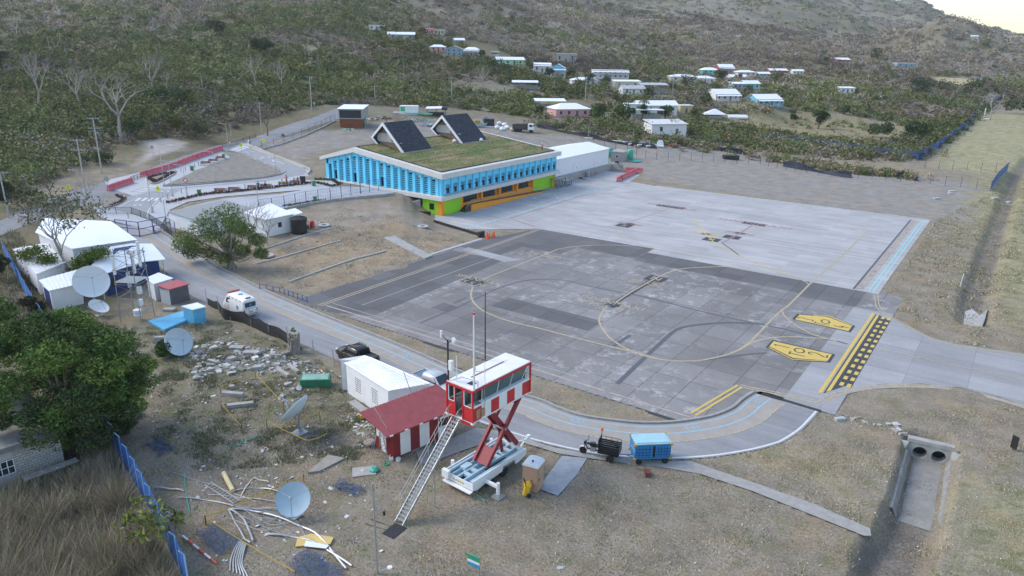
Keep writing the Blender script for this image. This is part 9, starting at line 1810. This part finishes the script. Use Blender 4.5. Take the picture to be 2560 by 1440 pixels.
for a in (((707,935),(2.1,.38,.35),-.75,'left one of two parallel grey concrete posts lying in the rubble','concrete_post'),((734,925),(2.1,.38,.35),-.85,'right one of two parallel grey concrete posts lying in the rubble','concrete_post'),((583,990),(2.0,.45,.4),-.15,'upper of two pale concrete posts lying left of the side-on dish','concrete_post'),((602,1016),(2.2,.4,.38),.3,'lower of two pale concrete posts lying left of the side-on dish','concrete_post'),((645,924),(.8,.6,.45),.2,'square white concrete block in the middle of the rubble','concrete_block'),((580,903),(.7,.6,.5),.9,'pointed cream block at the left of the rubble','concrete_block'),((592,873),(1.4,.7,.35),-.1,'long grey slab at the top of the rubble heap','concrete_slab'),((628,886),(1.5,.8,.4),0,'big white broken slab right of the long grey slab','concrete_slab'),((690,895),(1.3,.45,.45),-.2,'dark grey drum-like stump piece lying in the rubble','log'),((716,888),(1.0,.4,.4),.9,'short dark log beside the larger one in the rubble','log'),((580,972),(.45,.4,.4),.3,'single cream stone near the two pale posts','stone'),((400,855),(1.0,.5,.7),.3,'grey upright block beside the tipped pale dish','concrete_block'),((425,777),(1.3,.8,.35),0,'pale stacked slabs left of the blue box cabin','concrete_slab')): block(a[0],a[1],a[2],a[3],MATS['grey_bark'] if a[4]=='log' else CONC,a[4],0,a[4].replace('_',' '))
q=[G(x,y,.05) for x,y in ((770,1184),(820,1140),(862,1148),(800,1180))]; c=np.mean(q,0); b=MB(); b.prism([(p[0]-c[0],p[1]-c[1]) for p in q],-.1,.12); o=b.build('timber_panel',mat('weathered_panel',(.30,.28,.25),.85,var=.2,grime=.2),None,loc=tuple(c)); tag(o,'large weathered grey panel lying flat above the foreground dish','panel')
block((910,1180),(1.7,1.2,.1),.2,'square concrete footing with a small dark block left of the container',CONC,'footing'); p=TP(935,1178); b=MB(); b.lathe([(0,0),(.35,.05),(.4,.2),(.15,.35),(0,.3)],n=7); o=b.build('green_bag',TEALP,None,loc=tuple(p)); tag(o,'crumpled bright green bag on the square concrete footing','bag')
p=TP(790,963); o=thing('green_trough','dark green metal trough with a pale worn top left of the white outbuilding','trough',tuple(p),YAW+.08); b=MB(); b.xprism([(-.5,0),(.5,0),(.7,.9),(-.5,.75)],'X',-1.35,1.35); b.build('body',mat('trough_green',(.03,.20,.10),.5,var=.2,grime=.1),o); b=MB(); b.add([(-1.2,-.42,.79),(1.2,-.42,.79),(1.2,.55,.92),(-1.2,.55,.92)],[(0,1,2,3)]); b.build('worn_top',mat('worn_green_top',(.22,.40,.33),.6,var=.25),o)
def pipe(pxs,r,label,m=STEEL,name='metal_pipe',h=.08,n=6,cat='pipe'):
 P=[TP(*p) for p in pxs]; P=spline(P,5) if len(P)>2 else P; c=P[0]; b=MB(); b.tube([(p[0]-c[0],p[1]-c[1],T1(p[0],p[1])-c[2]+h+.05*sin(i)) for i,p in enumerate(P)],r,n); o=b.build(name,m,None,loc=tuple(c)); tag(o,label,cat); return o
PALE=mat('pale_grey_pipe',(.45,.47,.48),.5,.2,var=.1)
for a in (([(572,1275),(640,1280),(735,1310),(800,1345),(866,1425)],.075,'longest curved grey pipe sweeping below the foreground dish'),([(672,1338),(740,1345),(800,1365),(880,1418)],.07,'second curved grey pipe beside the yellow board'),([(385,1222),(430,1224),(460,1230)],.07,'short grey pipe at the left by the blue net fence'),([(572,1278),(590,1310),(610,1345),(625,1360)],.06,'curved pipe bending down to the pipe bundle'),([(572,1275),(600,1290),(620,1320),(633,1355)],.07,'bent pipe right beside the pipe bundle'),([(520,1240),(600,1245),(700,1258)],.035,'thin grey rod lying left of the foreground dish'),([(445,1246),(520,1252),(600,1270),(720,1275)],.045,'long thin dark pipe left of the foreground dish'),([(590,1228),(650,1222),(700,1232)],.05,'straight grey pipe above the foreground dish'),([(420,1180),(500,1205),(560,1225),(640,1258)],.02,'very thin dark wire across the pipe pile')): pipe(*a)
pipe([(603,1242),(628,1202),(645,1200),(672,1208)],.05,'bent cream pipe in an arch above the foreground dish',mat('cream_pipe',(.66,.60,.45),.6));
p=TP(583,1233); q=TP(560,1190); d=q-p; b=MB(); b.tube([(0,0,.2),(d[0],d[1],.25)],.17,10); o=b.build('cream_pipe',mat('yellow_cream_pipe',(.66,.55,.30),.6),None,loc=tuple(p)); tag(o,'thick yellow-cream pipe standing out among the foreground pipes','pipe')
p=TP(457,1343);q=TP(542,1412); d=(q-p); b=MB(); b.cur=0
for k in range(6): b.cur=k%2; b.tube([tuple(d*k/6+np.array([0,0,.1])),tuple(d*(k+1)/6+np.array([0,0,.1]))],.07,7)
o=b.build('striped_pole',[WHITE,mat('orange_red_band',(.60,.12,.06),.6)],None,loc=tuple(p)); tag(o,'red and white striped pole lying by the leaning blue net fence','pole')
p=TP(719,877) if False else TP(800,925); b=MB();
for k in range(4): b.cur=k%2; b.tube([(k*.32,-k*.12,.1),((k+1)*.32,-(k+1)*.12,.1)],.05,6)
o=b.build('striped_pole',[MATS['orange_red_band'],WHITE],None,loc=tuple(p)); tag(o,'short red and white pole lying above the green trough','pole')
for k in range(6): pipe([(600+k*3,1352+k*2),(580+k*5,1390+k*4),(575+k*9,1430+k*3)],.045,'%s pipe from the left in the bunched bundle at the bottom'%ORD[k],PALE)
def flatladder(a,c,w,label):
 A,B2=TP(*a),TP(*c); d=B2-A; L=np.linalg.norm(d[:2]); o=thing('ladder',label,'ladder',tuple(A),atan2(d[1],d[0])); b=MB()
 for s in (-w/2,w/2): b.bar((0,s,.12),(L,s,.16),.05)
 for k in range(int(L/.33)): b.bar((.2+k*.33,-w/2,.12),(.2+k*.33,w/2,.14),.03)
 b.build('rails_and_rungs',PALE,o)
flatladder((520,1212),(592,1260),.45,'pale ladder lying among the foreground pipes'); flatladder((402,1280),(425,1297),.4,'short broken ladder piece by the blue net fence')
YB=mat('yellow_board',(.62,.45,.16),.7,var=.15,grime=.2); q=[G(x,y,.05) for x,y in ((745,1345),(778,1336),(834,1345),(826,1362),(760,1366),(738,1368))]; c=np.mean(q,0); b=MB(); b.prism([(p[0]-c[0],p[1]-c[1]) for p in q],0,.07); o=b.build('yellow_board',YB,None,loc=tuple(c)); tag(o,'torn yellow-tan board lying in the foreground','board'); q=[G(x,y,.13) for x,y in ((765,1352),(822,1364),(815,1372),(760,1366))]; c=np.mean(q,0); b=MB(); b.prism([(p[0]-c[0],p[1]-c[1]) for p in q],0,.03); o=b.build('white_sheet',WHITE,None,loc=tuple(c)); tag(o,'crumpled white sheet partly over the yellow board','sheet')
BLN=net_mat('loose_blue_net',(.03,.07,.15),14,.02,.0)
for px,w_,lab in (((545,1350),1.5,'loose dark blue netting left of the pipe bundle'),((870,1225),1.1,'faint blue netting left of the lower stair'),((790,1425),1.7,'crumpled bright blue netting at the bottom of the scrap'),((400,1120),1.3,'blue netting scraps in the grass right of the blue fence'),((330,1035),1.3,'dark blue netting under the right edge of the huge tree')):
 p=TP(*px); b=MB(); rg=random.Random(px[0]); n=6; V=[(-w_+2*w_*i/n+rg.uniform(-.2,.2),-w_*.5+w_*j/n+rg.uniform(-.2,.2),.08+rg.uniform(0,.22)) for j in range(n+1) for i in range(n+1)]; b.add(V,[(j*(n+1)+i,j*(n+1)+i+1,(j+1)*(n+1)+i+1,(j+1)*(n+1)+i) for j in range(n) for i in range(n)]); o=b.build('loose_netting',BLN,None,loc=tuple(p)); tag(o,lab,'netting')
for k in range(9): pipe([(560+k*14,1262+(k*37)%50),(640+k*12,1275+(k*53)%60),(700+k*10,1290+(k*29)%70)],.022,'%s thin rod from the left tangled in the pipe pile'%ORD[k],PALE if k%2 else STEEL,'thin_rod',.1,4,'rod')
TAPE=mat('yellow_tape',(.62,.42,.05),.6);
def tape(pxs,label,h=.75):
 P=[TP(*p) for p in pxs]; c=P[0]; o=thing('cordon_tape',label,'cordon',tuple(c));
 for p in P: b=MB(); b.bar((p[0]-c[0],p[1]-c[1],p[2]-c[2]-.1),(p[0]-c[0],p[1]-c[1],p[2]-c[2]+h+.1),.05); b.build('stake',BARKD,o)
 b=MB()
 for a,d in zip(P[:-1],P[1:]):
  n=8
  for k in range(n):
   t0,t1=k/n,(k+1)/n; f=lambda t:tuple((a+(d-a)*t-c)+np.array([0,0,h-.5*t*(1-t)])); b.bar(f(t0),f(t1),.012,.07)
 b.build('tape',TAPE,o); return o
tape([(668,1070),(770,1122),(820,1103),(800,1045),(712,1085)],'yellow cordon tape round the side-on pale blue dish'); tape([(552,985),(640,950),(710,1025)],'yellow cordon tape crossing above the two pale posts'); tape([(555,1025),(606,1085)],'short yellow tape left of the side-on dish'); tape([(515,1312),(720,1222),(760,1205)],'yellow tape running left of the foreground dish',.6); tape([(515,1312),(740,1450)],'yellow tape crossing the bottom scrap diagonally',.6)
pipe([(575,1120),(650,1090)],.04,'thin green hose lying left of the side-on dish',TEALP,'hose',.05,5,'hose'); pipe([(462,1185),(464,1230),(475,1285)],.04,'green hose running down left of the pipe pile',TEALP,'hose',.05,5,'hose'); pipe([(1190,1238),(1212,1255)],.04,'short green hose at the tower trailer foot',TEALP,'hose',.05,5,'hose')
p=TP(944,1434); h=top_h(p,1208); o=thing('instrument_pole','thin grey instrument pole with two short arms at bottom centre','pole',tuple(p),YAW); b=MB(); b.tube([(0,0,-.2),(0,0,h)],.06,7); b.tube([(0,0,h*.78),(.55,0,h*.68)],.035,5); b.tube([(0,0,.15),(.7,0,.4)],.035,5); b.build('pole',STEEL,o); b=MB(); b.lathe([(0,0),(.07,0),(.07,.25),(0,.28)],(.58,0,h*.66),n=8); b.build('sensor',BLACK,o); b=MB(); b.lathe([(0,.42),(.16,.42),(.16,.5),(0,.52)],(.75,0,0),n=10); b.build('disc_sensor',WHITE,o)
p=TP(1184,1432); o=thing('notice_sign','green, white and blue notice board on a single post at the bottom','sign',tuple(p),YAW-.55); h=1.35; b=MB(); b.tube([(-.42,0,-.1),(-.42,0,1.2)],.03,5); b.tube([(.42,0,-.1),(.42,0,1.2)],.03,5); b.build('post',STEEL,o); bd=MB(); bd.box(-.45,.45,-.02,.02,.45,1.25); bdo=bd.build('board',mat('sign_blue',(.05,.28,.50),.5),o); b=MB(); b.box(-.45,.45,-.03,-.021,.92,1.25); b.build('green_band',mat('sign_green',(.03,.30,.14),.5),bdo); b=MB(); b.box(-.45,.45,-.032,-.021,.72,.9); b.build('white_band',WHITE,bdo)
p=TP(1075,1438); b=MB()
for k in range(3): a=k*2.1; b.tube([(.3*cos(a),.3*sin(a),0),(0,0,.7)],.02,4)
o=b.build('tripod',STEEL,None,loc=tuple(p)); tag(o,'small pale tripod stand at the bottom picture edge','tripod')
p=TP(1622,1190); b=MB(); b.box(-.3,.1,-.3,.3,0,.45); b.box(-.32,-.28,-.32,.32,.2,.5); b.tube([(-.3,0,.4),(-.9,.2,.5)],.03,4); o=b.build('junction_box',mat('maroon_box',(.16,.06,.05),.7,grime=.2),None,loc=tuple(p)); o.rotation_euler=(0,0,YAW); tag(o,'small maroon box standing in the grass below the baggage cart','box')
p=TP(2532,1125); b=MB(); b.box(-.04,.04,-.02,.02,0,.2); b.cbox((0,0,.7),(.1,.5,1.1)); o=b.build('marker_board',BLACK,None,loc=tuple(p)); o.rotation_euler=(0,0,YAW+.3); tag(o,'narrow dark marker board in the grass at the right edge','marker board')
for a in (((1400,1420),(.4,.25,.06),'small white litter sheet low in the foreground grass'),((2100,1050),(.9,.4,.25),'pale flat stone below the drain grate corner')): block(a[0],a[1],.2,a[2],CP,'white_scrap' if 'litter' in a[2] else 'flat_stone',0,'stone' if 'stone' in a[2] else 'litter')
p=TP(2108,800);
# ---------------- haze: closed box of thin air round everything ----------------
zs=[ZT.max(),300.]; b=MB(); b.box(-3700,3700,-3700,3700,-6,float(ZT.max())+60); hz=b.build('haze',None,None) if False else None
me=bpy.data.meshes.new('haze'); me.from_pydata(b.v,[],b.f); me.update(); hz=bpy.data.objects.new('haze',me); COL.objects.link(hz); hz['kind']='stuff'; hz['label']='thin pale haze in the air over the hills'; hz['category']='haze'
bb=bmesh.new(); bb.from_mesh(me); bmesh.ops.recalc_face_normals(bb,faces=bb.faces); bb.to_mesh(me); bb.free()
hm=bpy.data.materials.new('haze'); hm.use_nodes=True; t=hm.node_tree; t.nodes.clear(); pv=t.nodes.new('ShaderNodeVolumePrincipled'); pv.inputs['Color'].default_value=(.92,.94,1,1); pv.inputs['Density'].default_value=.00012; pv.inputs['Anisotropy'].default_value=.3; mo=t.nodes.new('ShaderNodeOutputMaterial'); t.links.new(pv.outputs[0],mo.inputs['Volume']); me.materials.append(hm)
scene.cycles.volume_bounces=0
